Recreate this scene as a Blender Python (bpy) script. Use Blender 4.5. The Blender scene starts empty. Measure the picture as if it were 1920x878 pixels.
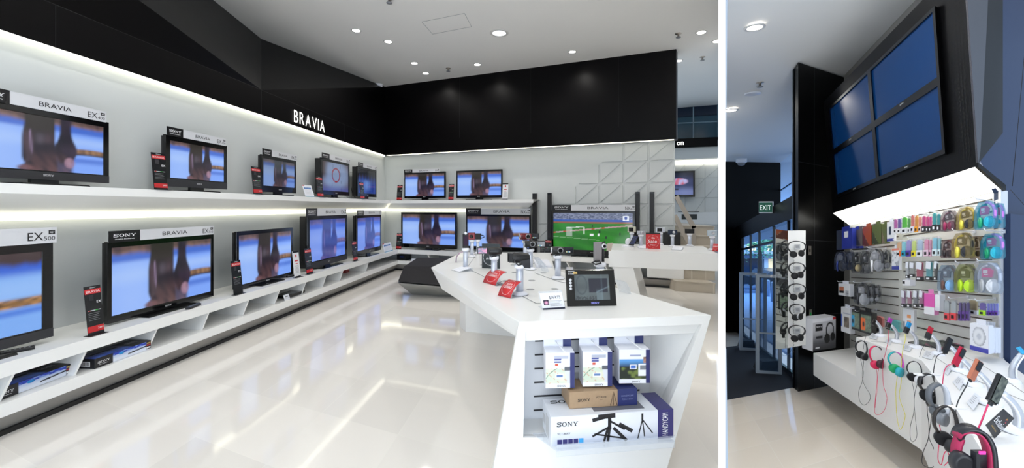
import bpy, bmesh, math, random
from mathutils import Vector, Matrix
random.seed(7)
C = bpy.context.scene.collection
SC = bpy.context.scene
# ---------------------------------------------------------------- camera, world, exposure
EYE = 1.5
FPX, PU, PV = 800.0, 960.0, 389.0          # focal length in pixels, horizon point
cam = bpy.data.cameras.new('camera'); camo = bpy.data.objects.new('camera', cam); C.objects.link(camo)
camo.location = (0, 0, EYE); camo.rotation_euler = (math.pi/2, 0, 0)
cam.sensor_width = 36; cam.lens = 36*FPX/1920; cam.shift_y = -(439-PV)/1920
cam.clip_start = 0.02; cam.clip_end = 200
SC.camera = camo
w = bpy.data.worlds.new('world'); SC.world = w; w.use_nodes = True
bg = w.node_tree.nodes['Background']; bg.inputs[0].default_value = (0.62, 0.78, 1.0, 1); bg.inputs[1].default_value = 0.75
SC.view_settings.view_transform = 'Standard'; SC.view_settings.look = 'None'
SC.view_settings.exposure = 0.2; SC.view_settings.gamma = 1.0; SC.view_settings.use_curve_mapping = False
SC.cycles.transparent_max_bounces = 24; SC.cycles.max_bounces = 8; SC.cycles.diffuse_bounces = 4
SC.cycles.sample_clamp_indirect = 4.0
SC.cycles.use_denoising = True

DOWN_W = 37.0        # ceiling spot power
STRIP_E = 1.9        # LED cove emission
SOFT_W = 60.0
def area(name, loc, rot, sx, sy, power, col=(1, 1, 1)):
    l = bpy.data.lights.new(name, 'AREA'); l.shape = 'RECTANGLE'; l.size = sx; l.size_y = sy; l.energy = power; l.color = col
    o = bpy.data.objects.new(name, l); C.objects.link(o); o.location = loc; o.rotation_euler = rot; return o
# daylight coming in through the open shop front behind the camera
area('daylight_shopfront', (-1.2, -3.2, 2.2), (math.radians(82), 0, 0), 7.0, 3.6, 72, (0.80, 0.90, 1.0))

area('ceiling_uplight_fill', (-1.8, -3.1, .35), (math.radians(150), 0, 0), 7.0, 2.0, 340, (0.86, 0.93, 1.0))  # low fill lamp added behind the camera, aimed up to brighten the ceiling
area('daylight_accessory_front', (1.7, -.6, 1.7), (math.radians(105), 0, math.radians(-38)), 2.2, 2.4, 45, (0.86, 0.93, 1.0))
# ---------------------------------------------------------------- helpers
def lin(c):
    if isinstance(c, str):
        c = tuple(int(c[i:i+2], 16)/255 for i in (0, 2, 4))
    return tuple((x/12.92 if x <= 0.04045 else ((x+0.055)/1.055)**2.4) for x in c)
MATS = {}
def mat(name, col='808080', rough=0.5, metal=0.0, emit=0.0, coat=0.0, noise=0.0, scale=20, spec=0.5, bump=0.0):
    if name in MATS: return MATS[name]
    m = bpy.data.materials.new(name); m.use_nodes = True; nt = m.node_tree; b = nt.nodes['Principled BSDF']
    c = lin(col)+(1,)
    b.inputs['Base Color'].default_value = c; b.inputs['Roughness'].default_value = rough; b.inputs['Metallic'].default_value = metal
    b.inputs['Coat Weight'].default_value = coat; b.inputs['Specular IOR Level'].default_value = spec
    if emit: b.inputs['Emission Color'].default_value = c; b.inputs['Emission Strength'].default_value = emit
    tc = nt.nodes.new('ShaderNodeTexCoord'); n = nt.nodes.new('ShaderNodeTexNoise'); n.inputs['Scale'].default_value = scale
    nt.links.new(tc.outputs['Object'], n.inputs['Vector'])
    mr = nt.nodes.new('ShaderNodeMapRange'); mr.inputs[3].default_value = max(0, rough-0.01); mr.inputs[4].default_value = min(1, rough+0.01)
    nt.links.new(n.outputs[0], mr.inputs[0]); nt.links.new(mr.outputs[0], b.inputs['Roughness'])
    if noise:
        mx = nt.nodes.new('ShaderNodeMix'); mx.data_type = 'RGBA'
        mx.inputs[6].default_value = tuple(x*(1-noise) for x in c[:3])+(1,); mx.inputs[7].default_value = tuple(min(1, x*(1+noise)) for x in c[:3])+(1,)
        nt.links.new(n.outputs[0], mx.inputs[0]); nt.links.new(mx.outputs[2], b.inputs['Base Color'])
    if bump:
        bp = nt.nodes.new('ShaderNodeBump'); bp.inputs['Strength'].default_value = bump; bp.inputs['Distance'].default_value = 0.002
        nt.links.new(n.outputs[0], bp.inputs['Height']); nt.links.new(bp.outputs[0], b.inputs['Normal'])
    MATS[name] = m; return m
def clear_mat(name, col='ffffff', amount=0.12, rough=0.05, body=0.0, edge=0.28):
    """thin clear plastic or glass: mostly see-through with a glossy film"""
    if name in MATS: return MATS[name]
    m = bpy.data.materials.new(name); m.use_nodes = True; nt = m.node_tree; nt.nodes.clear()
    out = nt.nodes.new('ShaderNodeOutputMaterial'); tr = nt.nodes.new('ShaderNodeBsdfTransparent'); gl = nt.nodes.new('ShaderNodeBsdfGlossy')
    tr.inputs[0].default_value = tuple(0.75+0.25*x for x in lin(col))+(1,)
    gl.inputs['Roughness'].default_value = rough; gl.inputs['Color'].default_value = (1, 1, 1, 1)
    lw = nt.nodes.new('ShaderNodeLayerWeight'); lw.inputs[0].default_value = 0.35
    ma = nt.nodes.new('ShaderNodeMath'); ma.operation = 'MULTIPLY_ADD'; ma.inputs[1].default_value = edge; ma.inputs[2].default_value = amount
    ma.use_clamp = True
    nt.links.new(lw.outputs['Facing'], ma.inputs[0])
    mx = nt.nodes.new('ShaderNodeMixShader'); nt.links.new(ma.outputs[0], mx.inputs[0]); nt.links.new(tr.outputs[0], mx.inputs[1]); nt.links.new(gl.outputs[0], mx.inputs[2])
    last = mx
    if body:
        df = nt.nodes.new('ShaderNodeBsdfDiffuse'); df.inputs[0].default_value = lin(col)+(1,)
        m2 = nt.nodes.new('ShaderNodeMixShader'); m2.inputs[0].default_value = body
        nt.links.new(mx.outputs[0], m2.inputs[1]); nt.links.new(df.outputs[0], m2.inputs[2]); last = m2
    nt.links.new(last.outputs[0], out.inputs[0]); MATS[name] = m; return m
def attr_mat(name, emit=0.0, rough=0.4, coat=0.0, base=1.0):
    if name in MATS: return MATS[name]
    m = bpy.data.materials.new(name); m.use_nodes = True; nt = m.node_tree; b = nt.nodes['Principled BSDF']
    a = nt.nodes.new('ShaderNodeAttribute'); a.attribute_name = 'Col'
    if emit:
        b.inputs['Base Color'].default_value = (0.01, 0.01, 0.012, 1)
        nt.links.new(a.outputs['Color'], b.inputs['Emission Color']); b.inputs['Emission Strength'].default_value = emit
    else: nt.links.new(a.outputs['Color'], b.inputs['Base Color'])
    b.inputs['Roughness'].default_value = rough; b.inputs['Coat Weight'].default_value = coat
    MATS[name] = m; return m

class Fr:
    """a frame: local (x, y, z) -> world; the axes need not be square to one another"""
    def __init__(s, o, ex=(1, 0, 0), ey=(0, 1, 0), ez=(0, 0, 1)):
        s.o, s.x, s.y, s.z = Vector(o), Vector(ex), Vector(ey), Vector(ez)
    def __call__(s, p): return s.o + s.x*p[0] + s.y*p[1] + s.z*p[2]
    def v(s, p): return s.x*p[0] + s.y*p[1] + s.z*p[2]
    def at(s, x, y=0, z=0): return Fr(s((x, y, z)), s.x, s.y, s.z)
    def rz(s, a):
        c, n = math.cos(a), math.sin(a)
        return Fr(s.o, s.x*c+s.y*n, s.y*c-s.x*n, s.z)
    def rx(s, a):
        c, n = math.cos(a), math.sin(a)
        return Fr(s.o, s.x, s.y*c+s.z*n, s.z*c-s.y*n)
    def ry(s, a):
        c, n = math.cos(a), math.sin(a)
        return Fr(s.o, s.x*c-s.z*n, s.y, s.z*c+s.x*n)
    def sc(s, k, k2=None, k3=None):
        return Fr(s.o, s.x*k, s.y*(k if k2 is None else k2), s.z*(k if k3 is None else k3))
W0 = Fr((0, 0, 0))
TXT = {}
def text_geo(t):
    if t in TXT: return TXT[t]
    cu = bpy.data.curves.new('t', 'FONT'); cu.body = t; cu.size = 1.0; cu.resolution_u = 3
    o = bpy.data.objects.new('t', cu); C.objects.link(o)
    dg = bpy.context.evaluated_depsgraph_get(); me = bpy.data.meshes.new_from_object(o.evaluated_get(dg))
    vs = [v.co.copy() for v in me.vertices]; fs = [tuple(p.vertices) for p in me.polygons]
    bpy.data.objects.remove(o); bpy.data.curves.remove(cu); bpy.data.meshes.remove(me)
    if vs:
        x0 = min(v.x for v in vs); x1 = max(v.x for v in vs); y0 = min(v.y for v in vs); y1 = max(v.y for v in vs)
        vs = [((v.x-x0)/(x1-x0), (v.y-y0)/(y1-y0)) for v in vs]; asp = (x1-x0)/(y1-y0)
    else: asp = 1
    TXT[t] = (vs, fs, asp); return TXT[t]
class MB:
    def __init__(s): s.v = []; s.f = []; s.m = []; s.mats = []; s.sm = []; s.col = None
    def mi(s, m):
        if m not in s.mats: s.mats.append(m)
        return s.mats.index(m)
    def add(s, vs, fs, m=None, F=None, smooth=False, cols=None):
        n = len(s.v); s.v += [tuple(F(p)) if F else tuple(p) for p in vs]
        k = s.mi(m)
        for i, f in enumerate(fs):
            s.f.append(tuple(n+j for j in f)); s.m.append(k); s.sm.append(smooth)
            if s.col is not None or cols is not None:
                if s.col is None: s.col = [(1, 1, 1)]*(len(s.f)-1)
                s.col.append(cols[i] if cols else (1, 1, 1))
        return s
    def box(s, x0, x1, y0, y1, z0, z1, m=None, F=None, bev=0.0):
        if bev:
            b = min(bev, (x1-x0)*.45, (z1-z0)*.45, (y1-y0)*.45)
            L = [[(x0+b, z0+b), (x1-b, z0+b), (x1-b, z1-b), (x0+b, z1-b)],]
            # eight-ring chamfered box
            rings = []
            for y, i in ((y0, b), (y0+b, 0), (y1-b, 0), (y1, b)):
                rings.append([(x0+i+b*.0, y, z0+i), (x1-i, y, z0+i), (x1-i, y, z1-i), (x0+i, y, z1-i)])
            return s.loft(rings, m, F)
        vs = [(x, y, z) for x in (x0, x1) for y in (y0, y1) for z in (z0, z1)]
        return s.add(vs, [(0, 1, 3, 2), (4, 6, 7, 5), (0, 4, 5, 1), (2, 3, 7, 6), (0, 2, 6, 4), (1, 5, 7, 3)], m, F)
    def loft(s, rings, m=None, F=None, caps=True, smooth=False, closed=False):
        n = len(rings[0]); vs = [p for r in rings for p in r]; fs = []
        R = len(rings)
        for i in range(R if closed else R-1):
            a, b = i*n, ((i+1) % R)*n
            for j in range(n): fs.append((a+j, a+(j+1) % n, b+(j+1) % n, b+j))
        if caps and not closed: fs += [tuple(reversed(range(n))), tuple((R-1)*n+j for j in range(n))]
        return s.add(vs, fs, m, F, smooth)
    def prism(s, loop, ext, m=None, F=None):
        e = Vector(ext); return s.loft([[Vector(p) for p in loop], [Vector(p)+e for p in loop]], m, F)
    def ring(s, outer, inner, ext, m=None, F=None):
        e = Vector(ext); o = [Vector(p) for p in outer]; i = [Vector(p) for p in inner]
        return s.loft([o, i, [p+e for p in i], [p+e for p in o]], m, F, closed=True)
    def quad(s, a, b, c, d, m=None, F=None): return s.add([a, b, c, d], [(0, 1, 2, 3)], m, F)
    def poly(s, pts, m=None, F=None): return s.add(pts, [tuple(range(len(pts)))], m, F)
    def rev(s, prof, m=None, F=None, n=20, ax='z', smooth=True):
        rings = []
        for r, z in prof:
            rr = []
            for j in range(n):
                a = 2*math.pi*j/n; c, d = r*math.cos(a), r*math.sin(a)
                rr.append((c, d, z) if ax == 'z' else ((c, z, d) if ax == 'y' else (z, c, d)))
            rings.append(rr)
        return s.loft(rings, m, F, smooth=smooth)
    def tube(s, pts, r, m=None, F=None, n=6, smooth=True):
        P = [Vector(p) for p in pts]; rings = []
        up = Vector((0, 0, 1))
        for i, p in enumerate(P):
            d = (P[min(i+1, len(P)-1)]-P[max(i-1, 0)])
            if d.length < 1e-9: d = Vector((0, 0, 1))
            d.normalize()
            a = d.cross(up)
            if a.length < 0.1: a = d.cross(Vector((1, 0, 0)))
            a.normalize(); b = d.cross(a)
            rad = r[i] if isinstance(r, (list, tuple)) else r
            if i and (a-lasta).length > 1.2: a = -a; b = -b
            lasta = a
            rings.append([p+a*(rad*math.cos(t))+b*(rad*math.sin(t)) for t in [2*math.pi*k/n for k in range(n)]])
        return s.loft(rings, m, F, smooth=smooth)
    def band(s, pts, wv, th, m=None, F=None, smooth=True):
        """a strap: path pts, width vector wv, thickness outward from centre of path"""
        P = [Vector(p) for p in pts]; W = Vector(wv); rings = []
        for i, p in enumerate(P):
            d = (P[min(i+1, len(P)-1)]-P[max(i-1, 0)]).normalized(); nn = d.cross(W).normalized()*th
            rings.append([p-W/2, p+W/2, p+W/2+nn, p-W/2+nn])
        return s.loft(rings, m, F, smooth=smooth)
    def ball(s, c, r, m=None, F=None, n=12, k=8):
        rx, ry, rz = r if isinstance(r, (tuple, list)) else (r, r, r)
        rings = []
        for i in range(k+1):
            t = -math.pi/2+math.pi*i/k; q = max(0.02, math.cos(t))
            rings.append([(c[0]+rx*q*math.cos(2*math.pi*j/n), c[1]+ry*q*math.sin(2*math.pi*j/n), c[2]+rz*math.sin(t)) for j in range(n)])
        return s.loft(rings, m, F, smooth=True)
    def text(s, t, x, y, z, h, m=None, F=None, w=None, align='l', stretch=1.0, mirror=False):
        """letters in the local x-z plane at depth y; h = cap height, w = width if forced"""
        vs, fs, asp = text_geo(t)
        if not vs: return s
        W = w if w else h*asp*stretch
        if align == 'c': x -= W/2
        if align == 'r': x -= W
        return s.add([(x+(1-a if mirror else a)*W, y, z+b*h) for a, b in vs], fs, m, F)
    def sony(s, x, y, z, h, m=None, F=None, align='l', w=None):
        """wide slab serif word"""
        W = w if w else h*5.0
        if align == 'c': x -= W/2
        k = W/5.0
        lw = 0.2
        def sub(vs, fs): s.add([(x+a*k, y, z+b*h) for a, b in vs], fs, m, F)
        def rect(a0, a1, b0, b1): sub([(a0, b0), (a1, b0), (a1, b1), (a0, b1)], [(0, 1, 2, 3)])
        # S
        pts = [(1.0, .72), (.98, .9), (.55, .97), (.16, .88), (.12, .66), (.5, .54), (.92, .44), (1.02, .2), (.7, .04), (.25, .03), (.08, .22)]
        for i in range(len(pts)-1):
            (a, b), (c, d) = pts[i], pts[i+1]; L = math.hypot(c-a, d-b); nx, ny = -(d-b)/L*.1, (c-a)/L*.075
            sub([(a-nx, b-ny), (c-nx, d-ny), (c+nx, d+ny), (a+nx, b+ny)], [(0, 1, 2, 3)])
        rect(.95, 1.08, .68, 1.0); rect(.02, .15, 0, .32)
        # O
        n = 20; vs = []
        for j in range(n):
            a = 2*math.pi*j/n; vs.append((1.78+.56*math.cos(a), .5+.52*math.sin(a)))
        for j in range(n):
            a = 2*math.pi*j/n; vs.append((1.78+.33*math.cos(a), .5+.40*math.sin(a)))
        sub(vs, [(j, (j+1) % n, n+(j+1) % n, n+j) for j in range(n)])
        # N
        rect(2.6, 2.72, 0, 1); rect(3.42, 3.54, 0, 1); rect(2.48, 2.84, 0, .1); rect(2.48, 2.8, .9, 1); rect(3.3, 3.66, .9, 1)
        sub([(2.6, 1), (2.84, 1), (3.54, 0), (3.36, 0)], [(0, 1, 2, 3)])
        # Y
        rect(4.28, 4.5, 0, .5); rect(4.12, 4.66, 0, .1); rect(3.76, 4.22, .9, 1); rect(4.62, 5.0, .9, 1)
        sub([(3.86, .92), (4.1, .92), (4.5, .42), (4.28, .42)], [(0, 1, 2, 3)]); sub([(4.74, .92), (4.88, .92), (4.5, .42), (4.34, .42)], [(0, 1, 2, 3)])
        return s
    def pic(s, x0, x1, z0, z1, y, fn, nx, ny, m, F=None):
        """a printed or shown picture: a grid whose faces carry the picture's colours; fn(u, v) with v up"""
        vs = [(x0+(x1-x0)*i/nx, y, z0+(z1-z0)*j/ny) for j in range(ny+1) for i in range(nx+1)]; fs = []; cs = []
        cv = [fn(min(.9999, max(.0001, i/nx)), min(.9999, max(.0001, j/ny))) for j in range(ny+1) for i in range(nx+1)]
        for j in range(ny):
            for i in range(nx):
                fs.append((j*(nx+1)+i, j*(nx+1)+i+1, (j+1)*(nx+1)+i+1, (j+1)*(nx+1)+i)); cs.append([cv[q] for q in fs[-1]])
        return s.add(vs, fs, m, F, cols=cs)
    def build(s, name, m=None, parent=None, label=None, bevel=0.0):
        me = bpy.data.meshes.new(name)
        off = parent['_o'] if (parent is not None and '_o' in parent) else (0, 0, 0)
        top = parent is None
        if top:
            c = [sum(v[i] for v in s.v)/max(1, len(s.v)) for i in range(3)]; c[2] = min(v[2] for v in s.v); off = tuple(c)
        me.from_pydata([(v[0]-off[0], v[1]-off[1], v[2]-off[2]) for v in s.v], [], s.f)
        for q in s.mats: me.materials.append(q or m)
        me.polygons.foreach_set('material_index', s.m); me.polygons.foreach_set('use_smooth', s.sm)
        if s.col is not None:
            ca = me.color_attributes.new('Col', 'FLOAT_COLOR', 'CORNER'); buf = []
            for p, c in zip(me.polygons, s.col):
                for q in range(p.loop_total):
                    d = c[q] if isinstance(c, list) else c; buf += [d[0], d[1], d[2], 1.0]
            ca.data.foreach_set('color', buf)
        bm = bmesh.new(); bm.from_mesh(me); bmesh.ops.recalc_face_normals(bm, faces=bm.faces); bm.to_mesh(me); bm.free()
        me.update()
        o = bpy.data.objects.new(name, me); C.objects.link(o)
        if top: o.location = off
        else: o.parent = parent
        o['_o'] = off
        if bevel:
            b = o.modifiers.new('b', 'BEVEL'); b.width = bevel; b.segments = 2; b.limit_method = 'ANGLE'
        if label: o['label'] = label
        return o
def tag(o, label, cat, group=None, kind=None):
    o['label'] = label; o['category'] = cat
    if group: o['group'] = group
    if kind: o['kind'] = kind
    return o
def thing(name, F, label, cat, group=None, kind=None):
    o = bpy.data.objects.new(name, None); C.objects.link(o)
    p = F.o if isinstance(F, Fr) else Vector(F)
    o.location = p; o['_o'] = tuple(p); o.empty_display_size = 0.05
    return tag(o, label, cat, group, kind)
def struct(name, mb, m=None):
    o = mb.build(name, m); o['kind'] = 'structure'; return o
# pixel -> place
def atd(u, v, y): return Vector(((u-PU)/FPX*y, y, EYE-(v-PV)/FPX*y))
def onz(u, v, z):
    y = (EYE-z)*FPX/(v-PV); return Vector(((u-PU)/FPX*y, y, z))
def zat(v, y): return EYE-(v-PV)/FPX*y
# ---------------------------------------------------------------- materials
WHITE = mat('white_lacquer', 'f0f0ee', 0.28, coat=0.2)
WALLW = mat('white_wall_paint', 'c8cccc', 0.6)
CEIL = mat('ceiling_paint', 'f2f0ec', 0.9)
BLKP = mat('black_satin_panel', '060506', 0.36, noise=0.1, scale=3, spec=.12)
GLOSSB = mat('gloss_black_plastic', '070708', 0.12)
BLK = mat('black_plastic', '0e0e10', 0.42)
DGRY = mat('dark_grey_plastic', '2c2c30', 0.4)
GRY = mat('grey_plastic', '84868a', 0.4)
LGRY = mat('light_grey_plastic', 'c4c6ca', 0.35)
SILV = mat('silver_metal', 'c8c8cc', 0.28, metal=0.9)
STEEL = mat('brushed_steel', 'b8b0a6', 0.3, metal=0.9)
WHP = mat('white_plastic', 'e9eaf0', 0.3)
ALU = mat('satin_aluminium', 'c9cfdc', 0.42, metal=0.55)
RED = mat('red_print', 'c4272b', 0.45)
NAVY = mat('navy_print', '1f2a63', 0.4)
INK = mat('ink_black', '16161a', 0.5)
INKW = mat('ink_white', 'f4f4f6', 0.5)
PAPER = mat('paper_white', 'e8eaf2', 0.5)
CLEAR = clear_mat('clear_acrylic', 'e8f0fa', 0.07, 0.06, 0.10)
GLASS = clear_mat('window_glass', 'd0e4f4', 0.04, 0.02, edge=.10)
PRINT = attr_mat('printed_card', 0, 0.4)
SCREEN = attr_mat('lit_screen', 0.85, 0.12)
SCREEN_DIM = attr_mat('dim_screen', 0.42, 0.12)
GLOW = mat('white_lit_diffuser', 'fffbe6', 0.5, emit=STRIP_E)
# ================================================================ LEFT SHOWROOM: shell
D1 = Vector((0.07625, 1, 0)); D1n = D1.normalized(); N1 = Vector((-1, 0.07625, 0)).normalized()     # along / into the left wall
D2 = Vector((2.4725, -1, 0)); D2n = D2.normalized(); N2 = Vector((1, 2.4725, 0)).normalized()        # along / into the back wall
P0 = Vector((-3.207, 10.78, 0))                                                                     # floor point of the white corner
CZ = 4.47
def LW(x0, y, z=0): return Vector((x0+0.07625*y, y, z))
def BK(off, s, z=0): p = P0+D2n*s-N2*off; return Vector((p.x, p.y, z))
def lb(x0, off, z=0):
    """corner where the left-wall line x0 meets the back-wall line at offset off"""
    # (x0+.07625y - P0x, y-P0y) . N2 = -off
    y = (-off + N2.x*(P0.x-x0)+N2.y*P0.y)/(N2.x*0.07625+N2.y); return LW(x0, y, z)
def bk_u(off, u):
    """s along the back wall seen at pixel column u, for a line at offset off"""
    a = (u-PU)/FPX; q = P0-N2*off
    return (a*q.y-q.x)/(D2n.x-a*D2n.y)
def lw_y(x0, u): return FPX*x0/(u-PU-61)

# floor: polished cream tiles, with joints along the walls
def tile_mat(name, col, e1, e2, w1, w2, o1, o2, grout, gw=0.004, rough=0.09):
    m = bpy.data.materials.new(name); m.use_nodes = True; nt = m.node_tree; b = nt.nodes['Principled BSDF']; L = nt.links
    g = nt.nodes.new('ShaderNodeNewGeometry')
    det = e1[0]*e2[1]-e1[1]*e2[0]
    def coord(vx, vy, off, wd):
        d = nt.nodes.new('ShaderNodeVectorMath'); d.operation = 'DOT_PRODUCT'; d.inputs[1].default_value = (vx/wd, vy/wd, 0)
        L.new(g.outputs['Position'], d.inputs[0])
        a = nt.nodes.new('ShaderNodeMath'); a.operation = 'ADD'; a.inputs[1].default_value = off/wd+1000; L.new(d.outputs['Value'], a.inputs[0])
        f = nt.nodes.new('ShaderNodeMath'); f.operation = 'FRACT'; L.new(a.outputs[0], f.inputs[0])
        c = nt.nodes.new('ShaderNodeMath'); c.operation = 'LESS_THAN'; c.inputs[1].default_value = gw/wd*1.6; L.new(f.outputs[0], c.inputs[0])
        fl = nt.nodes.new('ShaderNodeMath'); fl.operation = 'FLOOR'; L.new(a.outputs[0], fl.inputs[0])
        return c, fl
    # components along e1, e2
    c1, f1 = coord(e2[1]/det, -e2[0]/det, o1, w1); c2, f2 = coord(-e1[1]/det, e1[0]/det, o2, w2)
    mx = nt.nodes.new('ShaderNodeMath'); mx.operation = 'MAXIMUM'; L.new(c1.outputs[0], mx.inputs[0]); L.new(c2.outputs[0], mx.inputs[1])
    cb = nt.nodes.new('ShaderNodeCombineXYZ'); L.new(f1.outputs[0], cb.inputs[0]); L.new(f2.outputs[0], cb.inputs[1])
    wn = nt.nodes.new('ShaderNodeTexWhiteNoise'); L.new(cb.outputs[0], wn.inputs['Vector'])
    c = lin(col)
    m1 = nt.nodes.new('ShaderNodeMix'); m1.data_type = 'RGBA'; m1.inputs[6].default_value = tuple(x*.95 for x in c)+(1,); m1.inputs[7].default_value = tuple(min(1, x*1.04) for x in c)+(1,)
    L.new(wn.outputs['Value'], m1.inputs[0])
    m2 = nt.nodes.new('ShaderNodeMix'); m2.data_type = 'RGBA'; m2.inputs[7].default_value = lin(grout)+(1,)
    L.new(mx.outputs[0], m2.inputs[0]); L.new(m1.outputs[2], m2.inputs[6]); L.new(m2.outputs[2], b.inputs['Base Color'])
    b.inputs['Roughness'].default_value = rough; b.inputs['Specular IOR Level'].default_value = 0.5
    return m
e2t = Vector((2.1375, -1, 0)).normalized()
TILE = tile_mat('cream_floor_tiles', 'e9e4dd', e2t, D1n, 0.70, 0.62, 3.37*0.93+0.0, -3.0, 'ece8e0', rough=.055)
TILE2 = tile_mat('beige_step_tiles', 'c2b8a8', Vector((1, 0, 0)), Vector((0, 1, 0)), 0.6, 0.6, 0.1, 0, 'dcd6ca', rough=0.35)
m = MB(); m.box(-7, 0, -3.2, 16, -0.1, 0, TILE)
# the showroom floor runs to the thin added partition on the right
m.poly([(0, -3.2, 0), (0.55, -3.2, 0), (0.58, 1.18, 0), (7.6, 15.7, 0), (7.6, 16, 0), (0, 16, 0)], TILE)
struct('floor', m, TILE)
m = MB(); m.prism([(-7, -3.2, CZ), (0.55, -3.2, CZ), (0.58, 1.18, CZ), (5.2, 10.75, CZ), (7.6, 15.7, CZ), (7.6, 16, CZ), (-7, 16, CZ)], (0, 0, .1), CEIL)
struct('ceiling', m, CEIL)
# white walls
m = MB(); m.prism([LW(-4.03, -3.2), LW(-4.03, P0.y), LW(-4.23, P0.y+.2), LW(-4.23, -3.2)], (0, 0, 2.79), WALLW); struct('wall_left', m, WALLW)
sE = bk_u(0, 1265)
m = MB(); m.prism([BK(0, -.0), BK(0, sE), BK(-.25, sE), BK(-.25, -.2)], (0, 0, CZ), WALLW); struct('wall_back', m, WALLW)
# raised triangle relief of the back wall
m = MB(); cw = 0.48; rows = [2.80, 2.41, 1.98, 1.56, 1.13, 0.70]; g = .014
for j in range(5):
    zt, zb = rows[j], rows[j+1]
    for k in range(0, 3+j):
        s1 = sE-cw*k-g; s0 = sE-cw*(k+1)+g; t, b_ = zt-g, zb+g
        dz = (t-b_); F = lambda s, z: BK(0, s, z)
        q = 0.022
        lowtri = [(s0+.03, b_), (s1, b_), (s1, t-.03*dz/cw)]; uptri = [(s0, b_+.03*dz/cw), (s1-.03, t), (s0, t)]
        for T, ok in ((lowtri, True), (uptri, k < 2+j)):
            if not ok: continue
            cx = sum(p[0] for p in T)/3; cz = sum(p[1] for p in T)/3
            base = [BK(0, *p) for p in T]; top = [BK(.017, cx+(p[0]-cx)*.97, cz+(p[1]-cz)*.97) for p in T]
            m.loft([base, top], WALLW)
o = struct('wall_back_relief', m, WALLW)
# black fascia above the left wall: lower band, two leaning facets
xf = -3.93; y490 = lw_y(xf, 490); yc = lb(xf, .22).y
m = MB(); m.prism([LW(xf, -3.2, 2.785), LW(xf, yc, 2.785), LW(-4.03, P0.y, 2.785), LW(-4.03, -3.2, 2.785)], (0, 0, .02), BLKP)
cE = [(-3.36, -3.2, CZ), (-4.276, 6.108, CZ), (-4.418, 7.52, CZ), tuple(lb(xf, .22, CZ))]
m2 = MB()
m2.quad(LW(xf, -3.2, 2.785), LW(xf, yc, 2.785), LW(xf, yc, 3.13), LW(xf, -3.2, 3.13), BLKP)
m2.poly([LW(xf, -3.2, 3.13), LW(xf, y490, 3.13), cE[2], cE[1], cE[0]], BLKP)
m2.poly([LW(xf, y490, 3.13), LW(xf, yc, 3.13), cE[3], cE[2]], BLKP)
struct('fascia_left', m2, BLKP)
m = MB()
for u in (104, 490, 645):
    y = lw_y(xf, u); m.box(-.0015, .0015, -.003, .002, 2.79, 3.13, INK, Fr(LW(xf, y), D1n, N1))
m.prism([LW(xf+.001, -3.2, 3.128), LW(xf+.001, yc-.01, 3.128), LW(xf-.01, yc-.01, 3.128), LW(xf-.01, -3.2, 3.128)], (0, 0, .004), INK)
struct('fascia_left_joints', m, INK)
sF = bk_u(.22, 1268)
q0 = lb(xf, .22)
m = MB(); m.prism([q0, BK(.22, sF), BK(0, sF+.02), BK(0, 0)], (0, 0, CZ-2.785), BLKP)
for v in m.v[:4]: pass
m.v = [(a, b, c+2.785) for a, b, c in m.v]
struct('fascia_back', m, BLKP)
m = MB()
sQ = (q0-P0).dot(D2n)
for u in (995, 722+140, 1160):
    s = bk_u(.22, u); m.prism([BK(.222, s-.0015), BK(.222, s+.0015), BK(.21, s+.0015), BK(.21, s-.0015)], (0, 0, CZ-2.79), INK)
m.v = [(a, b, c+2.788) for a, b, c in m.v]
mm = MB(); mm.prism([BK(.226, sQ+.01), BK(.226, sF), BK(.21, sF), BK(.21, sQ+.01)], (0, 0, .30), BLKP); mm.v = [(a, b, c+2.783) for a, b, c in mm.v]
m.v = m.v; m.add(mm.v, mm.f, BLKP)
struct('fascia_back_joints', m, INK)
# LED strips in the coves
m = MB(); m.prism([LW(xf-.006, -3.2, 2.778), LW(xf-.006, yc, 2.778), LW(-4.028, P0.y-.02, 2.778), LW(-4.028, -3.2, 2.778)], (0, 0, .008), GLOW); struct('cove_strip_left', m, GLOW)
m = MB(); m.prism([BK(.20, sQ+.03, 2.778), BK(.20, sE-.01, 2.778), BK(.12, sE-.01, 2.778), BK(.12, sQ+.05, 2.778)], (0, 0, .006), GLOW); struct('cove_strip_back', m, GLOW)
# lit letters on the fascia
t = thing('illuminated_lettering', Fr(LW(xf, lw_y(xf, 579), 2.84)), 'white lit letters spelling BRAVIA on the black panel above the left wall', 'sign')
LIT = mat('lit_letter_white', 'fffdf6', 0.4, emit=1.6)
ya, yb = lw_y(xf, 550), lw_y(xf, 607.5); F = Fr(LW(xf, ya, 0), D1n, N1); Lw = (yb-ya)*1.003/6
vs, fs, asp = text_geo('BRAVIA'); WW = (yb-ya)*1.003; xx = 0
tot = sum(text_geo(c)[2] for c in 'BRAVIA'); gap = .045*WW; hh = .19; k = (WW-5*gap)/tot
for c in 'BRAVIA':
    a = text_geo(c)[2]*k; mb = MB(); mb.text(c, xx, -.012, 2.84, hh, LIT, F, w=a)
    vs2 = [tuple(Vector(v)) for v in mb.v]
    mb.build('letter', LIT, t); xx += a+gap

# ---------------------------------------------------------------- shelves and benches
SHW = WHITE
def wedge_shelf(label, pts_fn, cat='shelf'):
    pass
sS = bk_u(.45, 1000)
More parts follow.
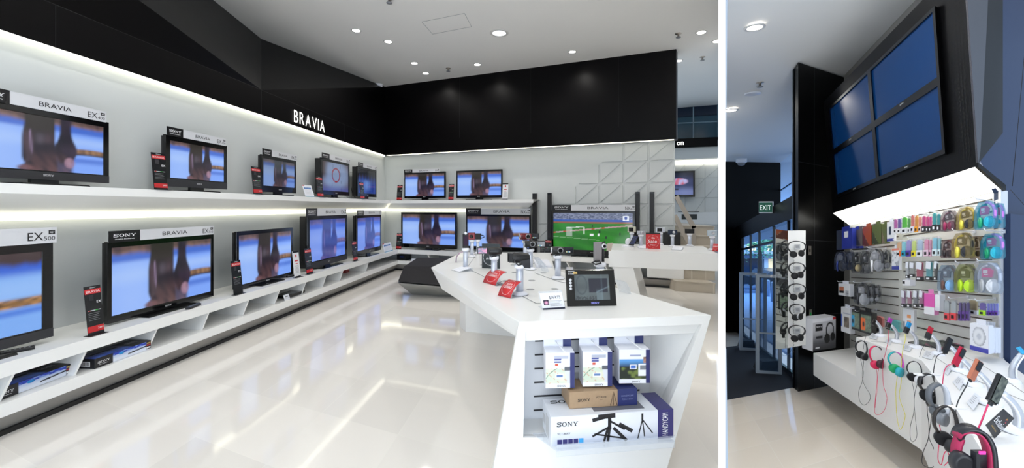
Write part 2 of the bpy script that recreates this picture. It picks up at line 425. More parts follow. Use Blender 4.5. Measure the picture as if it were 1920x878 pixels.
# upper wedge shelves
prof = [(-3.65, .45, 1.666), (-3.65, .45, 1.596), (-4.03, 0, 1.414), (-4.03, 0, 1.666)]
m = MB(); r0 = [LW(a, -3.2, z) for a, b, z in prof]; r1 = [lb(a, b, z) if b else Vector((P0.x, P0.y, z)) for a, b, z in prof]
m.loft([r0, r1], SHW)
t = thing('wall_shelf', Fr(LW(-4.03, 3, 1.5)), 'long white wedge shelf on the left wall above the bench', 'shelf')
m.build('shelf_board', SHW, t)
g_ = MB(); g_.prism([LW(-3.955, -3.2, 1.40), lb(-3.955, .08, 1.40), lb(-4.02, .012, 1.40), LW(-4.02, -3.2, 1.40)], (0, 0, .014), GLOW); g_.build('light_strip', GLOW, t, 'glowing strip under the shelf')
m = MB(); r0 = [Vector(p) for p in r1]; r1b = [BK(.45, sS, 1.666), BK(.45, sS, 1.596), BK(0, sS-.42, 1.414), BK(0, sS-.30, 1.666)]
r1b = [BK(b, sS-(0.0 if b else .35), z) for a, b, z in prof]
r1b[3] = BK(0, sS, 1.666)
m.loft([r0, r1b], SHW)
t = thing('wall_shelf', Fr(BK(0, 2, 1.5)), 'shorter white wedge shelf on the back wall with a slanted end', 'shelf')
m.build('shelf_board', SHW, t)
g_ = MB(); g_.prism([lb(-3.955, .08, 1.40), BK(.08, sS-.4, 1.40), BK(.012, sS-.4, 1.40), lb(-4.02, .012, 1.40)], (0, 0, .014), GLOW); g_.build('light_strip', GLOW, t, 'glowing strip under the shelf')
# benches
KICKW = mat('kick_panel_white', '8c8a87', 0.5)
BO = .42; sB = bk_u(BO, 1200); sB2 = bk_u(BO, 1282)
t = thing('display_bench', Fr(LW(-3.7, 3, 0)), 'long low white display bench with open shelf along the left wall', 'bench')
def lslab(z0, z1, xa, oa): 
    m = MB(); m.loft([[LW(xa, -3.2, z0), LW(-4.03, -3.2, z0), LW(-4.03, -3.2, z1), LW(xa, -3.2, z1)], [lb(xa, oa, z0), Vector((P0.x, P0.y, z0)), Vector((P0.x, P0.y, z1)), lb(xa, oa, z1)]], SHW); return m
def bslab(z0, z1, xa, oa, s1, out=0):
    m = MB(); m.loft([[lb(xa, oa, z0), Vector((P0.x, P0.y, z0)), Vector((P0.x, P0.y, z1)), lb(xa, oa, z1)], [BK(oa, s1, z0), BK(0, s1, z0), BK(0, s1, z1), BK(oa, s1, z1)]], SHW); return m
lslab(.407, .5, -3.47, BO).build('worktop', SHW, t); lslab(.154, .24, -3.47, BO).build('lower_shelf', SHW, t)
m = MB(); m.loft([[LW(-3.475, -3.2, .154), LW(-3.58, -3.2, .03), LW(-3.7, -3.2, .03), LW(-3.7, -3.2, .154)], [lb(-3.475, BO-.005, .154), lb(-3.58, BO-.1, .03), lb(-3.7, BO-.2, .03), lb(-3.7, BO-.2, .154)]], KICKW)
m.build('kick_panel', KICKW, t)
m = MB(); m.loft([[LW(-3.555, -3.2, 0), LW(-3.72, -3.2, 0), LW(-3.72, -3.2, .032), LW(-3.555, -3.2, .032)], [lb(-3.555, BO-.08, 0), lb(-3.72, BO-.2, 0), lb(-3.72, BO-.2, .032), lb(-3.555, BO-.08, .032)]], BLK)
m.build('plinth', BLK, t, 'black plinth strip')
for u in (20, 157, 291, 389, 464, 522, 572, 610, 642, 690):
    y = lw_y(-3.5, u); m = MB(); d = -.055
    m.loft([[LW(-3.49, y+dd, .407), LW(-4.03, y+.10+dd, .407), LW(-4.03, y+d+.10+dd, .24), LW(-3.52, y+d+dd, .24)] for dd in (0, .018)], SHW)
    m.build('divider', SHW, t)
t = thing('display_bench', Fr(BK(.2, 2, 0)), 'low white display bench with open shelf along the back wall', 'bench')
bslab(.407, .5, -3.47, BO, sB2).build('worktop', SHW, t); bslab(.154, .24, -3.47, BO, sB).build('lower_shelf', SHW, t)
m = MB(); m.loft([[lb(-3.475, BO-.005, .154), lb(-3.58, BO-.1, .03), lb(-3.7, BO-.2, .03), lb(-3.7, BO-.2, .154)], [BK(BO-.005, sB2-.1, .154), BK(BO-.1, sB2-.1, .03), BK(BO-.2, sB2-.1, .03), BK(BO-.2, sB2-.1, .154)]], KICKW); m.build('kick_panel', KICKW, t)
m = MB(); m.loft([[lb(-3.555, BO-.08, 0), lb(-3.72, BO-.2, 0), lb(-3.72, BO-.2, .032), lb(-3.555, BO-.08, .032)], [BK(BO-.08, sB2-.1, 0), BK(BO-.2, sB2-.1, 0), BK(BO-.2, sB2-.1, .032), BK(BO-.08, sB2-.1, .032)]], BLK); m.build('plinth', BLK, t, 'black plinth strip')
s0 = bk_u(BO, 1213)
m = MB(); m.loft([[BK(BO, s0, .19), BK(0, s0, .19), BK(0, s0, .407), BK(BO, s0, .407)], [BK(BO, sB2, .19), BK(0, sB2, .19), BK(0, sB2, .407), BK(BO, sB2, .407)]], SHW); m.build('closed_front', SHW, t)
for u in (800, 850, 920, 985, 1060, 1130):
    s = bk_u(BO, u); m = MB(); m.loft([[BK(BO-.02, s+d, .407), BK(0, s+d, .407), BK(0, s+.1+d, .24), BK(BO-.02, s+.1+d, .24)] for d in (0, .018)], SHW); m.build('divider', SHW, t)
# ---------------------------------------------------------------- downlights, sprinklers, camera on the ceiling
TRIMW = mat('downlight_ring_white', 'd8d6d2', 0.4)
LAMP = mat('lamp_glow', 'fffaf2', 0.5, emit=14)
LAMPB = mat('lamp_glow_wide', 'f4f8ff', 0.5, emit=1.5)
def downlight(F, r, label, big=False, power=None, group='recessed ceiling lights', spot=75):
    t = thing('ceiling_downlight', F, label, 'light', group)
    m = MB(); m.rev([(r*.82, .004), (r*.84, -.008), (r*1.12, -.006), (r*1.15, .003)], TRIMW, F, 28); m.build('trim_ring', TRIMW, t)
    m = MB(); m.rev([(.001, -.003), (r*.82, -.003), (r*.82, .004), (.001, .004)], LAMPB if big else LAMP, F, 28, smooth=False); m.build('diffuser', LAMP, t)
    if power is not None:
        l = bpy.data.lights.new('spot', 'SPOT'); l.energy = power; l.spot_size = math.radians(spot*2 if spot < 80 else 150); l.spot_blend = .7; l.shadow_soft_size = .05; l.color = (1, .97, .92)
        o = bpy.data.objects.new('spot', l); C.objects.link(o); o.location = Vector(F.o)+Vector((0, 0, -.05))
    return t
dl = [(668, 57, .075, 'round ceiling downlight left of the square access panel'), (728, 78, .075, 'round ceiling downlight just in front of the access panel corner'), (777, 118.5, .075, 'small ceiling downlight in the rear pair near the corner, nearer one'),
      (798, 137.5, .075, 'small ceiling downlight closest to the back corner'), (895, 121, .075, 'small ceiling downlight near the middle of the back fascia'),
      (1073, 97, .075, 'small ceiling downlight above the right half of the back fascia'), (1315, 60.5, .085, 'ceiling downlight beyond the end of the black fascia'),
      (1345, 77, .085, 'ceiling downlight at the far right edge beyond the fascia'), (1272, 114, .08, 'far ceiling downlight half hidden by the fascia end')]
for u, v, r, lab in dl:
    p = onz(u, v, CZ); downlight(Fr(p), r, lab, power=DOWN_W)
p = onz(936, 62, CZ); downlight(Fr(p), .14, 'large pale round ceiling lamp in the middle of the showroom ceiling', True, power=DOWN_W, group='')
# lamps of the same ceiling over and behind the photographer, plus two added to brighten the floor
for x, y in ((-2.2, 4.0), (-.6, 3.4), (-2.4, 1.8), (-.7, 1.2), (-2.4, -.6), (-.6, -.9), (1.45, 4.0), (1.9, 5.6)):
    l = bpy.data.lights.new('spot', 'SPOT'); l.energy = DOWN_W*1.2; l.spot_size = math.radians(150); l.spot_blend = .7; l.shadow_soft_size = .05; l.color = (1, .97, .92)
    o = bpy.data.objects.new('spot', l); C.objects.link(o); o.location = (x, y, CZ-.05)
    t = downlight(Fr((x, y, CZ)), .075, 'ceiling downlight over the front of the showroom, out of the picture', power=None, group='ceiling lights above the front'); t['kind'] = 'structure'
def sprinkler(F, label, k=1.0):
    t = thing('sprinkler', F, label, 'sprinkler'); m = MB(); m.rev([(.035*k, 0), (.035*k, -.006), (.012*k, -.01), (.012*k, -.04*k)], STEEL, F, 12); m.build('mount', STEEL, t)
    m = MB(); m.rev([(.001, -.04*k), (.028*k, -.041*k), (.028*k, -.046*k), (.001, -.05*k)], GRY, F, 12); m.build('deflector', GRY, t)
for u, v, lab in ((730, 0, 'small sprinkler at the top of the showroom ceiling'), (840.5, 131, 'small sprinkler beside the rear ceiling downlights'), (1272, 66, 'small sprinkler near the end of the black fascia'), (1317, 110, 'small sprinkler on the far ceiling beyond the fascia')):
    sprinkler(Fr(onz(u, v-3, CZ)), lab, 1.5)
# dome camera in the corner
F = Fr(onz(710, 158, CZ)+Vector((0, 0, 0))); t = thing('security_camera', F, 'small white dome camera on the ceiling in the back corner', 'camera')
m = MB(); m.rev([(.10, 0), (.10, -.03), (.085, -.06), (.07, -.065)], WHP, F, 20); m.build('housing', WHP, t); m = MB(); m.rev([(.065, -.06), (.055, -.1), (.03, -.125), (.001, -.13)], DGRY, F, 18); m.build('dome', DGRY, t)
# access panel: a fine joint in the ceiling
pts = [onz(u, v, CZ) for u, v in ((791, 41), (871, 25), (884, 50), (811, 64))]
m = MB()
for i in range(4):
    a, b = pts[i], pts[(i+1) % 4]; m.tube([a+Vector((0, 0, -.001)), b+Vector((0, 0, -.001))], .003, GRY, n=4)
m.build('access_panel_joint', mat('joint_grey', '9a9894', .8)).__setitem__('kind', 'structure')

# ---------------------------------------------------------------- pictures shown on the screens
def mixc(a, b, t): t = max(0, min(1, t)); return tuple(a[i]*(1-t)+b[i]*t for i in range(3))
def sm(a, b, x):
    t = max(0, min(1, (x-a)/(b-a) if b != a else 0)); return t*t*(3-2*t)
def hsh(a, b): x = math.sin(a*12.9898+b*78.233)*43758.5453; return x-math.floor(x)
def vnoise(x, y):
    i, j = math.floor(x), math.floor(y); f, g2 = x-i, y-j; f = f*f*(3-2*f); g2 = g2*g2*(3-2*g2)
    return (hsh(i, j)*(1-f)+hsh(i+1, j)*f)*(1-g2)+(hsh(i, j+1)*(1-f)+hsh(i+1, j+1)*f)*g2
cB = lin('7ea6f8'); cB2 = lin('b4d0fb'); cBd = lin('3a63c8'); cBr = lin('3b2c33'); cDk = lin('1d1720'); cTan = lin('6d5348'); cRock = lin('4a4040')
def film(u, v):
    """the blurred film still: two dark skirts against pale blue water"""
    c = mixc(cB, cB2, sm(.5, .0, abs(u-.17))*.4+.25*sm(.2, .0, abs(v-.55)))
    c = mixc(c, cBd, sm(.72, .82, v)*.9); c = mixc(c, cB2, .45*sm(.13, 0, abs(v-.62))*(u > .7))
    n = vnoise(u*18, v*4); n2 = vnoise(u*34+v*3, v*5)
    c = mixc(c, mixc(lin('5a4c54'), lin('8a6c62'), n2), sm(.84, .93, v+.05*(n-.5)))
    c = mixc(c, cDk, .5*sm(.93, .99, v+.05*n))
    if u > .70:
        d = abs(v-.40-.02*math.sin(u*9)); c = mixc(c, mixc(mixc(lin('a07a5a'), lin('5a4438'), n2), lin('39323c'), sm(.42, .36, v)), sm(.08, .04, d)*sm(.70, .76, u)); c = mixc(c, cBd, .7*sm(.33, .25, v)*sm(.14, .25, v))
    # left figure: a dark column widening at the hip
    l0 = .335-.02*sm(.9, .55, v)+.04*sm(.25, .0, v); l1 = .565+.02*sm(.5, .2, v)
    k = sm(l0-.012, l0+.012, u)*sm(l1+.014, l1-.010, u)
    f = mixc(mixc(lin('1e1820'), lin('5c4852'), .7*vnoise(u*30+v, v*4)), lin('2c2722'), sm(.62, .80, v)); f = mixc(f, lin('57525e'), .6*sm(.06, 0, abs(u-.45))*sm(.3, .45, v)*sm(.75, .6, v))
    c = mixc(c, f, k); c = mixc(c, lin('9a86a8'), .7*sm(.014, .0, abs(u-.378-.03*(.6-v)))*sm(.25, .4, v)*sm(.76, .68, v))
    # right figure: narrow at the top, swelling to a dark back
    r0 = .612-.045*math.exp(-((v-.42)/.2)**2); r1 = .70+.055*math.exp(-((v-.42)/.2)**2)
    k = sm(r0-.012, r0+.010, u)*sm(r1+.014, r1-.012, u)*sm(.10, .22, v)
    c = mixc(c, mixc(lin('120f1c'), lin('372a3c'), vnoise(u*22, v*5)), k)
    # where they meet, brown and plum folds
    x0 = .40-.11*sm(.25, .0, v); x1 = .60+.06*sm(.45, .3, v)+.05*sm(.2, .1, v)
    k = sm(x0-.02, x0+.02, u)*sm(x1+.03, x1-.02, u)*sm(.60, .46, v+.9*abs(u-.53)*.3)
    f = mixc(lin('1c1622'), lin('6a4a4a'), vnoise(u*24+v*8, v*7)*.85*sm(.5, .05, v)); c = mixc(c, f, k*.92)
    d = math.hypot((u-.69)/.055, (v-.18)/.13); c = mixc(c, mixc(lin('8a6a84'), lin('b08a9a'), n2), .85*sm(1, .6, d))
    d = math.hypot((u-.34)/.08, (v-.04)/.06); c = mixc(c, lin('7a5458'), .7*sm(1, .5, d))
    return c
def film_dark(u, v): return tuple(x*.62+.01 for x in mixc(film(u, v), lin('4a5a6a'), .35*sm(.3, .9, v)))
def film_blue(u, v):
    c = film(u, v); return tuple(x*y for x, y in zip(mixc(c, lin('4a6ad8'), .35), (.85, .85, .95)))
def film_l0(u, v):
    c = mixc(lin('7aaaf0'), lin('2f5fd0'), sm(.66, .80, v)); c = mixc(c, lin('3e2f30'), sm(.82, .92, v+.03*vnoise(u*30, 2))); c = mixc(c, lin('aacdf8'), .4*sm(.3, 0, abs(v-.55)))
    k = sm(.08, .03, abs(v-.385)); c = mixc(c, mixc(lin('c08a4a'), lin('4a3826'), vnoise(u*24, v*40)), k); c = mixc(c, lin('3a6cd4'), .8*sm(.07, 0, abs(v-.27))); return c
def clock(u, v):
    c = mixc(lin('a9c0ea'), lin('6f5f66'), sm(.35, .75, math.hypot((u-.5)*1.1, (v-.55)))); c = mixc(c, lin('5a6fe0'), .6*sm(.3, .0, v)); c = mixc(c, lin('5a4a48'), sm(.25, .0, u)*sm(.3, .6, v))
    r = math.hypot((u-.50)*1.0/.145, (v-.57)/.235); c = mixc(c, lin('b8202a'), sm(.13, .07, abs(r-1)))
    if abs(v-.42) < .006 or abs(u-.34-.05*v) < .004 or abs(u-.72+.06*v) < .004: c = mixc(c, lin('50586c'), .6)
    return c
def stairs_blue(u, v):
    c = mixc(lin('20242c'), lin('2f50b8'), sm(.8, .35, v)); c = mixc(c, lin('7aa8ff'), .9*sm(.28, .05, abs(u-.5))*sm(.05, .3, v)*sm(.62, .45, v)); c = mixc(c, lin('3868d8'), .6*sm(.03, 0, abs((u*6) % 1-.5))*sm(.9, .6, v)); return c
def soccer(u, v):
    g = mixc(lin('0c5c12'), lin('2c8c22'), vnoise(u*6+v*5, v*3)); g = mixc(g, lin('0b5a12'), .5*((math.floor((u*.7+v*2.2)*5)) % 2)*.4)
    c = g
    if v > .70+.02*u: c = mixc(lin('1a5a2a'), g, .5)
    # hoardings along the pitch, rising to the right
    b = .46+.22*u
    if abs(v-b) < .018: c = mixc(lin('a84a2a'), lin('b8a8b0'), .6 if .30 < u < .50 or .72 < u < .92 else (vnoise(u*20, 1) > .5)*.8)
    if v > .72: c = lin('8a5a3a') if v < .77 else c
    if v > .77: c = lin('2a55a8') if v < .82 else mixc(lin('2c3a5c'), lin('a8b0cc'), vnoise(u*60, v*60)*.7)
    for (x, y, w_, h_) in ((.50, .41, .045, .06), (.585, .42, .022, .07), (.60, .50, .016, .06), (.68, .35, .02, .06), (.66, .22, .022, .07), (.85, .45, .018, .07), (.51, .65, .02, .07)):
        if abs(u-x) < w_/2 and abs(v-y) < h_/2: c = lin('e8e8ee') if y > .38 and y < .45 else lin('222a2c')
    # goal
    if .17 < u < .40 and (abs(v-.60-.1*(u-.17)) < .008 and u > .17): c = lin('e4ece8')
    if (abs(u-.405) < .006 and .43 < v < .62): c = lin('e4ece8')
    if .17 < u < .25 and .36 < v < .61: c = mixc(c, lin('c4d0c8'), .5)
    if abs(v-(.33-.12*(u-.15))) < .005 and u < .6: c = mixc(c, lin('bcd8b4'), .6)
    if .885 < u < .955 and .80 < v < .93: c = lin('dfe6f4') if math.hypot((u-.92)/.02, (v-.865)/.045) > 1 else lin('3a54a0')
    return c
def racing(u, v):
    c = mixc(lin('26305c'), lin('6a76a8'), sm(.45, .1, v)); c = mixc(lin('10142a'), c, sm(.95, .6, v))
    d = math.hypot((u-.4)/.42, (v-.6)/.16); c = mixc(c, mixc(lin('c84a5a'), lin('a8b8e8'), vnoise(u*14, v*8)), sm(1.05, .8, d))
    if .15 < u < .4 and .22 < v < .3: c = lin('20222e')
    return c

# ---------------------------------------------------------------- televisions
HEADG = mat('header_grey_card', 'cfd0d4', 0.35)
HEADK = mat('header_black_card', '0b0b0e', 0.3)
def tv(F, w_, h, z0, label, pic=film, header=None, hh=.09, hw=None, hx=0, depth=.06, bez=(.045, .045, .05, .075), low='glossy', group='televisions on display', smat=SCREEN, px=72, stand='slab', foot=.5, hcolor=True, logo=True):
    """F: local x along the screen, y into the wall, z up; z0 = height of the bezel's bottom over F"""
    t = thing('television', F, label, 'television', group)
    L, R, T, B = bez
    m = MB(); o = [(0, 0, z0), (w_, 0, z0), (w_, 0, z0+h), (0, 0, z0+h)]; i = [(L, 0, z0+B), (w_-R, 0, z0+B), (w_-R, 0, z0+h-T), (L, 0, z0+h-T)]
    m.ring(o, i, (0, .03, 0), GLOSSB, F)
    m.box(.01, w_-.01, .03, depth, z0+.01, z0+h-.01, BLK, F); m.box(w_*.2, w_*.8, depth, depth+.04, z0+h*.15, z0+h*.75, BLK, F)
    m.build('cabinet', GLOSSB, t, bevel=.003)
    if low == 'grey':
        m = MB(); m.box(.002, w_-.002, -.004, .0, z0, z0+B*.86, DGRY, F); m.build('lower_bezel', DGRY, t, 'dark grey lower edge of the frame')
    m = MB(); m.pic(L, w_-R, z0+B, z0+h-T, .006, pic, px, int(px*.58), smat, F); m.build('screen', smat, t)
    if logo:
        m = MB(); m.sony(w_/2, -.006, z0+B*.40, .014 if h > .5 else .011, INKW, F, 'c'); m.build('maker_lettering', INKW, t)
    m = MB(); fw = w_*foot
    m.box(w_/2-.09, w_/2+.09, .02, .05, .012, z0+.03, GLOSSB, F)
    m.build('stand_neck', GLOSSB, t)
    m = MB(); m.loft([[(w_/2-fw/2, -.09, 0), (w_/2+fw/2, -.09, 0), (w_/2+fw/2-.02, .16, 0), (w_/2-fw/2+.02, .16, 0)], [(w_/2-fw/2+.004, -.085, .014), (w_/2+fw/2-.004, -.085, .014), (w_/2+fw/2-.025, .155, .016), (w_/2-fw/2+.025, .155, .016)]], GLOSSB, F); m.build('stand_foot', GLOSSB, t)
    if header:
        hw = hw or w_-hx; zb = z0+h-.006; bw = hw*.245 if hcolor else 0
        m = MB(); m.box(hx, hx+hw, -.010, -.006, zb, zb+hh, HEADG, F); hb = m.build('header_card', HEADG, t, 'grey card with the range name')
        m = MB(); m.box(hx, hx+bw, -.012, -.009, zb-.004, zb+hh+.002, HEADK, F); m.build('black_corner', HEADK, hb)
        m = MB(); m.sony(hx+bw/2, -.0135, zb+hh*.45, hh*.27, INKW, F, 'c', w=bw*.72); m.text('make.believe', hx+bw/2, -.0135, zb+hh*.2, hh*.12, INKW, F, w=bw*.62, align='c'); m.build('white_lettering', INKW, hb)
        m = MB(); m.text('BRAVIA', hx+hw*.57, -.011, zb+hh*.30, hh*.38, INK, F, w=hw*.25, align='c')
        big, num, inch = header; nw = hh*1.0 if len(num) > 2 else hh*.62
        m.text(num, hx+hw-.012, -.011, zb+hh*.18, hh*.25, INK, F, w=nw*.62, align='r'); m.text(big, hx+hw-.016-nw*.62, -.011, zb+hh*.2, hh*.5, INK, F, w=hh*.82, align='r')
        m.box(hx+hw-.012-hh*.36, hx+hw-.012, -.0112, -.0108, zb+hh*.56, zb+hh*.82, INK, F)
        m.build('black_lettering', INK, hb)
        m = MB(); m.text(inch, hx+hw-.012-hh*.18, -.0122, zb+hh*.62, hh*.13, INKW, F, w=hh*.24, align='c'); m.build('inch_mark', INKW, hb)
    return t
def ltv(u0, u1, x0, vt, vb, base, label, **k):
    """television on the left wall, its front in the line x0, between pixel columns u0 and u1; vt, vb at u1"""
    ya, yb = lw_y(x0, u0), lw_y(x0, u1); F = Fr(LW(x0, ya, base), D1n, N1); z0 = zat(vb, yb); z1 = zat(vt, yb)
    return tv(F, (yb-ya)*1.0029, z1-z0, z0-base, label, **k)
US, LS = 1.666, .5
ltv(-62, 204.5, -3.8, 230, 344, US, 'largest television on the upper left shelf, cut by the left edge, header card 400', header=('EX', '400', '40"'), hh=.092, low='grey', bez=(.035, .045, .05, .07), hw=.885)
ltv(310.6, 425.7, -3.8, 273.7, 355.7, US, 'television on the upper left shelf with header card EX 300, second from the left', header=('EX', '300', '32"'), hh=.085, hw=.80, low='grey', bez=(.055, .045, .055, .09))
ltv(490.5, 555.6, -3.8, 301.4, 363, US, 'dim television on the upper left shelf, third from the left', header=('EX', '300', '32"'), hh=.085, pic=film_dark, bez=(.04, .04, .05, .085), px=40)
ltv(602.3, 655.4, -3.8, 307, 367.7, US, 'television on the upper left shelf showing a red circle', header=('EX', '700', '40"'), hh=.09, pic=clock, smat=SCREEN_DIM, hcolor=True, depth=.12, px=60)
ltv(670.5, 706, -3.8, 319.2, 370.5, US, 'television on the upper left shelf nearest the corner, blue picture', header=('EX', '60', '32"'), hh=.085, pic=stairs_blue, smat=SCREEN_DIM, depth=.12, px=36)
ltv(-394, 100, -3.66, 453.5, 630.5, LS, 'television at the left end of the bench, cut by the picture edge', header=('EX', '500', '46"'), hh=.115, hw=1.128, pic=film_l0, low='grey', bez=(.05, .07, .065, .075), px=70)
ltv(201, 400.8, -3.66, 438.2, 555.4, LS, 'large television on the bench with header card EX 710', header=('EX', '710', '46"'), hh=.094, hw=1.14, bez=(.04, .04, .055, .06), px=80)
ltv(443.3, 549.4, -3.66, 426.4, 516.6, LS, 'television without header card on the bench, third from the left', bez=(.045, .045, .05, .055), px=60, foot=.42)
ltv(576, 650.8, -3.66, 402.3, 486, LS, 'television with a deep side on the bench, right of the white tall card', header=('EX', '500', '52"'), hh=.12, hx=-.05, hw=1.33, pic=film_blue, low='grey', depth=.13, bez=(.075, .07, .07, .1), px=60)
ltv(668.5, 714.7, -3.66, 402, 468.5, LS, 'television on the bench nearest the room corner', header=('EX', '60', '46"'), hh=.10, pic=film_blue, bez=(.05, .05, .06, .09), px=50, depth=.08)
def btv(u0, u1, off, vt, vb, base, label, **k):
    s0, s1 = bk_u(off, u0), bk_u(off, u1); a = BK(off, s0, base); b = BK(off, s1); ym = (a.y+b.y)/2
    z0 = zat(vb, ym); z1 = zat(vt, ym); return tv(Fr(a, D2n, N2), s1-s0, z1-z0, z0-base, label, **k)
btv(758, 834.7, .28, 322.8, 371.5, US, 'left television on the back wall shelf, with grey header card', header=('EX', '40', '32"'), hh=.075, px=60, bez=(.025, .03, .045, .05), hw=.98)
btv(855.6, 941.6, .28, 319, 371, US, 'right television on the back wall shelf, without header card', px=60, bez=(.03, .03, .04, .055))
btv(752, 856, .20, 398.5, 465.5, LS, 'television on the back bench beside the corner, without header card', px=70, bez=(.045, .045, .05, .09), foot=.42)
btv(874, 994.5, .20, 402, 470, LS, 'television on the back bench with header card NX 700, behind the camcorders', header=('NX', '700', '46"'), hh=.135, px=70, bez=(.03, .03, .05, .08))
T5 = btv(1035, 1191, .20, 395, 478, LS, 'largest back wall television showing a football match', header=('NX', '810', '60"'), hh=.12, pic=soccer, px=150, bez=(.03, .05, .05, .09))
# ================================================================ beyond the end of the back wall
BEIGE = TILE2
# added white partition, stand-in for the gap between two separate views: seen end-on
def ray(u, y, z): return Vector(((u-PU)/FPX*y, y, z))
PARTW = mat('added_partition_white', 'ffffff', 0.6)
ya, yb = 1.25, 13.0
m = MB(); nrm = Vector((1, -.495, 0)).normalized()
a0, a1 = ray(1347.2, ya, 0), ray(1359.6, ya, 0); dirp = Vector((.492, 1, 0)).normalized()
b0, b1 = a0+dirp*13.0, a1+dirp*13.0
b0.x += .0; mid = (b0+b1)/2
m.loft([[a0+Vector((0, 0, -1.6)), a1+Vector((0, 0, -1.6)), mid+(a1-a0)/2+Vector((0, 0, -2.6)), mid-(a1-a0)/2+Vector((0, 0, -2.6))], [a0+Vector((0, 0, CZ+1)), a1+Vector((0, 0, CZ+1)), mid+(a1-a0)/2+Vector((0, 0, CZ+1)), mid-(a1-a0)/2+Vector((0, 0, CZ+1))]], PARTW)
struct('wall_added_partition', m, PARTW)
# far wall beyond
FY = 12.6
def FW(off, u, v):                      # point of the far wall (parallel to the back wall) seen at u, v
    a = (u-PU)/FPX; q = Vector((5.3, FY, 0))-N2*off
    y = (N2.x*q.x+N2.y*q.y)/(N2.x*a+N2.y); return atd(u, v, y)
def fpoly(off, pts, m_, dep=.05):
    P = [FW(off, *p) for p in pts]; mb = MB(); mb.prism(P, N2*dep, m_); return mb
FU0, FU1 = 1225, 1346
WALLB = mat('far_white_wall', 'e4e4e0', 0.6)
struct('wall_far', fpoly(0, [(FU0, 306), (FU1, 300), (FU1, 470), (FU0, 470)], WALLB, .1), WALLB)
DEEPB = mat('dark_blue_glass_wall', '0b2038', 0.15); TEAL = mat('teal_glass_panel', '1c4a5c', 0.15)
struct('wall_upper_glass', fpoly(0, [(FU0, 222), (FU1, 214), (FU1, 262), (FU0, 264)], TEAL, .1), TEAL)
BLUEU = mat('blue_painted_ledge', '0a3f8c', 0.3)
struct('wall_upper_blue', fpoly(-.2, [(FU0, 145), (FU1, 120), (FU1, 192), (FU0, 200)], BLUEU, .1), BLUEU)
struct('wall_upper_dark', fpoly(.0, [(FU0, 172), (FU1, 160), (FU1, 216), (FU0, 224)], DEEPB, .1), DEEPB)
struct('trim_1', fpoly(.15, [(FU0, 196), (FU1, 184), (FU1, 189), (FU0, 201)], mat('grey_rail', '4a5058', .4), .05))
m = MB()
for u in (1300, 1346): 
    m.prism([FW(.02, u-1, 262), FW(.02, u+1, 262), FW(.02, u+1, 195), FW(.02, u-1, 195)], N2*.02, mat('window_bar', '7d98a4', .4))
m.prism([FW(.02, FU0, 232), FW(.02, FU1, 227), FW(.02, FU1, 229), FW(.02, FU0, 234)], N2*.02, mat('window_bar', '7d98a4', .4))
struct('window_1', m)
struct('trim_2', fpoly(.6, [(FU0, 262), (FU1, 257), (FU1, 274), (FU0, 279)], BLKP, .6), BLKP)
p = FW(.63, 1269, 272.5); F = Fr(p, D2n, N2); m = MB(); m.text('on', 0, -.01, 0, .09, LIT, F, w=.18); tag(m.build('illuminated_lettering', LIT), 'small white lit letters on the black far bulkhead beyond the fascia', 'sign')
struct('wall_far_bulkhead', fpoly(.5, [(FU0, 278), (FU1, 273), (FU1, 296), (FU0, 300)], WALLB, .5), WALLB)
GLOW2 = mat('far_lit_diffuser', 'fffdf0', 0.5, emit=3)
struct('cove_strip_far', fpoly(.06, [(FU0, 299), (FU1, 297), (FU1, 306), (FU0, 308)], GLOW2, .04), GLOW2)
# relief joints of the far wall
m = MB(); GJ = mat('relief_joint', 'c9cac6', .6)
for u in (1284, 1322): m.tube([FW(.004, u, 308), FW(.004, u, 398)], .005, GJ, n=4)
for v in (335, 372): m.tube([FW(.004, 1240, v+1), FW(.004, 1346, v-2)], .005, GJ, n=4)
for a, b in (((1262, 335), (1284, 310)), ((1284, 335), (1322, 306)), ((1322, 335), (1346, 315)), ((1284, 372), (1322, 335)), ((1303, 398), (1322, 371)), ((1322, 371), (1346, 345))): m.tube([FW(.004, *a), FW(.004, *b)], .005, GJ, n=4)
struct('wall_far_relief', m, GJ)
P = [FW(.4, 1268, 320), FW(.4, 1303, 320), FW(.4, 1303, 369)]
# wall television on the far wall
a_, b_ = FW(.22, 1252, 369.5), FW(.22, 1303, 369.5); tzt = FW(.22, 1303, 320).z
F = Fr(Vector((a_.x, a_.y, 0)), D2n, N2); wv = (b_-a_).length
t = thing('television', Fr(Vector((a_.x, a_.y, a_.z))), 'wall-mounted television far beyond the back wall end showing a racing car', 'television', 'televisions on display')
m = MB(); z0 = b_.z; z1 = tzt; m.ring([(0, 0, z0), (wv, 0, z0), (wv, 0, z1), (0, 0, z1)], [(.05, 0, z0+.07), (wv-.05, 0, z0+.07), (wv-.05, 0, z1-.05), (.05, 0, z1-.05)], (0, .06, 0), GLOSSB, F); m.box(.02, wv-.02, .03, .14, z0+.02, z1-.02, BLK, F); m.build('cabinet', GLOSSB, t)
m = MB(); m.pic(.05, wv-.05, z0+.07, z1-.05, .01, racing, 40, 30, SCREEN, F); m.build('screen', SCREEN, t)
# far shelf with a dark niche
m = fpoly(.45, [(FU0, 399), (FU1, 398), (FU1, 421), (FU0, 419)], SHW, .45); t0 = m.build('wall_shelf', SHW); tag(t0, 'thick white shelf on the far wall with a dark recess', 'shelf')
DN = mat('dark_recess', '3a3d3c', .6); m = MB(); m.prism([FW(.455, 1278, 402), FW(.455, 1307, 402), FW(.455, 1307, 412), FW(.455, 1278, 412)], N2*.01, DN); m.build('recess', DN, t0)
m = MB(); p = FW(.40, 1291, 397.5); F = Fr(p, D2n, N2); m.box(-.28, .28, -.1, .1, 0, .02, BLK, F, .004); tag(m.build('flat_player', BLK), 'thin black player on the far white shelf', 'player')
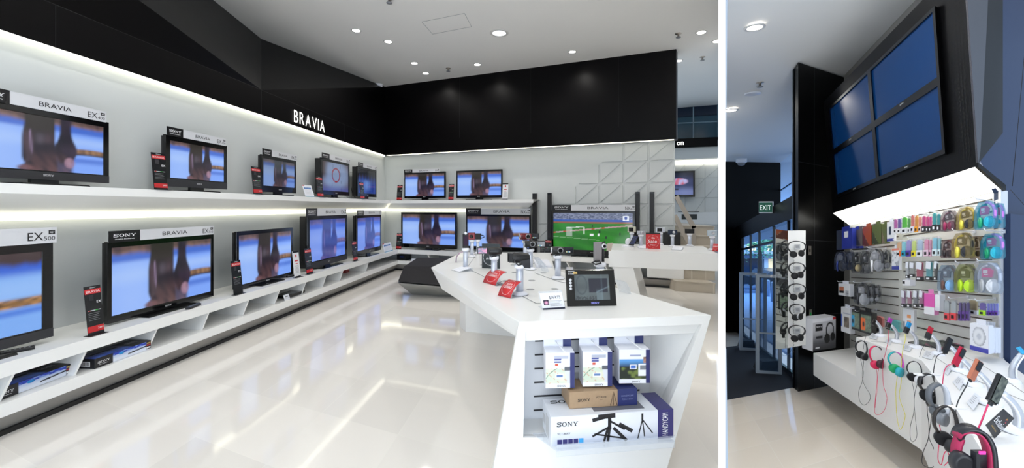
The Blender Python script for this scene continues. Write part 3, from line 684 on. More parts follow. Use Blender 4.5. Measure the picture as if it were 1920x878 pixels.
# tiled steps up to the raised floor
stn = thing('stairs', Fr((3.5, 8, 0)), 'beige tiled steps beside the end of the back wall', 'stairs', kind='structure')
for k in range(6):
    p0 = ray(1273 if k == 0 else 1283, 7.45, 0)
    z0, z1 = .187*k, .187*(k+1); o_ = D2n*0+Vector((0, .30*k, 0)); xs = max(p0.x, 2.93)
    if k >= 2: xs = 3.25
    A = Vector((xs, 7.62+.30*k-.4045*(xs-3.0), 0)); ln = (5.4+.05*k-xs); ln = max(.5, min(ln, (A.y*.484-A.x)/(1+.484*.375)*.985))
    F = Fr(A, D2n, Vector((0, 1, 0))); m = MB(); m.box(0, ln, 0, 3.0-.3*k, z0 if k else 0, z1-.02, BEIGE, F); m.box(-.015, ln, -.02, 3.0-.3*k, z1-.02, z1, BEIGE, F)
    m.build('step', BEIGE, stn)
# steel handrail
t = thing('handrail', Fr(ray(1302, 8.2, 0)), 'brushed steel handrail sloping down beside the steps', 'handrail')
def flatbar(pts, wd=.055, th=.02, mt=STEEL, parent=None, name='bar'):
    m = MB(); P = [Vector(p) for p in pts]
    for i in range(len(P)-1):
        d = (P[i+1]-P[i]).normalized(); s = Vector((0, 1, 0)); n = d.cross(s).normalized()*wd/2; e = s*th
        m.prism([P[i]-n, P[i+1]-n, P[i+1]+n, P[i]+n], e, mt)
    return m.build(name, mt, parent)
flatbar([atd(1268, 368, 8.35), atd(1302, 428, 8.35)], .09, parent=t, name='rail')
flatbar([atd(1265, 404, 8.35), atd(1295, 462, 8.35)], .09, parent=t, name='rail')
flatbar([atd(1301, 424, 8.35), atd(1301, 500, 8.35)], .09, parent=t, name='post')
# tall slim speakers and subwoofer by the big television
for i, (ua, ub, vt, vb, lab) in enumerate(((998, 1006, 363, 462, 'tall slim black speaker left of the football television, outer one'), (1026, 1033.5, 362, 462, 'tall slim black speaker touching the left side of the football television'), (1191, 1199.5, 360, 462, 'tall slim black speaker touching the right side of the football television'), (1218, 1227, 360, 462, 'tall slim black speaker right of the football television, outer one'))):
    off = .12 if i in (1, 2) else .16; s0, s1 = bk_u(off, ua), bk_u(off, ub); a = BK(off, s0, .5); F = Fr(a, D2n, N2); zt = zat(vt, a.y)
    t = thing('tower_speaker', F, lab, 'speaker', 'tall slim speakers'); wd = s1-s0
    m = MB(); m.box(0, wd, 0, .07, .02, zt-.5, GLOSSB, F, .006); m.build('cabinet', GLOSSB, t)
    m = MB(); m.box(.012, wd-.012, -.004, 0, .45, zt-.53, BLK, F); m.build('grille', BLK, t); m = MB(); m.box(-.03, wd+.03, -.03, .1, 0, .02, BLK, F, .004); m.build('base', BLK, t)
a = BK(.3, bk_u(.3, 1243), .5); F = Fr(a, D2n, N2); wd = bk_u(.3, 1276)-bk_u(.3, 1243); zt = zat(435, a.y)-.5
t = thing('subwoofer', F, 'square black subwoofer on the back bench behind the camera table', 'speaker'); m = MB(); m.box(0, wd, 0, .25, .015, zt, BLK, F, .01); m.build('cabinet', BLK, t)
for fx in (.04, wd-.06):
    m = MB(); m.box(fx, fx+.02, .02, .2, 0, .015, BLK, F); m.build('foot', BLK, t)

# ================================================================ black cushioned ottoman
FAB = mat('black_felt', '1b191c', 0.95, noise=.25, scale=160, bump=.3)
t = thing('ottoman', Fr(onz(800, 555, 0)), 'black felt ottoman on a faceted grey base, behind the large white table', 'ottoman')
A = onz(757, 499, .45); B_ = onz(905, 503, .45); Cc = onz(905, 484, .45); D_ = onz(783, 483, .45)
A2 = atd(745, 531, 6.95); B2 = atd(905, 545, 6.75); D2_ = Vector((D_.x-.1, D_.y, .32)); C2 = Vector((Cc.x, Cc.y+.1, .32))
m = MB(); m.loft([[A, B_, Cc, D_], [A2+Vector((0, 0, .02)), B2+Vector((0, 0, .02)), C2, D2_]], FAB); m.build('cushion', FAB, t, bevel=.02)
OB = mat('grey_lacquer_base', '8f908c', 0.35)
f1, f2 = onz(772, 552, 0), onz(905, 560, 0)
m = MB(); m.loft([[A2+Vector((.0, .02, .0)), B2+Vector((0, .02, 0)), C2+Vector((0, 0, -.02)), D2_+Vector((0, 0, -.02))], [A2+Vector((.03, .05, -.035)), B2+Vector((0, .05, -.035)), C2+Vector((0, 0, -.05)), D2_+Vector((0, 0, -.05))], [f1, f2, f2+Vector((0, 1.3, 0)), f1+Vector((0.2, 1.5, 0))]], OB); m.build('base', OB, t)

# ================================================================ large white camera table
TZ = .9
tp = [onz(973, 604, TZ), onz(1333, 591, TZ), onz(1040, 506, TZ), onz(1032, 474, TZ), onz(866, 473, TZ), onz(808, 502, TZ)]
A_, B_, C_, D_, E_, F_ = tp
t = thing('display_table', Fr(Vector((.2, 3.6, 0))), 'large angular white camera display table with a box recess in its front end', 'table')
TBL = t
lo = [Vector((A_.x+.02, A_.y+.03, .79)), Vector((B_.x-.04, B_.y+.03, .79)), Vector((C_.x-.08, C_.y, .76)), Vector((D_.x-.08, D_.y-.1, .72)), Vector((E_.x+.1, E_.y-.1, .7)), Vector((F_.x+.11, F_.y+.02, .677))]
lo2 = [Vector((A_.x+.04, A_.y+.25, .79)), Vector((B_.x-.3, B_.y+.3, .79)), Vector((C_.x-.2, C_.y, .74)), Vector((D_.x-.3, D_.y-.3, .72)), Vector((-.35, 5.0, .68)), Vector((-.61, 4.75, .66))]
m = MB(); m.loft([tp, lo], WHITE); m.build('tabletop', WHITE, t, bevel=.003)
# rear leg
fl = [onz(862, 612, 0), onz(873, 622, 0), onz(975, 633, 0), Vector((.30, 5.4, 0)), Vector((-.3, 5.6, 0))]
up = [Vector((-.655, 5.33, .74)), Vector((-.565, 5.12, .76)), Vector((.1, 4.95, .76)), Vector((.28, 5.35, .74)), Vector((-.3, 5.45, .74))]
m = MB(); m.loft([fl, up], WHITE); m.build('rear_leg', WHITE, t)
# front end panel: a leaning frame round a recess
ax = (B_-A_).normalized(); ay = Vector((-ax.y, ax.x, 0)); FT = Fr(Vector((A_.x, A_.y, 0)), ax, ay)      # local x right, y away
def fl_u(u, v, y=0):
    """local x, z on the table's front plane for a pixel"""
    a = (u-PU)/FPX; o = FT.o+ay*y; d = Vector((a, 1, 0)); tt = ay.dot(o)/ay.dot(d); p = d*tt; return (p-FT.o).dot(ax), EYE-(v-PV)/FPX*tt
W_ = (B_-A_).length
oL0 = (fl_u(973, 604)[0], .90); oR0 = (W_, .90); oR1 = (fl_u(1244, 863)[0], .0); oL1 = (-.16, 0)
iTL, iTR, iBR, iBL = fl_u(985, 621.5), fl_u(1316, 608.5), fl_u(1231, 818), fl_u(981, 821)
m = MB(); O = [(oL0[0], 0, .895), (W_, 0, .895), (oR1[0], 0, 0), (oL1[0], 0, 0)]; I = [(iTL[0], 0, iTL[1]), (iTR[0], 0, iTR[1]), (iBR[0], 0, iBR[1]), (iBL[0], 0, iBL[1])]
m.ring(O, I, (0, .03, 0), WHITE, FT)
m.build('front_frame', WHITE, t)
m = MB()   # side walls of the pedestal
for a, b, sh in ((0, 3, .22), (1, 2, -.22)): m.prism([Vector(O[a])+Vector((0, .03, 0)), Vector(O[b])+Vector((0, .03, 0)), Vector(O[b])+Vector((sh, .5, 0)), Vector(O[a])+Vector((sh, .5, -.1))], (.02 if a == 0 else -.02, 0, 0), WHITE, FT)
m.box(oL1[0]+.24, oR1[0]-.22, .48, .5, 0, .8, WHITE, FT); m.build('pedestal', WHITE, t)
RD = .20
bTR = fl_u(1220.8, 613.3, RD)
m = MB()   # recess: left, right, top, floor linings
bTL = (iTL[0]+.0, iTL[1]); bR = (bTR[0], iTR[1]); bBR = (fl_u(1216, 800, RD)[0], iBR[1]); 
J = [(iTL[0], RD, iTL[1]), (bR[0], RD, iTR[1]-.005), (bBR[0], RD, iBR[1]), (iBL[0], RD, iBL[1])]
I2 = [(p[0], .02, p[2]) for p in I]
for a in range(4):
    b = (a+1) % 4; m.quad(I2[a], I2[b], J[b], J[a], WHITE, FT)
m.build('recess_lining', WHITE, t)
SLATW = mat('slat_panel_white', 'e6e8ec', 0.4)
m = MB(); m.prism(J, (0, .015, 0), SLATW, FT); sp = m.build('slat_panel', SLATW, t)
m = MB()
for v0 in (637, 663, 689, 715, 741, 767, 792):
    a = fl_u(1003-(v0-637)*.02, v0+2, RD); b = fl_u(1203, v0-5, RD); m.box(a[0], min(b[0], J[1][0]-.03-(iTL[1]-a[1])*.1), RD-.003, RD-.001, a[1]-.006, a[1]+.003, DGRY, FT)
o = m.build('slot_grooves', DGRY, sp, 'dark slots of the panel'); o['kind'] = 'stuff'
# cable slots and grey hexagon inlays on the top
HEXG = mat('grey_inlay', '9a9c9e', .5)
inl = MB()
for u, v in ((945, 512), (965, 511), (948, 527), (985, 498), (1000, 494), (962, 497), (1019, 512), (997, 526), (994.5, 543), (1040, 542), (954, 527), (930, 492), (905, 497), (985, 480), (972, 485)):
    p = onz(u, v, TZ+.001); inl.add([(p.x+.032*math.cos(k*math.pi/3), p.y+.04*math.sin(k*math.pi/3), p.z) for k in range(6)], [tuple(range(6))], HEXG)
o = inl.build('grey_inlays', HEXG, t); o['kind'] = 'stuff'
m = MB()
for pts in (((868, 499), (1005, 569), (1040, 569), (1085, 560)), ((877, 500), (893, 478)), ((1003, 512), (1046, 528), (1075, 533))):
    m.tube([onz(u, v, TZ+.0015) for u, v in pts], .0022, HEXG, n=4)
o = m.build('seams', HEXG, t, 'fine grey seams of the tabletop'); o['kind'] = 'stuff'
# clear tray at the bottom of the recess
t = thing('acrylic_tray', FT.at(.5, -.1, .2), 'clear acrylic ledge carrying the tripod box at the front of the table', 'tray')
a = fl_u(1008, 812); b = fl_u(1262, 812)
tl = fl_u(1050, 838, -.16); tr = fl_u(1263, 832, -.16); zz = iBL[1]+.02
m = MB(); m.loft([[(iBL[0]+.05, .0, zz-.006), (iBR[0]-.02, .0, zz-.006), (tr[0], -.17, zz-.006), (tl[0]-.02, -.17, zz-.006)], [(iBL[0]+.05, .0, zz), (iBR[0]-.02, .0, zz), (tr[0], -.17, zz), (tl[0]-.02, -.17, zz)]], CLEAR, FT); m.build('ledge', CLEAR, t)
m = MB(); m.box(tl[0]-.02, tr[0], -.176, -.17, zz-.03, zz+.028, CLEAR, FT); m.build('front_lip', CLEAR, t)

# ================================================================ second table
T2 = [onz(1141, 469, TZ), onz(1346, 476, TZ)]
d2 = (T2[1]-T2[0]).normalized(); n2 = Vector((-d2.y, d2.x, 0)); FT2 = Fr(Vector((T2[0].x, T2[0].y, 0)), d2, n2); L2 = (T2[1]-T2[0]).length+.0
t = thing('display_table', FT2, 'second white camera table with a slanted leg, behind the large one', 'table')
PAL = mat('pale_grey_lacquer', 'd4dad8', 0.3)
m = MB(); m.loft([[(0, 0, TZ), (L2, 0, TZ), (L2-.1, 1.1, TZ), (-.12, 1.1, TZ)], [(.0, 0, .665), (L2, 0, .675), (L2-.1, 1.1, .675), (-.1, 1.1, .675)]], WHITE, FT2); m.build('tabletop', WHITE, t)
m = MB(); m.loft([[(.0, .01, .89), (.33, .01, .68), (.33, 1.05, .68), (.0, 1.05, .89)], [(.20, .02, .0), (.50, .02, .0), (.50, 1.05, .0), (.20, 1.05, .0)]], WHITE, FT2); m.build('slanted_leg', WHITE, t)


# ================================================================ cameras on posts
def plan_frame(p, ang=0): return Fr(p, (math.cos(ang), math.sin(ang), 0), (-math.sin(ang), math.cos(ang), 0))
def post_stand(p, h, r, label, group='camera display posts', br=None, cap=.035):
    F = Fr(p); t = thing('camera_stand', F, label, 'display stand', group); br = br or r*2.2
    m = MB(); m.rev([(br, 0), (br, .004), (br*.97, .012), (br*.75, .02), (r*1.3, .026), (.001, .026)], WHP, F, 24); m.build('base', WHP, t)
    m = MB(); m.rev([(br*1.0, .001), (br*1.06, .001), (br*1.06, .003), (br*1.0, .003)], BLK, F, 20); m.build('base_gasket', BLK, t)
    m = MB(); m.rev([(r, .02), (r, h-cap)], ALU, F, 20); m.build('post', ALU, t)
    m = MB(); m.rev([(r*.9, h-cap), (r*1.5, h-cap*.7), (r*1.55, h-.004), (.001, h)], WHP, F, 20); m.build('cap', WHP, t)
    return t
def bent_card(F, w_, h, label, m_top, group=None, text=None, name='price_card', base=True):
    """a curved card in a clear holder: local x width, y away, z up"""
    t = thing(name, F, label, 'price card', group); n = 7; P = []
    for i in range(n+1):
        a = i/n; P.append((0, .75*h*(a*a*.55+a*.45), h*(math.sin(a*1.35)/math.sin(1.35))*.72+.003))
    m = MB(); m.band([(w_/2, p[1], p[2]) for p in P], (w_, 0, 0), .0012, m_top, F); m.build('card', m_top, t)
    m = MB(); m.band([(w_/2, p[1]+.003, p[2]-.001) for p in P], (w_*1.04, 0, 0), .0015, CLEAR, F); m.box(-.01, w_+.01, .0, .75*h, 0, .002, CLEAR, F); m.build('clear_holder', CLEAR, t)
    if text:
        m = MB(); tm = MB()
        def onb(x, q, lift=-.0022):
            i = min(n-1, int(q*n)); f = q*n-i; a, b = Vector(P[i]), Vector(P[i+1]); p = a+(b-a)*f; d = (b-a).normalized(); nn = Vector((0, -d.z, d.y)); nn = Vector((0, d.z, -d.y))*(-1)
            return (x, p.y+nn.y*abs(lift), p.z+nn.z*abs(lift))
        for tx, q0, q1, ww in text:
            vs, fs, asp = text_geo(tx); m.add([onb(w_/2+(a-.5)*w_*ww, q0+b*(q1-q0)) for a, b in vs], fs, INKW, F)
        n2_ = 28
        for k in range(0, n2_):
            a0, a1 = 2*math.pi*k/n2_, 2*math.pi*(k+.5)/n2_; r1, r2 = .38, .40
            m.add([onb(w_*(.5+r*math.cos(a)), .5+r*math.sin(a)) for r, a in ((r1, a0), (r2, a0), (r2, a1), (r1, a1))], [(0, 1, 2, 3)], INKW, F)
        m.build('white_lettering', INKW, t)
    return t
def flat_tag(F, w_, h, label, group=None):
    t = thing('price_card', F, label, 'price card', group)
    m = MB(); m.loft([[(0, 0, .004), (w_, 0, .004), (w_, h*.8, .032), (0, h*.8, .032)], [(0, 0, .006), (w_, 0, .006), (w_, h*.8, .034), (0, h*.8, .034)]], PAPER, F); c = m.build('card', PAPER, t)
    m = MB()
    for k in range(4):
        m.box(w_*.12, w_*(.6+.08*(k % 2)), h*(.15+.16*k), h*(.15+.16*k)+.003, .0095+.0056*k, .0115+.0056*k, GRY, F)
    m.build('printed_lines', GRY, c)
    m = MB(); m.loft([[(-.006, -.008, 0), (w_+.006, -.008, 0), (w_+.006, h*.86, .0), (-.006, h*.86, .0)], [(-.006, -.008, .003), (w_+.006, -.008, .003), (w_+.006, h*.86, .03), (-.006, h*.86, .03)]], CLEAR, F); m.build('clear_holder', CLEAR, t)
    return t
def camcorder(F, k, label, lcd=None, body=BLK, group='camcorders on posts', lens=True):
    """local: x right along the barrel, y away, z up; k scale"""
    G = F.sc(k); t = thing('camcorder', F, label, 'camera', group)
    m = MB(); R = []
    for x, rz_, ry_ in ((-.055, .026, .028), (-.045, .032, .032), (-.01, .033, .034), (.03, .032, .034), (.055, .027, .03), (.062, .02, .022)):
        R.append([(x, ry_*math.cos(a)*(1 if abs(math.cos(a)) < .9 else .95), .036+rz_*math.sin(a)) for a in [2*math.pi*j/16 for j in range(16)]])
    m.loft(R, body, G, smooth=True); m.build('body', body, t)
    if lens:
        m = MB(); m.rev([(.020, -.062), (.028, -.062), (.029, -.045), (.024, -.035)], SILV, Fr(G((0, 0, .036)), G.x, G.y, G.z), 20, ax='x'); m.build('lens_ring', SILV, t)
        m = MB(); m.rev([(.001, -.0635), (.018, -.0635), (.02, -.062)], GLOSSB, Fr(G((0, 0, .036)), G.x, G.y, G.z), 20, ax='x'); m.build('lens_glass', GLOSSB, t)
    if lens:
        m = MB(); m.rev([(.0185, -.046), (.0225, -.046), (.025, -.03), (.022, -.01)], GRY, Fr(G((.022, 0, .038)), G.x, G.y, G.z), 20, ax='y'); m.rev([(.001, -.0475), (.0175, -.0475)], GLOSSB, Fr(G((.022, 0, .038)), G.x, G.y, G.z), 20, ax='y'); m.build('front_lens', SILV, t)
    m = MB(); m.rev([(.001, -.004), (.02, -.004), (.02, .0), (.001, .0)], DGRY, G.at(0, 0, .0), 14); m.build('mount_plate', DGRY, t)
    m = MB(); m.tube([(-.03, -.034, .05), (-.045, -.04, .02), (-.02, -.036, -.006), (.02, -.03, -.004)], .004, DGRY, G); m.build('hand_strap', DGRY, t)
    if lcd:
        sgn, blue = lcd; a = sgn*.05
        m = MB(); x0, x1 = (a, a+.085) if sgn > 0 else (a-.085, a); m.box(x0, x1, -.012, -.002, .012, .066, BLK, G, .003); l = m.build('flip_screen', BLK, t)
        m = MB(); m.pic(x0+.007, x1-.007, .018, .060, -.0128, (lambda u, v: mixc(lin('20306a'), lin('d05a9a'), sm(.3, .8, vnoise(u*6, v*5)))) if blue else (lambda u, v: mixc(lin('101418'), lin('20242a'), v)), 8, 6, SCREEN, G); m.build('lit_display', SCREEN, l)
        m = MB()
        if not blue:
            for q, c in ((.02, 'd8d4a0'), (.033, '6fb0c8'), (.046, 'd8d8da')): m.box(x0+q, x0+q+.010, -.014, -.0135, .020, .03, mat('sticker_'+c, c, .4), G)
            m.build('stickers', None, l)
    return t
def postcam(ub, vb, vcap, rpx, label):
    p = onz(ub, vb, TZ); h = EYE-(vcap-PV)/FPX*p.y-TZ; return post_stand(p, h, rpx/FPX*p.y, label), Vector((p.x, p.y, TZ+h))
def kpx(p, px): return px/FPX*p.y       # metres spanned by px pixels at the distance of p
_, c = postcam(926.5, 529, 480, 5.8, 'white post stand carrying the compact camcorder with open pink display')
camcorder(plan_frame(c+Vector((0, 0, .003))), kpx(c, 27)/.115, 'black camcorder with its small flip display open to the left', lcd=(-1, True), lens=False)
_, c = postcam(974.5, 553, 495, 7.0, 'white post stand carrying the large black camcorder, nearest on the table')
k_ = kpx(c, 37)/.125; camcorder(plan_frame(c+Vector((0, 0, .003)), .25), k_, 'large black camcorder with a square lens hood, nearest on the table', lens=False)
G = plan_frame(c+Vector((0, 0, .003)), .25).sc(k_)
t = bpy.data.objects['camcorder.001']
m = MB(); m.ring([(-.072, -.026, .010), (-.072, .03, .010), (-.072, .03, .066), (-.072, -.026, .066)], [(-.072, -.021, .015), (-.072, .025, .015), (-.072, .025, .061), (-.072, -.021, .061)], (.022, 0, 0), BLK, G); m.build('lens_hood', BLK, t)
m = MB(); m.loft([[(-.01, -.036, .02), (.06, -.03, .03), (.062, -.03, -.03), (.02, -.034, -.024)], [(-.01, -.026, .02), (.06, -.02, .03), (.062, -.02, -.03), (.02, -.024, -.024)]], DGRY, G); m.build('grip_strap', DGRY, t)
m = MB(); m.ball((-.015, -.02, -.002), (.008, .008, .007), WHP, G); m.build('joint_ball', WHP, t)
_, c = postcam(1046, 523, 478, 5.6, 'white post stand under the camcorder left of the photo frame')
camcorder(plan_frame(c+Vector((0, 0, .003)), -.1).sc(1), kpx(c, 25)/.115, 'black camcorder with round silver lens and display open to the right, by the photo frame', lcd=(1, False))
_, c = postcam(994.5, 506, 466, 4.8, 'white post stand under the camcorder behind the largest one')
camcorder(plan_frame(c+Vector((0, 0, .003)), -.1), kpx(c, 24)/.115, 'black camcorder with display open to the right, behind the largest one', lcd=(1, False))
_, c = postcam(985, 492, 451, 4.0, 'rearmost white post stand on the right side of the large table')
camcorder(plan_frame(c+Vector((0, 0, .003)), .1), kpx(c, 22)/.115, 'dark red camcorder behind the two black ones', lcd=(1, False), body=mat('dark_red_metal', '6a1a20', .3, metal=.4))
_, c = postcam(873, 506, 465, 4.6, 'white post stand with the upright phone at the left corner of the table')
p = c
t = thing('phone', Fr(p), 'black slim device standing upright on a post at the left table corner', 'phone'); F = plan_frame(p, .3); k = kpx(p, 11)
m = MB(); m.box(-k/2, k/2, -.008, .012, 0, kpx(p, 26), BLK, F, .004); b = m.build('body', BLK, t)
m = MB(); m.box(-k*.38, k*.38, -.0085, -.008, kpx(p, 5), kpx(p, 22), mat('dim_plum_display', '3a2a3c', .15), F); m.build('display', None, t); m = MB(); m.ball((0, 0, kpx(p, 27)), .014, WHP, F); m.build('white_button', WHP, t)
_, c = postcam(885, 482, 449.5, 3.3, 'white post stand with the red camera at the far left')
t = thing('compact_camera', Fr(c), 'small dark red camera on a post in front of the back wall television', 'camera'); F = plan_frame(c); k = kpx(c, 12)
CR = mat('dark_red_metal', '6a1a20', .3, metal=.4); m = MB(); m.box(-k*.6, k*.5, -.02, .02, .0, kpx(c, 13), CR, F, .006); m.build('body', CR, t)
m = MB(); m.rev([(.001, -.03), (.02, -.03), (.024, 0)], BLK, Fr(F((-k*.1, -.02, kpx(c, 6))), F.x, F.y, F.z), 14, ax='y'); m.build('lens', BLK, t); m = MB(); m.box(-k*1.1, -k*.6, -.015, .015, kpx(c, 3), kpx(c, 12), BLK, F, .003); m.build('grip', BLK, t)
_, c = postcam(896, 476, 449, 2.8, 'slim white post stand right of the red camera')
t = thing('compact_camera', Fr(c), 'small black camera on a slim post right of the red one', 'camera'); F = plan_frame(c); k = kpx(c, 12); m = MB(); m.box(-k*.5, k*.5, -.02, .02, 0, kpx(c, 11), BLK, F, .006); m.build('body', BLK, t)
m = MB(); m.tube([(k*.5, 0, kpx(c, 8)), (k*.9, 0, kpx(c, 7)), (k*1.0, 0, kpx(c, 4)), (k*.5, 0, kpx(c, 2))], .006, BLK, F); m.build('strap', BLK, t)
# upright silver camcorder behind the photo frame
_, c = postcam(1125, 548, 492, 7.5, 'white post stand half hidden behind the photo frame'); c = c+Vector((0, 0, .004))
t = thing('camcorder', Fr(c), 'upright silver pocket camcorder behind the photo frame', 'camera', 'camcorders on posts'); F = plan_frame(c, .15); k = kpx(c, 17); h = kpx(c, 37)
m = MB(); m.box(-k*.7, k*.2, -.014, .018, .0, h, mat('warm_silver', '8f8a8c', .3, metal=.6), F, .006); m.build('front_shell', None, t)
m = MB(); m.box(k*.2, k*.48, -.012, .018, .0, h*.98, BLK, F, .005); m.build('back_shell', BLK, t)
m = MB(); m.rev([(.012, -.02), (.019, -.02), (.02, .0), (.016, .01)], SILV, Fr(F((k*.35, -.012, h*.8)), F.x, F.y, F.z), 18, ax='y'); m.rev([(.001, -.0215), (.011, -.0215)], GLOSSB, Fr(F((k*.35, -.012, h*.8)), F.x, F.y, F.z), 18, ax='y'); m.build('lens', SILV, t)
m = MB(); m.tube([(-.04, -.03, .01), (-.07, -.035, .0), (-.05, -.05, -.012), (-.01, -.045, -.004), (-.02, -.04, .012), (-.045, -.04, .006)], .006, BLK, F); m.build('cable', BLK, t)
F = Fr(atd(1137, 471, c.y+.15), (1, .1, 0), (0, 1, 0)); m = MB(); k = c.y+.15
m.prism([F((0, 0, 0)), F((.035*1, 0, .0)), F((.055, .02, .06)), F((.012, .02, .055))], (0, .002, 0), mat('kraft_card', 'a89a8c', .6)); tag(m.build('price_card'), 'small tan card behind the upright silver camcorder', 'price card')
# red clearance cards
CL = [('END OF LINE', .60, .70, .42), ('CLEARANCE', .42, .56, .62)]
for (ul, vl), (ur, vr), lab in (((908, 527), (930, 536), 'curved red clearance card beside the camcorder with pink display'), ((936, 552), (958, 560), 'curved red clearance card beside the largest camcorder, nearest one')):
    a = onz(ul-2.5, vl+3, TZ); b = onz(ur-1, vr+.5, TZ); ex = (b-a).normalized(); bent_card(Fr(a, ex, Vector((-ex.y, ex.x, 0))), (b-a).length, .135, lab, RED, 'red clearance cards', CL)
# black sign with a dial
p = onz(903.5, 503, TZ); q = onz(937, 504.5, TZ); ex = (q-p).normalized(); F = Fr(p, ex, Vector((-ex.y, ex.x, 0))); wd = (q-p).length; ht = kpx(p, 46)
t = thing('table_sign', F, 'black upright table sign with a ring of white dots and lettering', 'sign'); m = MB(); m.box(0, wd, 0, .012, 0, ht, mat('slate_card', '20282c', .35), F); m.build('board', None, t)
m = MB()
for k in range(36):
    a = 2*math.pi*k/36; m.box(wd/2+wd*.42*math.cos(a)-.003, wd/2+wd*.42*math.cos(a)+.003, -.002, -.001, ht*.45+wd*.42*math.sin(a)-.003, ht*.45+wd*.42*math.sin(a)+.003, INKW, F)
o = m.build('ring_of_dots', INKW, t); o['kind'] = 'stuff'
m = MB(); m.text('just', wd*.5, -.002, ht*.52, .018, INKW, F, align='c'); m.text('Arrived', wd*.5, -.002, ht*.36, .022, INKW, F, align='c'); m.build('white_lettering', INKW, t)
# tags, clear leaflet holders
a = onz(847, 507, TZ); b = onz(861, 511, TZ); ex = (b-a).normalized(); flat_tag(Fr(a, ex, Vector((-ex.y, ex.x, 0))), (b-a).length, .16, 'flat white price card in a clear holder at the left table corner')
a = onz(855, 492, TZ); F = Fr(a, (.9, .3, 0), (-.3, .9, 0)); m = MB()
m.band([(0, 0, 0), (.01, .01, .06), (.05, .02, .10), (.09, .03, .11)], (0, .06, 0), .002, mat('pink_leaflet', 'b8a0b4', .4), F); tag(m.build('leaflet_holder'), 'curved clear holder with a pink leaflet left of the upright phone', 'leaflet holder')
for u, v, lab in ((1002, 500, 'curved clear leaflet holder, rear one by the dark red camcorder'), (1005, 505, 'curved clear leaflet holder, middle one of the three'), (1010, 511, 'curved clear leaflet holder nearest the photo frame'), (1158, 553, 'curved clear holder just right of the photo frame')):
    a = onz(u, v, TZ); F = Fr(a, (.8, .6, 0), (-.6, .8, 0)); m = MB(); k = 1.0
    m.band([(0, 0, .10), (.03, 0, .085), (.06, 0, .05), (.08, 0, .002)], (0, .10, 0), .003, CLEAR, F); tag(m.build('leaflet_holder'), lab, 'leaflet holder')
for u, v, lab in ((1022, 502, 'flat clear booklet tray at the rear right of the large table'),):
    a = onz(u, v, TZ); F = Fr(a, (1, 0, 0), (0, 1, 0)); m = MB(); m.box(-.09, .07, .0, .5, .001, .02, PAPER, F); o = m.build('booklet_tray', PAPER); tag(o, lab, 'booklet tray')
# digital photo frame
a, b = onz(1064, 575.6, TZ), onz(1157, 573.7, TZ); ex = (b-a).normalized(); ey = Vector((-ex.y, ex.x, 0)); wd = (b-a).length
F = Fr(a, ex, ey).rx(math.radians(-14)); ht = kpx(a, 69)
t = thing('digital_photo_frame', Fr(a, ex, ey), 'large black digital photo frame leaning back on the white table', 'photo frame')
m = MB(); m.box(0, wd, 0, .02, 0, ht, GLOSSB, F, .006); m.build('frame', GLOSSB, t)
def pf(u, v):
    c = mixc(lin('6d7a80'), lin('8ea0a4'), vnoise(u*4, v*4)); r = math.hypot((u-.2)/.15, (v-.6)/.36); c = mixc(c, lin('5a6a74'), .7*sm(.14, .05, abs(r-1)))
    if .40 < u < .95 and .30 < v < .86: c = mixc(lin('3a3c50'), lin('2b3346'), v)
    if .62 < u: c = mixc(c, lin('a8c8d8'), .5*sm(.05, .0, abs(v-.30-.6*(u-.62)))+.35*(sm(.02, 0, abs(u-.78))+sm(.5, .2, v)*(u < .8)))
    if v < .14 and u < .62: c = mixc(c, lin('2a3238'), .6*(vnoise(u*60, v*20) > .5))
    return c
m = MB(); m.pic(wd*.165, wd*.87, ht*.17, ht*.86, -.0015, pf, 48, 36, SCREEN_DIM, F); m.build('display', SCREEN_DIM, t)
m = MB(); m.sony(wd*.56, -.002, ht*.065, .010, mat('lilac_mark', '8a8ae0', .4, emit=.6), F, 'c'); m.build('maker_lettering', None, t)
m = MB(); m.sony(wd*.05, -.002, ht*.93, .008, INKW, F); m.text('D-V1000', wd*.05, -.002, ht*.87, .007, INKW, F)
for q in (.72, .64, .56, .48): m.rev([(.001, -.002), (.010, -.002), (.010, -.001), (.001, -.001)], LGRY, Fr(F((wd*.085, 0, ht*q)), F.x, F.y, F.z), 5, ax='y')
m.build('white_icons', INKW, t); m = MB(); m.box(wd*.15, wd*.23, -.002, -.001, ht*.88, ht*.94, mat('gold_sticker', 'b89a58', .4), F); m.build('gold_sticker', None, t)
m = MB(); m.loft([[(wd*.45, .02, .12), (wd*.55, .02, .12), (wd*.55, .03, .12), (wd*.45, .03, .12)], [(wd*.45, .10, .02), (wd*.55, .10, .02), (wd*.55, .11, .02), (wd*.45, .11, .02)]], BLK, F); m.build('rear_prop', BLK, t)
# price sign
a, b = onz(1018, 581.5, TZ), onz(1059.8, 579, TZ); ex = (b-a).normalized(); ey = Vector((-ex.y, ex.x, 0)); wd = (b-a).length
F = Fr(a, ex, ey).rx(math.radians(-18)); ht = kpx(a, 31)
F = Fr(F.o-F.x*0, F.x, F.y, F.z-F.x*.12)
t = thing('price_sign', Fr(a, ex, ey), 'small white price sign reading $369.95 in a clear stand', 'price sign')
m = MB(); m.box(0, wd, 0, .003, .0, ht, PAPER, F); m.build('card', PAPER, t); m = MB(); m.box(-.004, wd+.004, .003, .006, 0, ht+.012, CLEAR, F); m.box(0, wd, .0, .09, -.001, .002, CLEAR, Fr(F.o, F.x, ey)); m.build('clear_stand', CLEAR, t)
m = MB(); m.text('$369.95', wd*.63, -.001, ht*.60, .021, DGRY, F, align='c', w=wd*.5)
for k in range(5): m.box(wd*.36, wd*(.92-.06*(k % 3)), -.001, -.0005, ht*(.50-.075*k), ht*(.52-.075*k), GRY, F)
m.build('printed_text', DGRY, t)
m = MB(); m.box(.0, wd, -.001, -.0004, 0, ht*.10, mat('navy_strip', '1a2038', .4), F); m.build('navy_strip', None, t)
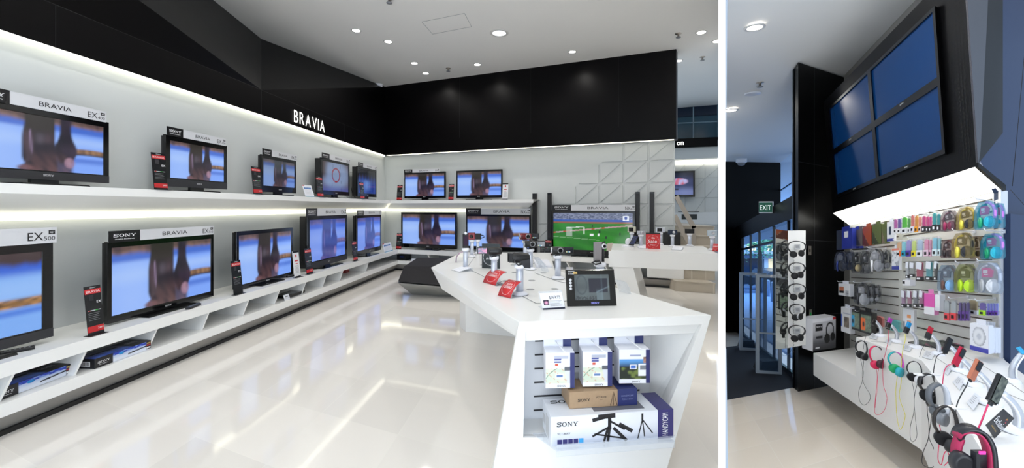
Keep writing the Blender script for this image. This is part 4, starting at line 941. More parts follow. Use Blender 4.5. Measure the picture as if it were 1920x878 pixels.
m = MB(); m.pic(wd*.09, wd*.33, ht*.28, ht*.58, -.0012, lambda u, v: mixc(lin('1c1630'), lin('e0a0c0'), sm(.5, .1, math.hypot(u-.5, v-.4))), 8, 8, PRINT, F); m.build('product_picture', PRINT, t)

# ---------------------------------------------------------------- second table: cameras, cards
def t2(u, v): return onz(u, v, TZ)
cams = [(1184.5, 458, 436, 2.9, (1177, 1192, 424, 434.6), 'cccbb8', 'champagne compact camera on a post, first on the second table', True),
        (1201.5, 464, 440, 3.2, (1194, 1208, 430.5, 437), 'b8bcc4', 'small silver compact camera behind the tilted phone', False),
        (1238, 459, 436, 2.8, (1229.5, 1245.5, 425, 434), 'd4d8e2', 'white compact camera on a post behind the red sale sign', True),
        (1261, 463, 440, 3.0, (1253, 1269.5, 429, 437.5), '2a3446', 'dark blue compact camera on a post right of the sale sign', False),
        (1293, 461.5, 438, 3.2, (1284.5, 1301, 426.5, 434.8), '161618', 'black compact camera on a post in front of the handrail', True),
        (1335, 469, 443, 3.3, (1326, 1343, 430, 440.5), 'b6c2cc', 'pale silver compact camera at the right end of the second table', False)]
for u, vb, vc, rp, (x0, x1, y0, y1), col, lab, back in cams:
    p = t2(u, vb); h = EYE-(vc-PV)/FPX*p.y-TZ; post_stand(p, h, rp/FPX*p.y, 'white post under the '+lab.split(' on ')[0].split(' behind')[0].split(' at ')[0]+' on the second table', 'posts on the second table')
    F = plan_frame(Vector((p.x, p.y, TZ+h+.001)), -.2); wd = kpx(p, x1-x0); ht = kpx(p, y1-y0)
    mm_ = mat('camera_'+col, col, .3, metal=.4)
    t = thing('compact_camera', F, lab, 'camera', 'compact cameras on posts'); m = MB(); m.box(-wd/2, wd/2, -.012, .014, 0, ht, mm_, F, .005); m.build('body', mm_, t)
    if back: m = MB(); m.box(-wd*.36, wd*.18, -.0135, -.012, ht*.15, ht*.86, GLOSSB, F); m.build('display', GLOSSB, t)
    else: m = MB(); m.rev([(.001, -.024), (.018, -.024), (.022, -.01)], SILV, Fr(F((wd*.12, 0, ht*.5)), F.x, F.y, F.z), 16, ax='y'); m.build('lens', SILV, t)
a, b = t2(1211, 466.5), t2(1238, 467); ex = (b-a).normalized(); F = Fr(a, ex, Vector((-ex.y, ex.x, 0))); wd = (b-a).length; ht = kpx(a, 30)
t = thing('sale_sign', F, 'red sale sign standing on the second table', 'sign'); m = MB(); m.box(0, wd, 0, .01, 0, ht, RED, F); m.build('board', RED, t); m = MB(); m.box(0, wd, -.001, .011, ht*.92, ht, INK, F); m.build('black_strip', INK, t)
m = MB(); m.text('On', wd*.5, -.002, ht*.62, .026, INKW, F, align='c'); m.text('Sale', wd*.47, -.002, ht*.36, .050, INKW, F, align='c', w=wd*.6); m.text('Now', wd*.5, -.002, ht*.20, .022, INKW, F, align='c')
m.build('white_lettering', INKW, t); m = MB()
for k in range(30):
    a2 = 2*math.pi*k/30; m.box(wd/2+wd*.43*math.cos(a2)-.0025, wd/2+wd*.43*math.cos(a2)+.0025, -.0015, -.001, ht*.46+wd*.43*math.sin(a2)-.0025, ht*.46+wd*.43*math.sin(a2)+.0025, INKW, F)
o = m.build('ring_of_dots', INKW, t); o['kind'] = 'stuff'
for ua, ub, v, lab in ((1197, 1215, 466, 'white price card left of the red sale sign'), (1259, 1278, 469, 'white price card under the dark blue camera')):
    a, b = t2(ua, v), t2(ub, v+.8); ex = (b-a).normalized(); flat_tag(Fr(a, ex, Vector((-ex.y, ex.x, 0))), (b-a).length, .30, lab)
a, b = t2(1336, 471.5), t2(1346, 472); ex = (b-a).normalized(); bent_card(Fr(a, ex, Vector((-ex.y, ex.x, 0))), (b-a).length*.98, .13, 'curved red clearance card cut off at the right end of the second table', RED, 'red clearance cards', [('CLEAR', .45, .6, .8)])
# tilted phone on a cradle
p = t2(1184, 463); F = plan_frame(p, -.15); t = thing('phone', F, 'black phone tilted on a white cradle at the left end of the second table', 'phone')
m = MB(); m.rev([(.09, 0), (.09, .012), (.06, .03), (.001, .03)], WHP, F.at(-.05, .04, 0), 20); m.ball((-.04, .03, .07), (.05, .03, .06), WHP, F); m.build('cradle', WHP, t)
G = F.at(.03, -.02, .10).ry(-math.radians(0)).rx(-.3); G = Fr(G.o, (G.x*.87+G.z*(-.1)), G.y, G.z*.85+G.x*.45)
m = MB(); m.box(-.045, .045, -.006, .006, -.09, .10, GLOSSB, G, .004); m.build('body', GLOSSB, t)
m = MB(); m.pic(-.036, .036, -.07, .075, -.007, lambda u, v: mixc(lin('1c2418'), lin('4a5aa0'), vnoise(u*4, v*7)), 8, 14, SCREEN_DIM, G); m.build('display', SCREEN_DIM, t)

# ================================================================ boxes at the front of the table
def hang_box(F, w_, h, d, label, front, side, tilt=0, group='boxed accessories hanging on the slat panel', top=PAPER, flap=True, side_w=.24, brand=True, name='product_box'):
    """hanging carton: local x right, y away (front at 0), z up"""
    t = thing(name, F, label, 'box', group)
    m = MB(); m.box(0, w_, 0, d, 0, h, top, F, .002); m.build('carton', top, t)
    m = MB(); m.pic(.001, w_-.001, .001, h-.001, -.0008, front, 36, 44, PRINT, F); m.build('printed_front', PRINT, t)
    m = MB(); m.box(w_, w_+.0012, 0, d, 0, h, NAVY, F); sd = m.build('navy_side', NAVY, t)
    if flap: m = MB(); m.box(0, w_, d-.004, d, h, h+.045, top, F); m.box(w_*.7, w_, d-.006, d, h, h+.045, NAVY, F); m.build('hang_tab', top, t)
    if brand: m = MB(); m.sony(w_*.55, -.002, h*.035, h*.05, INK, F, 'c'); m.build('maker_lettering', INK, t)
    return t
def gps_front(u, v):
    if u > .86: return lin('262c66')
    c = lin('eceef4')
    if v < .55: 
        c = mixc(lin('dfe4e0'), mixc(lin('b8d0b4'), lin('e0d4b8'), vnoise(u*7, v*8)), .7)
        if abs(math.sin(u*9+v*14)) < .08: c = lin('c87a5a')
        if abs(v-.28-.3*math.sin(u*3)) < .012: c = lin('6a8a70')
    if v < .13: c = lin('eceef4')
    if .28 < u < .55 and .72 < v < .83 and not abs(v-.775) < .008: c = lin('333c8c')
    if .32 < u < .42 and .62 < v < .70: c = lin('c8482a')
    if .35 < u < .62 and .28 < v < .40: c = lin('5a78a8') if .38 < u < .59 and .3 < v < .38 else lin('f4f4f4')
    x, y = u-.80+.25*(v-.35), v-.36
    if abs(x) < .10 and abs(y) < .24: c = lin('d4d6de') if y < .12 else lin('5a5c64')
    if .3 < u < .8 and abs((v*40) % 1-.5) < .2 and .84 < v < .92: c = lin('b0b4c4')
    return c
def gps_front2(u, v):
    if u > .88: return lin('262c66')
    c = lin('eceef4') if v > .72 or v < .13 else mixc(lin('5a9ad8'), lin('16203a'), sm(.70, .45, v))
    if .13 < v < .5: c = mixc(lin('182418'), lin('6a7a3a'), sm(.45, .8, vnoise(u*9, v*9)))
    if .36 < u < .56 and .42 < v < .56: c = lin('3a6ac0') if .38 < u < .54 and .44 < v < .54 else lin('f2f4f6')
    if .62 < u < .95 and .22 < v < .58: c = lin('eef0f4')
    if .68 < u < .90 and .40 < v < .53: c = lin('7a8088')
    if .80 < u < .95 and .60 < v < .78: c = mixc(lin('c89a80'), lin('30303a'), vnoise(u*20, v*20))
    if .34 < u < .7 and .80 < v < .86: c = lin('9aa2c0')
    return c
for i, (ul, ur, vt, vb, fr, lab) in enumerate(((1021, 1076, 660, 730, gps_front, 'white tracker carton hanging left, with map print'), (1091, 1146, 658, 727, gps_front, 'white tracker carton hanging in the middle, with map print'), (1159, 1216, 654, 721, gps_front2, 'white carton hanging right, with blue sky and forest print'))):
    y = -.03+.0; a = fl_u(ul+2, vb, y); b = fl_u(ur, vb, y); zt = fl_u(ul+2, vt+2, y)[1]; zb = fl_u((ul+ur)/2, vb-3, y)[1]
    F = FT.at(a[0], y, zb).rz(-.10)
    t = hang_box(F, b[0]-a[0], zt-zb, .105, lab, fr, NAVY); hB = zt-zb; wB = b[0]-a[0]
    m = MB()
    G = Fr(F((wB+.0015, 0, 0)), F.y, -F.x, F.z)
    m.text('GPS', .03, -.0015, hB*.12, .018, INKW, Fr(G.o, G.z, G.y, -G.x).at(0, 0, -.07)); m.build('white_side_lettering', INKW, t)
    # hook
    h_ = thing('display_hook', FT.at(a[0]+wB*.45, RD-.01, zt+.05), 'white prong hook holding the '+['left', 'middle', 'right'][i]+' hanging carton', 'hook', 'white prong hooks of the table recess')
    xx = a[0]+wB*.45; m = MB(); m.tube([(xx, RD-.004, zt+.035), (xx+.01, .0, zt+.028), (xx+.015, -.10, zt+.024), (xx+.016, -.14, zt+.03)], .0032, WHP, FT); m.build('prong', WHP, h_)
    m = MB(); m.box(xx-.03, xx+.03, RD-.006, RD-.002, zt+.02, zt+.062, WHP, FT); m.build('back_clip', WHP, h_)
# kraft tripod box
KR = mat('kraft_board', 'a58a6c', .6, noise=.06, scale=60)
yy = -.07; a = fl_u(1068, 768, yy); b = fl_u(1194, 763, yy); zt = fl_u(1068, 736, yy)[1]
z_tri = fl_u(1033, 772, -.12)[1]
F = FT.at(a[0], yy, a[1]+.003); wd = b[0]-a[0]; ht = zt-a[1]-.004
t = thing('tripod_box', F, 'brown kraft tripod box with a navy end, lying on the white tripod box', 'box')
m = MB(); m.box(0, wd, 0, .17, 0, ht, KR, F); m.build('carton', KR, t)
m = MB(); m.box(wd*.71, wd+.001, -.001, .171, -.0005, ht+.001, NAVY, F); n_ = m.build('navy_end', NAVY, t)
m = MB(); m.text('HANDYCAM', wd*.855, -.002, ht*.55, ht*.1, mat('pale_blue_ink', '8a90b8', .5), F, align='c', w=wd*.18); m.text('Cyber-shot', wd*.855, -.002, ht*.32, ht*.12, mat('pale_blue_ink', '8a90b8', .5), F, align='c', w=wd*.16); m.build('pale_lettering', None, n_)
m = MB(); m.sony(wd*.12, -.002, ht*.40, ht*.17, INK, F, w=wd*.18); m.text('VCT-R100', wd*.46, -.002, ht*.55, ht*.11, DGRY, F, align='c'); m.text('Tripod', wd*.46, -.002, ht*.42, ht*.07, DGRY, F, align='c'); m.build('black_lettering', INK, t)
m = MB(); KL = mat('kraft_line', '7a6450', .6)
for q in ((.60, .05, .645, .8), (.70, .05, .655, .8), (.645, .05, .65, .9)): m.tube([(wd*q[0], -.0015, ht*q[1]), (wd*q[2], -.0015, ht*q[3])], .002, KL, F, n=4)
m.build('tripod_drawing', KL, t)
# large white tripod box
yy = -.14; a = fl_u(1033, 834, yy); b = fl_u(1262, 822, yy); zt = fl_u(1033, 783, yy)[1]; zb = zz+.001
F = FT.at(a[0], yy, zb); wd = b[0]-a[0]; ht = a[1]-zb+zt-a[1]
def trif(u, v): return mixc(lin('c4cad8'), lin('e8ebf2'), sm(.0, .7, v)) 
t = thing('tripod_box', F, 'long white tripod box with purple end on the clear ledge', 'box')
TW = mat('white_carton', 'e4e8f0', .35)
m = MB(); m.box(0, wd, 0, .20, 0, ht, TW, F, .002); m.build('carton', TW, t)
m = MB(); m.pic(.002, wd*.87, .002, ht-.002, -.0008, trif, 8, 12, PRINT, F); pf_ = m.build('printed_front', PRINT, t)
PUR = mat('purple_print', '34306e', .4)
m = MB(); m.box(wd*.87, wd+.001, -.001, .201, -.0002, ht+.001, PUR, F); e_ = m.build('purple_end', PUR, t)
m = MB(); G = Fr(F((wd*.955, -.0015, ht*.1)), F.z, F.y, -F.x); m.text('HANDYCAM', 0, 0, 0, .03, INKW, G, w=ht*.8); m.build('white_lettering', INKW, e_)
m = MB(); m.sony(wd*.045, -.002, ht*.66, ht*.15, INK, F, w=wd*.17); m.text('VCT-80AV', wd*.05, -.002, ht*.38, ht*.07, DGRY, F)
m.build('black_lettering', INK, t)
G = Fr(F((0, 0, ht+.0015)), F.x, -F.z, F.y); m = MB(); m.sony(wd*.05, 0, .14, .035, INK, G); m.build('top_lettering', INK, t)
m = MB(); m.box(wd*.36, wd*.78, -.001+.03, .15, ht, ht+.001, mat('grey_print', '6a6c76', .5), F); m.build('top_picture', None, t)
m = MB()
for k in range(5): m.box(wd*(.05+.043*k), wd*(.086+.043*k), -.002, -.001, ht*.05, ht*.22, PUR if k < 4 else mat('sky_blue_print', '38a0dc', .4), F)
m.build('icon_row', PUR, t)
# printed tripod pictures as drawn shapes
m = MB()
def ln(x0, z0, x1, z1, r): 
    d = Vector((x1-x0, 0, z1-z0)); L = d.length; n = Vector((-d.z, 0, d.x))/L*r; m.add([(x0-n.x, -.0018, z0-n.z), (x1-n.x, -.0018, z1-n.z), (x1+n.x, -.0018, z1+n.z), (x0+n.x, -.0018, z0+n.z)], [(0, 1, 2, 3)], INK, F)
X = wd*.47; S = ht
ln(X-.09, S*.80, X-.02, S*.90, .009); ln(X-.06, S*.90, X+.03, S*.93, .012); ln(X-.0, S*.92, X+.0, S*.45, .009); ln(X, S*.75, X+.08, S*.42, .005); ln(X+.0, S*.55, X-.09, S*.25, .005); ln(X, S*.5, X-.01, S*.03, .007); ln(X+.02, S*.5, X+.09, S*.03, .008); ln(X-.01, S*.5, X-.03, S*.03, .006); ln(X+.05, S*.62, X+.12, S*.34, .009); ln(X-.08, S*.33, X+.07, S*.12, .004)
X = wd*.74; ln(X, S*.93, X+.0, S*.70, .005); ln(X, S*.72, X-.025, S*.05, .003); ln(X, S*.72, X+.055, S*.22, .003); ln(X, S*.72, X+.012, S*.12, .003)
m.build('tripod_picture', INK, t)
G = Fr(F((0, 0, 0)), -F.y, F.x, F.z).at(-.2, 0, 0)
m = MB(); m.box(.02, .07, -.002, -.001, ht*.3, ht*.6, LGRY, G); m.box(.09, .15, -.002, -.001, ht*.1, ht*.8, LGRY, G); m.build('side_label', LGRY, t)
# ================================================================ RIGHT HALF: the accessory corner and the entrance
# floor ramped and walls skewed so this half lines up from the camera
SA = Vector((.3696, 1.0562, -.1532)); SB = Vector((1.4077, .6572, -.0953)); FLZ = -.1
RF = Fr((0, 0, FLZ), -SA, SB, (0, 0, 1))            # x: towards the shop along the product wall, y: into the product wall, z: up
def _c(u, v): return (u-1640)/643.0, (505-v)/643.0
def rb(u, v, b):
    ru, rv = _c(u, v); Z = b/(ru*.849+.5283); X = ru*Z; return Vector((-(X*-.5283+Z*.849), b, 1.6+rv*Z))
def rz_(u, v, z):
    ru, rv = _c(u, v); Z = (z-1.6)/rv; X = ru*Z; return Vector((-(X*-.5283+Z*.849), .849*X+.5283*Z, z))
def ra(u, v, x):
    ru, rv = _c(u, v); Z = -x/(.849-ru*.5283); X = ru*Z; return Vector((x, .849*X+.5283*Z, 1.6+rv*Z))
CR_ = 4.32
SLB = 2.13; XL = rb(1593, 423, SLB).x; XR = rb(1877, 358, SLB).x
FB = 1.572
sax, sbx = Vector((SA.x, SA.y)), Vector((SB.x, SB.y))
RTILE = tile_mat('warm_cream_floor_tiles', 'e8ddce', SA.normalized(), SB.normalized(), .62, .75, .1, .2, 'ebe4d8', rough=.06)
CARP = mat('blue_black_carpet', '10141f', .95, noise=.5, scale=220, bump=.5)
RBLK = mat('black_laminate_wall', '070708', .36, noise=.1, scale=3, spec=.15)
pE = rz_(1488, 727, 0); x_c = pE.x
def rstruct(name, mb, m_=None): return struct(name, mb, m_)
# everything on this side stays right of the partition: cut the floor along it
def part_b(x, z=0, u=1359.8):
    """y coordinate where the partition's right face stands for a given x"""
    ru = (u-1640)/643.0
    # point (X, Z) = a*A + b*B with a = -x ; X/Z = ru
    a = -x; return a*(ru*.849+.5283)/(.849-ru*.5283)
def strip(name, x0, x1, z, m_, y1=1.0, y1b=None, th=.05, yoff=0.02):
    m = MB(); L = [(x0, part_b(x0)+yoff, z), (x0, y1, z), (x1, y1b if y1b is not None else y1, z), (x1, part_b(x1)+yoff, z)]
    m.prism([Vector(p) for p in L], (0, 0, -th), m_, RF); return struct(name, m, m_)
strip('floor_tiles', x_c, -.55, 0, RTILE, y1=2.6)
strip('floor_carpet', -7.6, x_c, 0, CARP, y1=1.66)
strip('floor_far_tiles', -16, -7.6, .0, RTILE, y1=1.66)
m = MB(); L = [(-16, part_b(-16)+.02, CR_), (-16, 4.6, CR_), (-.6, 4.6, CR_), (-.6, part_b(-.6)+.02, CR_)]; m.prism([Vector(p) for p in L], (0, 0, .08), CEIL, RF); struct('ceiling_accessory_corner', m, CEIL)
# black column wall at the left of the product wall
P1 = rz_(1496.5, 735, 0); CX = P1.x; CY = P1.y
m = MB(); m.box(CX-.24, CX, CY, 3.2, 0, CR_-.02, RBLK, RF); struct('column_black', m, RBLK)
m = MB()
for z in (.98, 1.98, 3.0): m.box(CX-.001, CX+.0025, CY+.0, SLB+.4, z, z+.005, DGRY, RF)
m.box(CX-.001, CX+.0025, CY+.22, CY+.225, 0, CR_-.02, DGRY, RF); struct('column_joints', m, DGRY)
m = MB(); m.box(CX-.20, CX-.16, CY-.012, CY+.001, 0, CR_-.03, mat('dark_gloss_strip', '1b1d22', .1), RF); struct('trim_3', m)
hr_ = rb(1830, 312, 1.88).x; print('HR', hr_, 'XR', XR)
# product wall: backing above and behind
GW = mat('grey_upper_wall', '8f8d88', .6)
m = MB(); m.box(CX, min(XR, hr_)-.06, SLB+.05, SLB+.12, .2, CR_, GW, RF); struct('wall_product_backing', m, GW)
t = thing('slatwall', Fr(RF((XL, SLB, 0))), 'white slotted product wall carrying headphones and accessories', 'slat wall', kind='structure')
SLW = mat('slatwall_white', 'e3e3dd', .45)
m = MB(); m.box(XL, XR, SLB, SLB+.05, .35, 2.18, SLW, RF); m.build('panel', SLW, t)
m = MB(); xm = rb(1690, 500, SLB).x
for k in range(17):
    z = .66+k*.0915
    for a, b in ((XL+.05, xm-.05), (xm+.04, XR-.08)): m.box(a, b, SLB-.003, SLB-.001, z, z+.010, mat('slot_brown', '4a4238', .6), RF)
o = m.build('slots', None, t); o['kind'] = 'stuff'
m = MB(); m.box(xm-.02, xm+.02, SLB-.006, SLB, .62, 2.16, SLW, RF); m.build('upright_strip', SLW, t)
m = MB(); m.box(XR, XR+.02, SLB-.03, SLB+.05, .35, 2.18, mat('edge_white', 'f2f4f8', .3), RF); m.build('end_strip', None, t)
# housing of the screen wall
b0 = 1.88; zb0 = 2.322; bt = 1.745; zt0 = 3.72
hl, hr = rb(1562, 400, b0).x, rb(1830, 312, b0).x
t = thing('video_wall', Fr(RF((hl, b0, zb0))), 'black leaning housing with four large screens above the product wall', 'video wall')
VW = t
m = MB(); m.loft([[(hl, b0, zb0), (hr, b0, zb0), (hr, SLB+.04, zb0+.3), (hl, SLB+.04, zb0+.3)], [(hl, bt, zt0), (hr, bt, zt0), (hr, SLB+.04, zt0+.25), (hl, SLB+.04, zt0+.25)]], RBLK, RF); m.build('housing', RBLK, t)
m = MB(); m.loft([[(hl, b0, zb0), (hr, b0, zb0), (XR, SLB, 2.185), (XL, SLB, 2.185)], [(hl, b0+.01, zb0+.012), (hr, b0+.01, zb0+.012), (XR, SLB+.01, 2.20), (XL, SLB+.01, 2.20)]], mat('canopy_diffuser', 'fffef6', .5, emit=3.6), RF); m.build('lit_canopy', None, t, 'glowing white canopy')
m = MB(); m.loft([[(hr+.002, b0-.01, zb0-.01), (hr+.03, b0-.01, zb0-.01), (XR+.05, SLB-.01, 2.17), (XR+.02, SLB-.01, 2.17)], [(hr+.002, b0-.01, zb0+.02), (hr+.03, b0-.01, zb0+.02), (XR+.05, SLB-.01, 2.21), (XR+.02, SLB-.01, 2.21)]], RBLK, RF); m.build('end_edge', RBLK, t)
SIDEG = mat('dark_grey_side_panel', '3a3a40', .35)
k1, k2 = ra(1850, -30, hr), ra(1834, 286, hr)
m = MB(); L = [(hr+.002, b0, zb0), (hr+.002, bt, zt0), (hr+.002, k1.y, k1.z), (hr+.002, k2.y, k2.z)]; m.loft([L, [(hr+.02, q[1], q[2]) for q in L]], SIDEG, RF); m.build('side_panel', SIDEG, t)
# face frame of the leaning face
fo = Vector((hl, b0, zb0)); fz = Vector((0, bt-b0, zt0-zb0)); flen = fz.length; fz.normalize()
VF = Fr(RF(fo), RF.x, RF.y, RF.v(fz))              # x along, z up the face
def fpt(u, v):
    """local (x, s) of a pixel on the leaning face"""
    ru, rv = _c(u, v); b = b0
    for _ in range(12):
        p = rb(u, v, b); s = (p.z-zb0)/fz.z; b = b0+fz.y*s
    return p.x-hl, s
sTL, sTR, sBL, sBR, sC = fpt(1558, 205.5), fpt(1755, 12.5), fpt(1570.5, 371), fpt(1780, 290), fpt(1638, 235.6)
sx0 = (sTL[0]+sBL[0])/2; sx1 = (sTR[0]+sBR[0])/2; sz0 = (sBL[1]+sBR[1])/2; sz1 = (sTL[1]+sTR[1])/2; mx = fpt(1578+60, 235.6)
cx_ = (sx0+sx1)/2; cz_ = (sz0+sz1)/2
SB_ = mat('screen_bezel_black', '060607', .2)
OFF = mat('switched_off_screen', '0d3260', .10, spec=.22)
sn = 0
def offpic(u, v): return mixc(mixc(lin('0c2038'), lin('1e4a80'), sm(.0, .5, v)), lin('101c34'), sm(.55, 1, v))
for (x0, x1, z0, z1, lab) in ((sx0, cx_, cz_, sz1, 'a'), (cx_, sx1, cz_, sz1, 'b'), (sx0, cx_, sz0, cz_, 'c'), (cx_, sx1, sz0, cz_, 'd')):
    m = MB(); g = .028; m.ring([(x0, -.03, z0), (x1, -.03, z0), (x1, -.03, z1), (x0, -.03, z1)], [(x0+g, -.03, z0+g*1.3), (x1-g, -.03, z0+g*1.3), (x1-g, -.03, z1-g), (x0+g, -.03, z1-g)], (0, .03, 0), SB_, VF)
    s = m.build('wall_screen', SB_, VW); m = MB(); m.box(x0+g, x1-g, -.018, -.012, z0+g*1.3, z1-g, OFF, VF); m.build('blue_display', OFF, s, 'dim blue display')
    m = MB(); m.sony((x0+x1)/2, -.031, z0+.012, .012, LGRY, VF, 'c'); m.build('maker_lettering', LGRY, s)
m = MB(); VH = mat('vent_hole', '020202', .9); xe = hr-hl
for i in range(3):
    for j in range(44):
        x = xe-.105+.028*i; z = .09+j*.031; m.add([(x+.0075*math.cos(q*math.pi/3), -.0015, z+.0075*math.sin(q*math.pi/3)) for q in range(6)], [tuple(range(6))], VH, VF)
o = m.build('vent_holes', VH, VW); o['kind'] = 'stuff'
# blue side wall at the right
BLUW = mat('deep_blue_panel', '102c54', .38, spec=.3)
m = MB(); m.box(XR+.01, XR+.08, SLB-.0, 5.2, -.1, 2.0, BLUW, RF); L = [(k2.y, k2.z-.02), (k1.y, k1.z), (k1.y, CR_), (5.2, CR_), (5.2, 1.9), (SLB, 1.9), (SLB, 2.17)]; m.prism([Vector((hr-.05, y, z)) for y, z in L], (.04, 0, 0), BLUW, RF)
struct('wall_blue_side', m, BLUW)
m = MB(); m.tube([(XR+.081, SLB, 2.17), (XR+.081, 2.9, 1.72)], .003, INK, RF, n=4); m.tube([(XR+.081, SLB+.02, 2.2), (XR+.081, SLB+.32, CR_)], .003, INK, RF, n=4)
struct('wall_blue_side_joint', m, INK)
# ---------------------------------------------------------------- counters
RW = mat('counter_white', 'efedea', .32)
t = thing('display_counter', Fr(RF((-2.5, FB, .3))), 'long white two-level display counter under the product wall', 'counter')
xl = rb(1525, 680, FB).x; xq = rb(1605, 660, FB).x
m = MB(); m.box(xl, xq+.01, FB, SLB, .31, .58, RW, RF); m.build('low_box', RW, t, bevel=.003)
zc = .95
T = [rb(1603, 632, FB), rz_(1728, 676, zc), rz_(1748, 701, zc), rz_(1768, 727, zc), rz_(1861, 878, zc), rz_(1905, 950, zc), rz_(2150, 950, zc), rz_(2010, 770, zc), rz_(1884, 676, zc), rz_(1880, 664, zc)]
T[0] = Vector((xq, FB, zc)); T.append(Vector((xq, SLB-.001, zc)))
bot = [Vector((p.x, p.y, .31)) for p in T]
bot[2] = Vector((T[2].x, T[2].y+.0, .31))
m = MB(); m.loft([T, [Vector((p.x, p.y, zc-.06)) for p in T], bot], RW, RF); m.build('high_box', RW, t)
m = MB()
for pts in (((1632, 640), (1720, 648), (1800, 700), (1920, 752)), ((1752, 640), (1850, 690), (1925, 740))):
    m.tube([RF(rz_(u, v, zc+.001)) for u, v in pts], .0018, mat('joint_grey', '9a9894', .8), n=4)
o = m.build('top_joints', None, t, 'thin joints in the counter top'); o['kind'] = 'stuff'
for u, v in ((1700, 645), (1735, 655), (1862, 706), (1842, 742), (1905, 765), (1912, 838)):
    pass
# white hanger plates
hp_pl = []
for (u, v, lab) in ((1745, 704, 'small white hanger plate on the counter edge, rear one'), (1795, 766, 'white hanger plate on the counter edge, middle one'), (1850, 817, 'white hanger plate on the counter edge, nearest one')):
    p = rz_(u, v, zc+.002); m = MB(); G = Fr(RF(p), (1, 0, 0), (0, 1, 0)); k = (p-rz_(u+10, v, zc)).length
    q = RF(p); wd = 30/FPX*q.y
    m.box(-wd*.9, wd*.5, -.012, .02, 0, .006, RW, G); tag(m.build('hanger_plate', RW), lab, 'hanger')

# ---------------------------------------------------------------- products on the wall
BLIS = clear_mat('clear_blister', 'dfe8ec', .03, .10, .03)
def rowhook(x, z, y0, label, parent=None):
    F = RF; t = thing('display_hook', Fr(RF((x, SLB, z))), label, 'hook', 'white prong hooks on the slat wall')
    m = MB(); m.tube([(x, SLB-.004, z), (x, y0, z-.004), (x, y0-.02, z+.010)], .0035, WHP, RF, n=5); m.build('prong', WHP, t)
    m = MB(); m.box(x-.014, x+.014, SLB-.008, SLB-.002, z-.012, z+.014, WHP, RF); m.build('back_clip', WHP, t)
def hpack(u0, u1, v0, v1, b, cols, label, group='blister-packed headphones'):
    """clear blister with over-head headphones: band colours left/right, cup colours, insert card colour"""
    p0, p1 = rb(u0, (v0+v1)/2, b), rb(u1, (v0+v1)/2, b); zt = rb((u0+u1)/2, v0, b).z; zb = rb((u0+u1)/2, v1, b).z
    W_, H = p1.x-p0.x, zt-zb; F = RF.at(p0.x, b, zb); bandL, bandR, cupL, cupR, card = cols
    t = thing('headphone_pack', F, label, 'headphones', group)
    tint = {'1a90a0': '20a0c0', '1aa0b0': '20a0c0', 'e8d84a': 'b09a58', '2a2420': '8a6a3a', '8a2a50': '8a7e84', '5a2028': '7a5a5c', 'c8ccd8': 'a8b4c4', '262a24': 'a8ac60', '5a3a34': '8aa8c0', 'c8ccd4': '6a7490'}.get(bandL, 'a8acb0'); BLS = clear_mat('tinted_blister_'+tint, tint, .02, .12, .26 if tint != 'a8acb0' else .08, edge=.18)
    m = MB(); r = W_*.22
    L = [(r*.3, 0), (W_-r*.3, 0), (W_, H*.1), (W_*.97, H*.72), (W_*.74, H), (W_*.26, H), (W_*.03, H*.72), (0, H*.1)]
    m.loft([[(x, .0, z) for x, z in L], [(x, .055, z) for x, z in L]], BLS, F); m.build('blister', BLS, t)
    cm = mat('hp_'+card, card, .4); m = MB()
    m.loft([[(W_*.30, .008, H*.52), (W_*.72, .008, H*.52), (W_*.76, .008, H*.74), (W_*.60, .008, H*.84), (W_*.30, .008, H*.82)], [(W_*.30, .02, H*.52), (W_*.72, .02, H*.52), (W_*.76, .02, H*.74), (W_*.60, .02, H*.84), (W_*.30, .02, H*.82)]], cm, F); c = m.build('insert_card', cm, t)
    m = MB(); m.box(W_*.36, W_*.54, .0065, .0075, H*.66, H*.76, INKW, F); m.box(W_*.40, W_*.56, .0065, .0075, H*.60, H*.63, INKW, F); m.build('printed_mark', INKW, c)
    cx, cz = W_*.5, H*.52
    for s, colr, nm in ((-1, bandL, 'headband_half'), (1, bandR, 'headband_half')):
        mm_ = mat('hp_'+colr, colr, .4); m = MB(); pts = [(cx+s*W_*.42*math.sin(a), .03, cz+H*.42*math.cos(a)) for a in [math.pi*.62*q/9 for q in range(10)]]
        m.band(pts, (0, .026, 0), W_*.075, mm_, F); m.build(nm, mm_, t)
    for s, colr in ((-1, cupL), (1, cupR)):
        mm_ = mat('hp_'+colr, colr, .45); m = MB(); G = Fr(F((cx+s*W_*.27, .005, H*.24)), F.x, F.y, F.z).rz(s*.5)
        m.rev([(.001, -.003), (W_*.15, -.004), (W_*.165, .001), (W_*.18, -.002), (W_*.225, .002), (W_*.24, .010), (W_*.235, .022), (.001, .024)], mm_, G, 16, ax='y'); m.build('ear_cup', mm_, t)
    return t
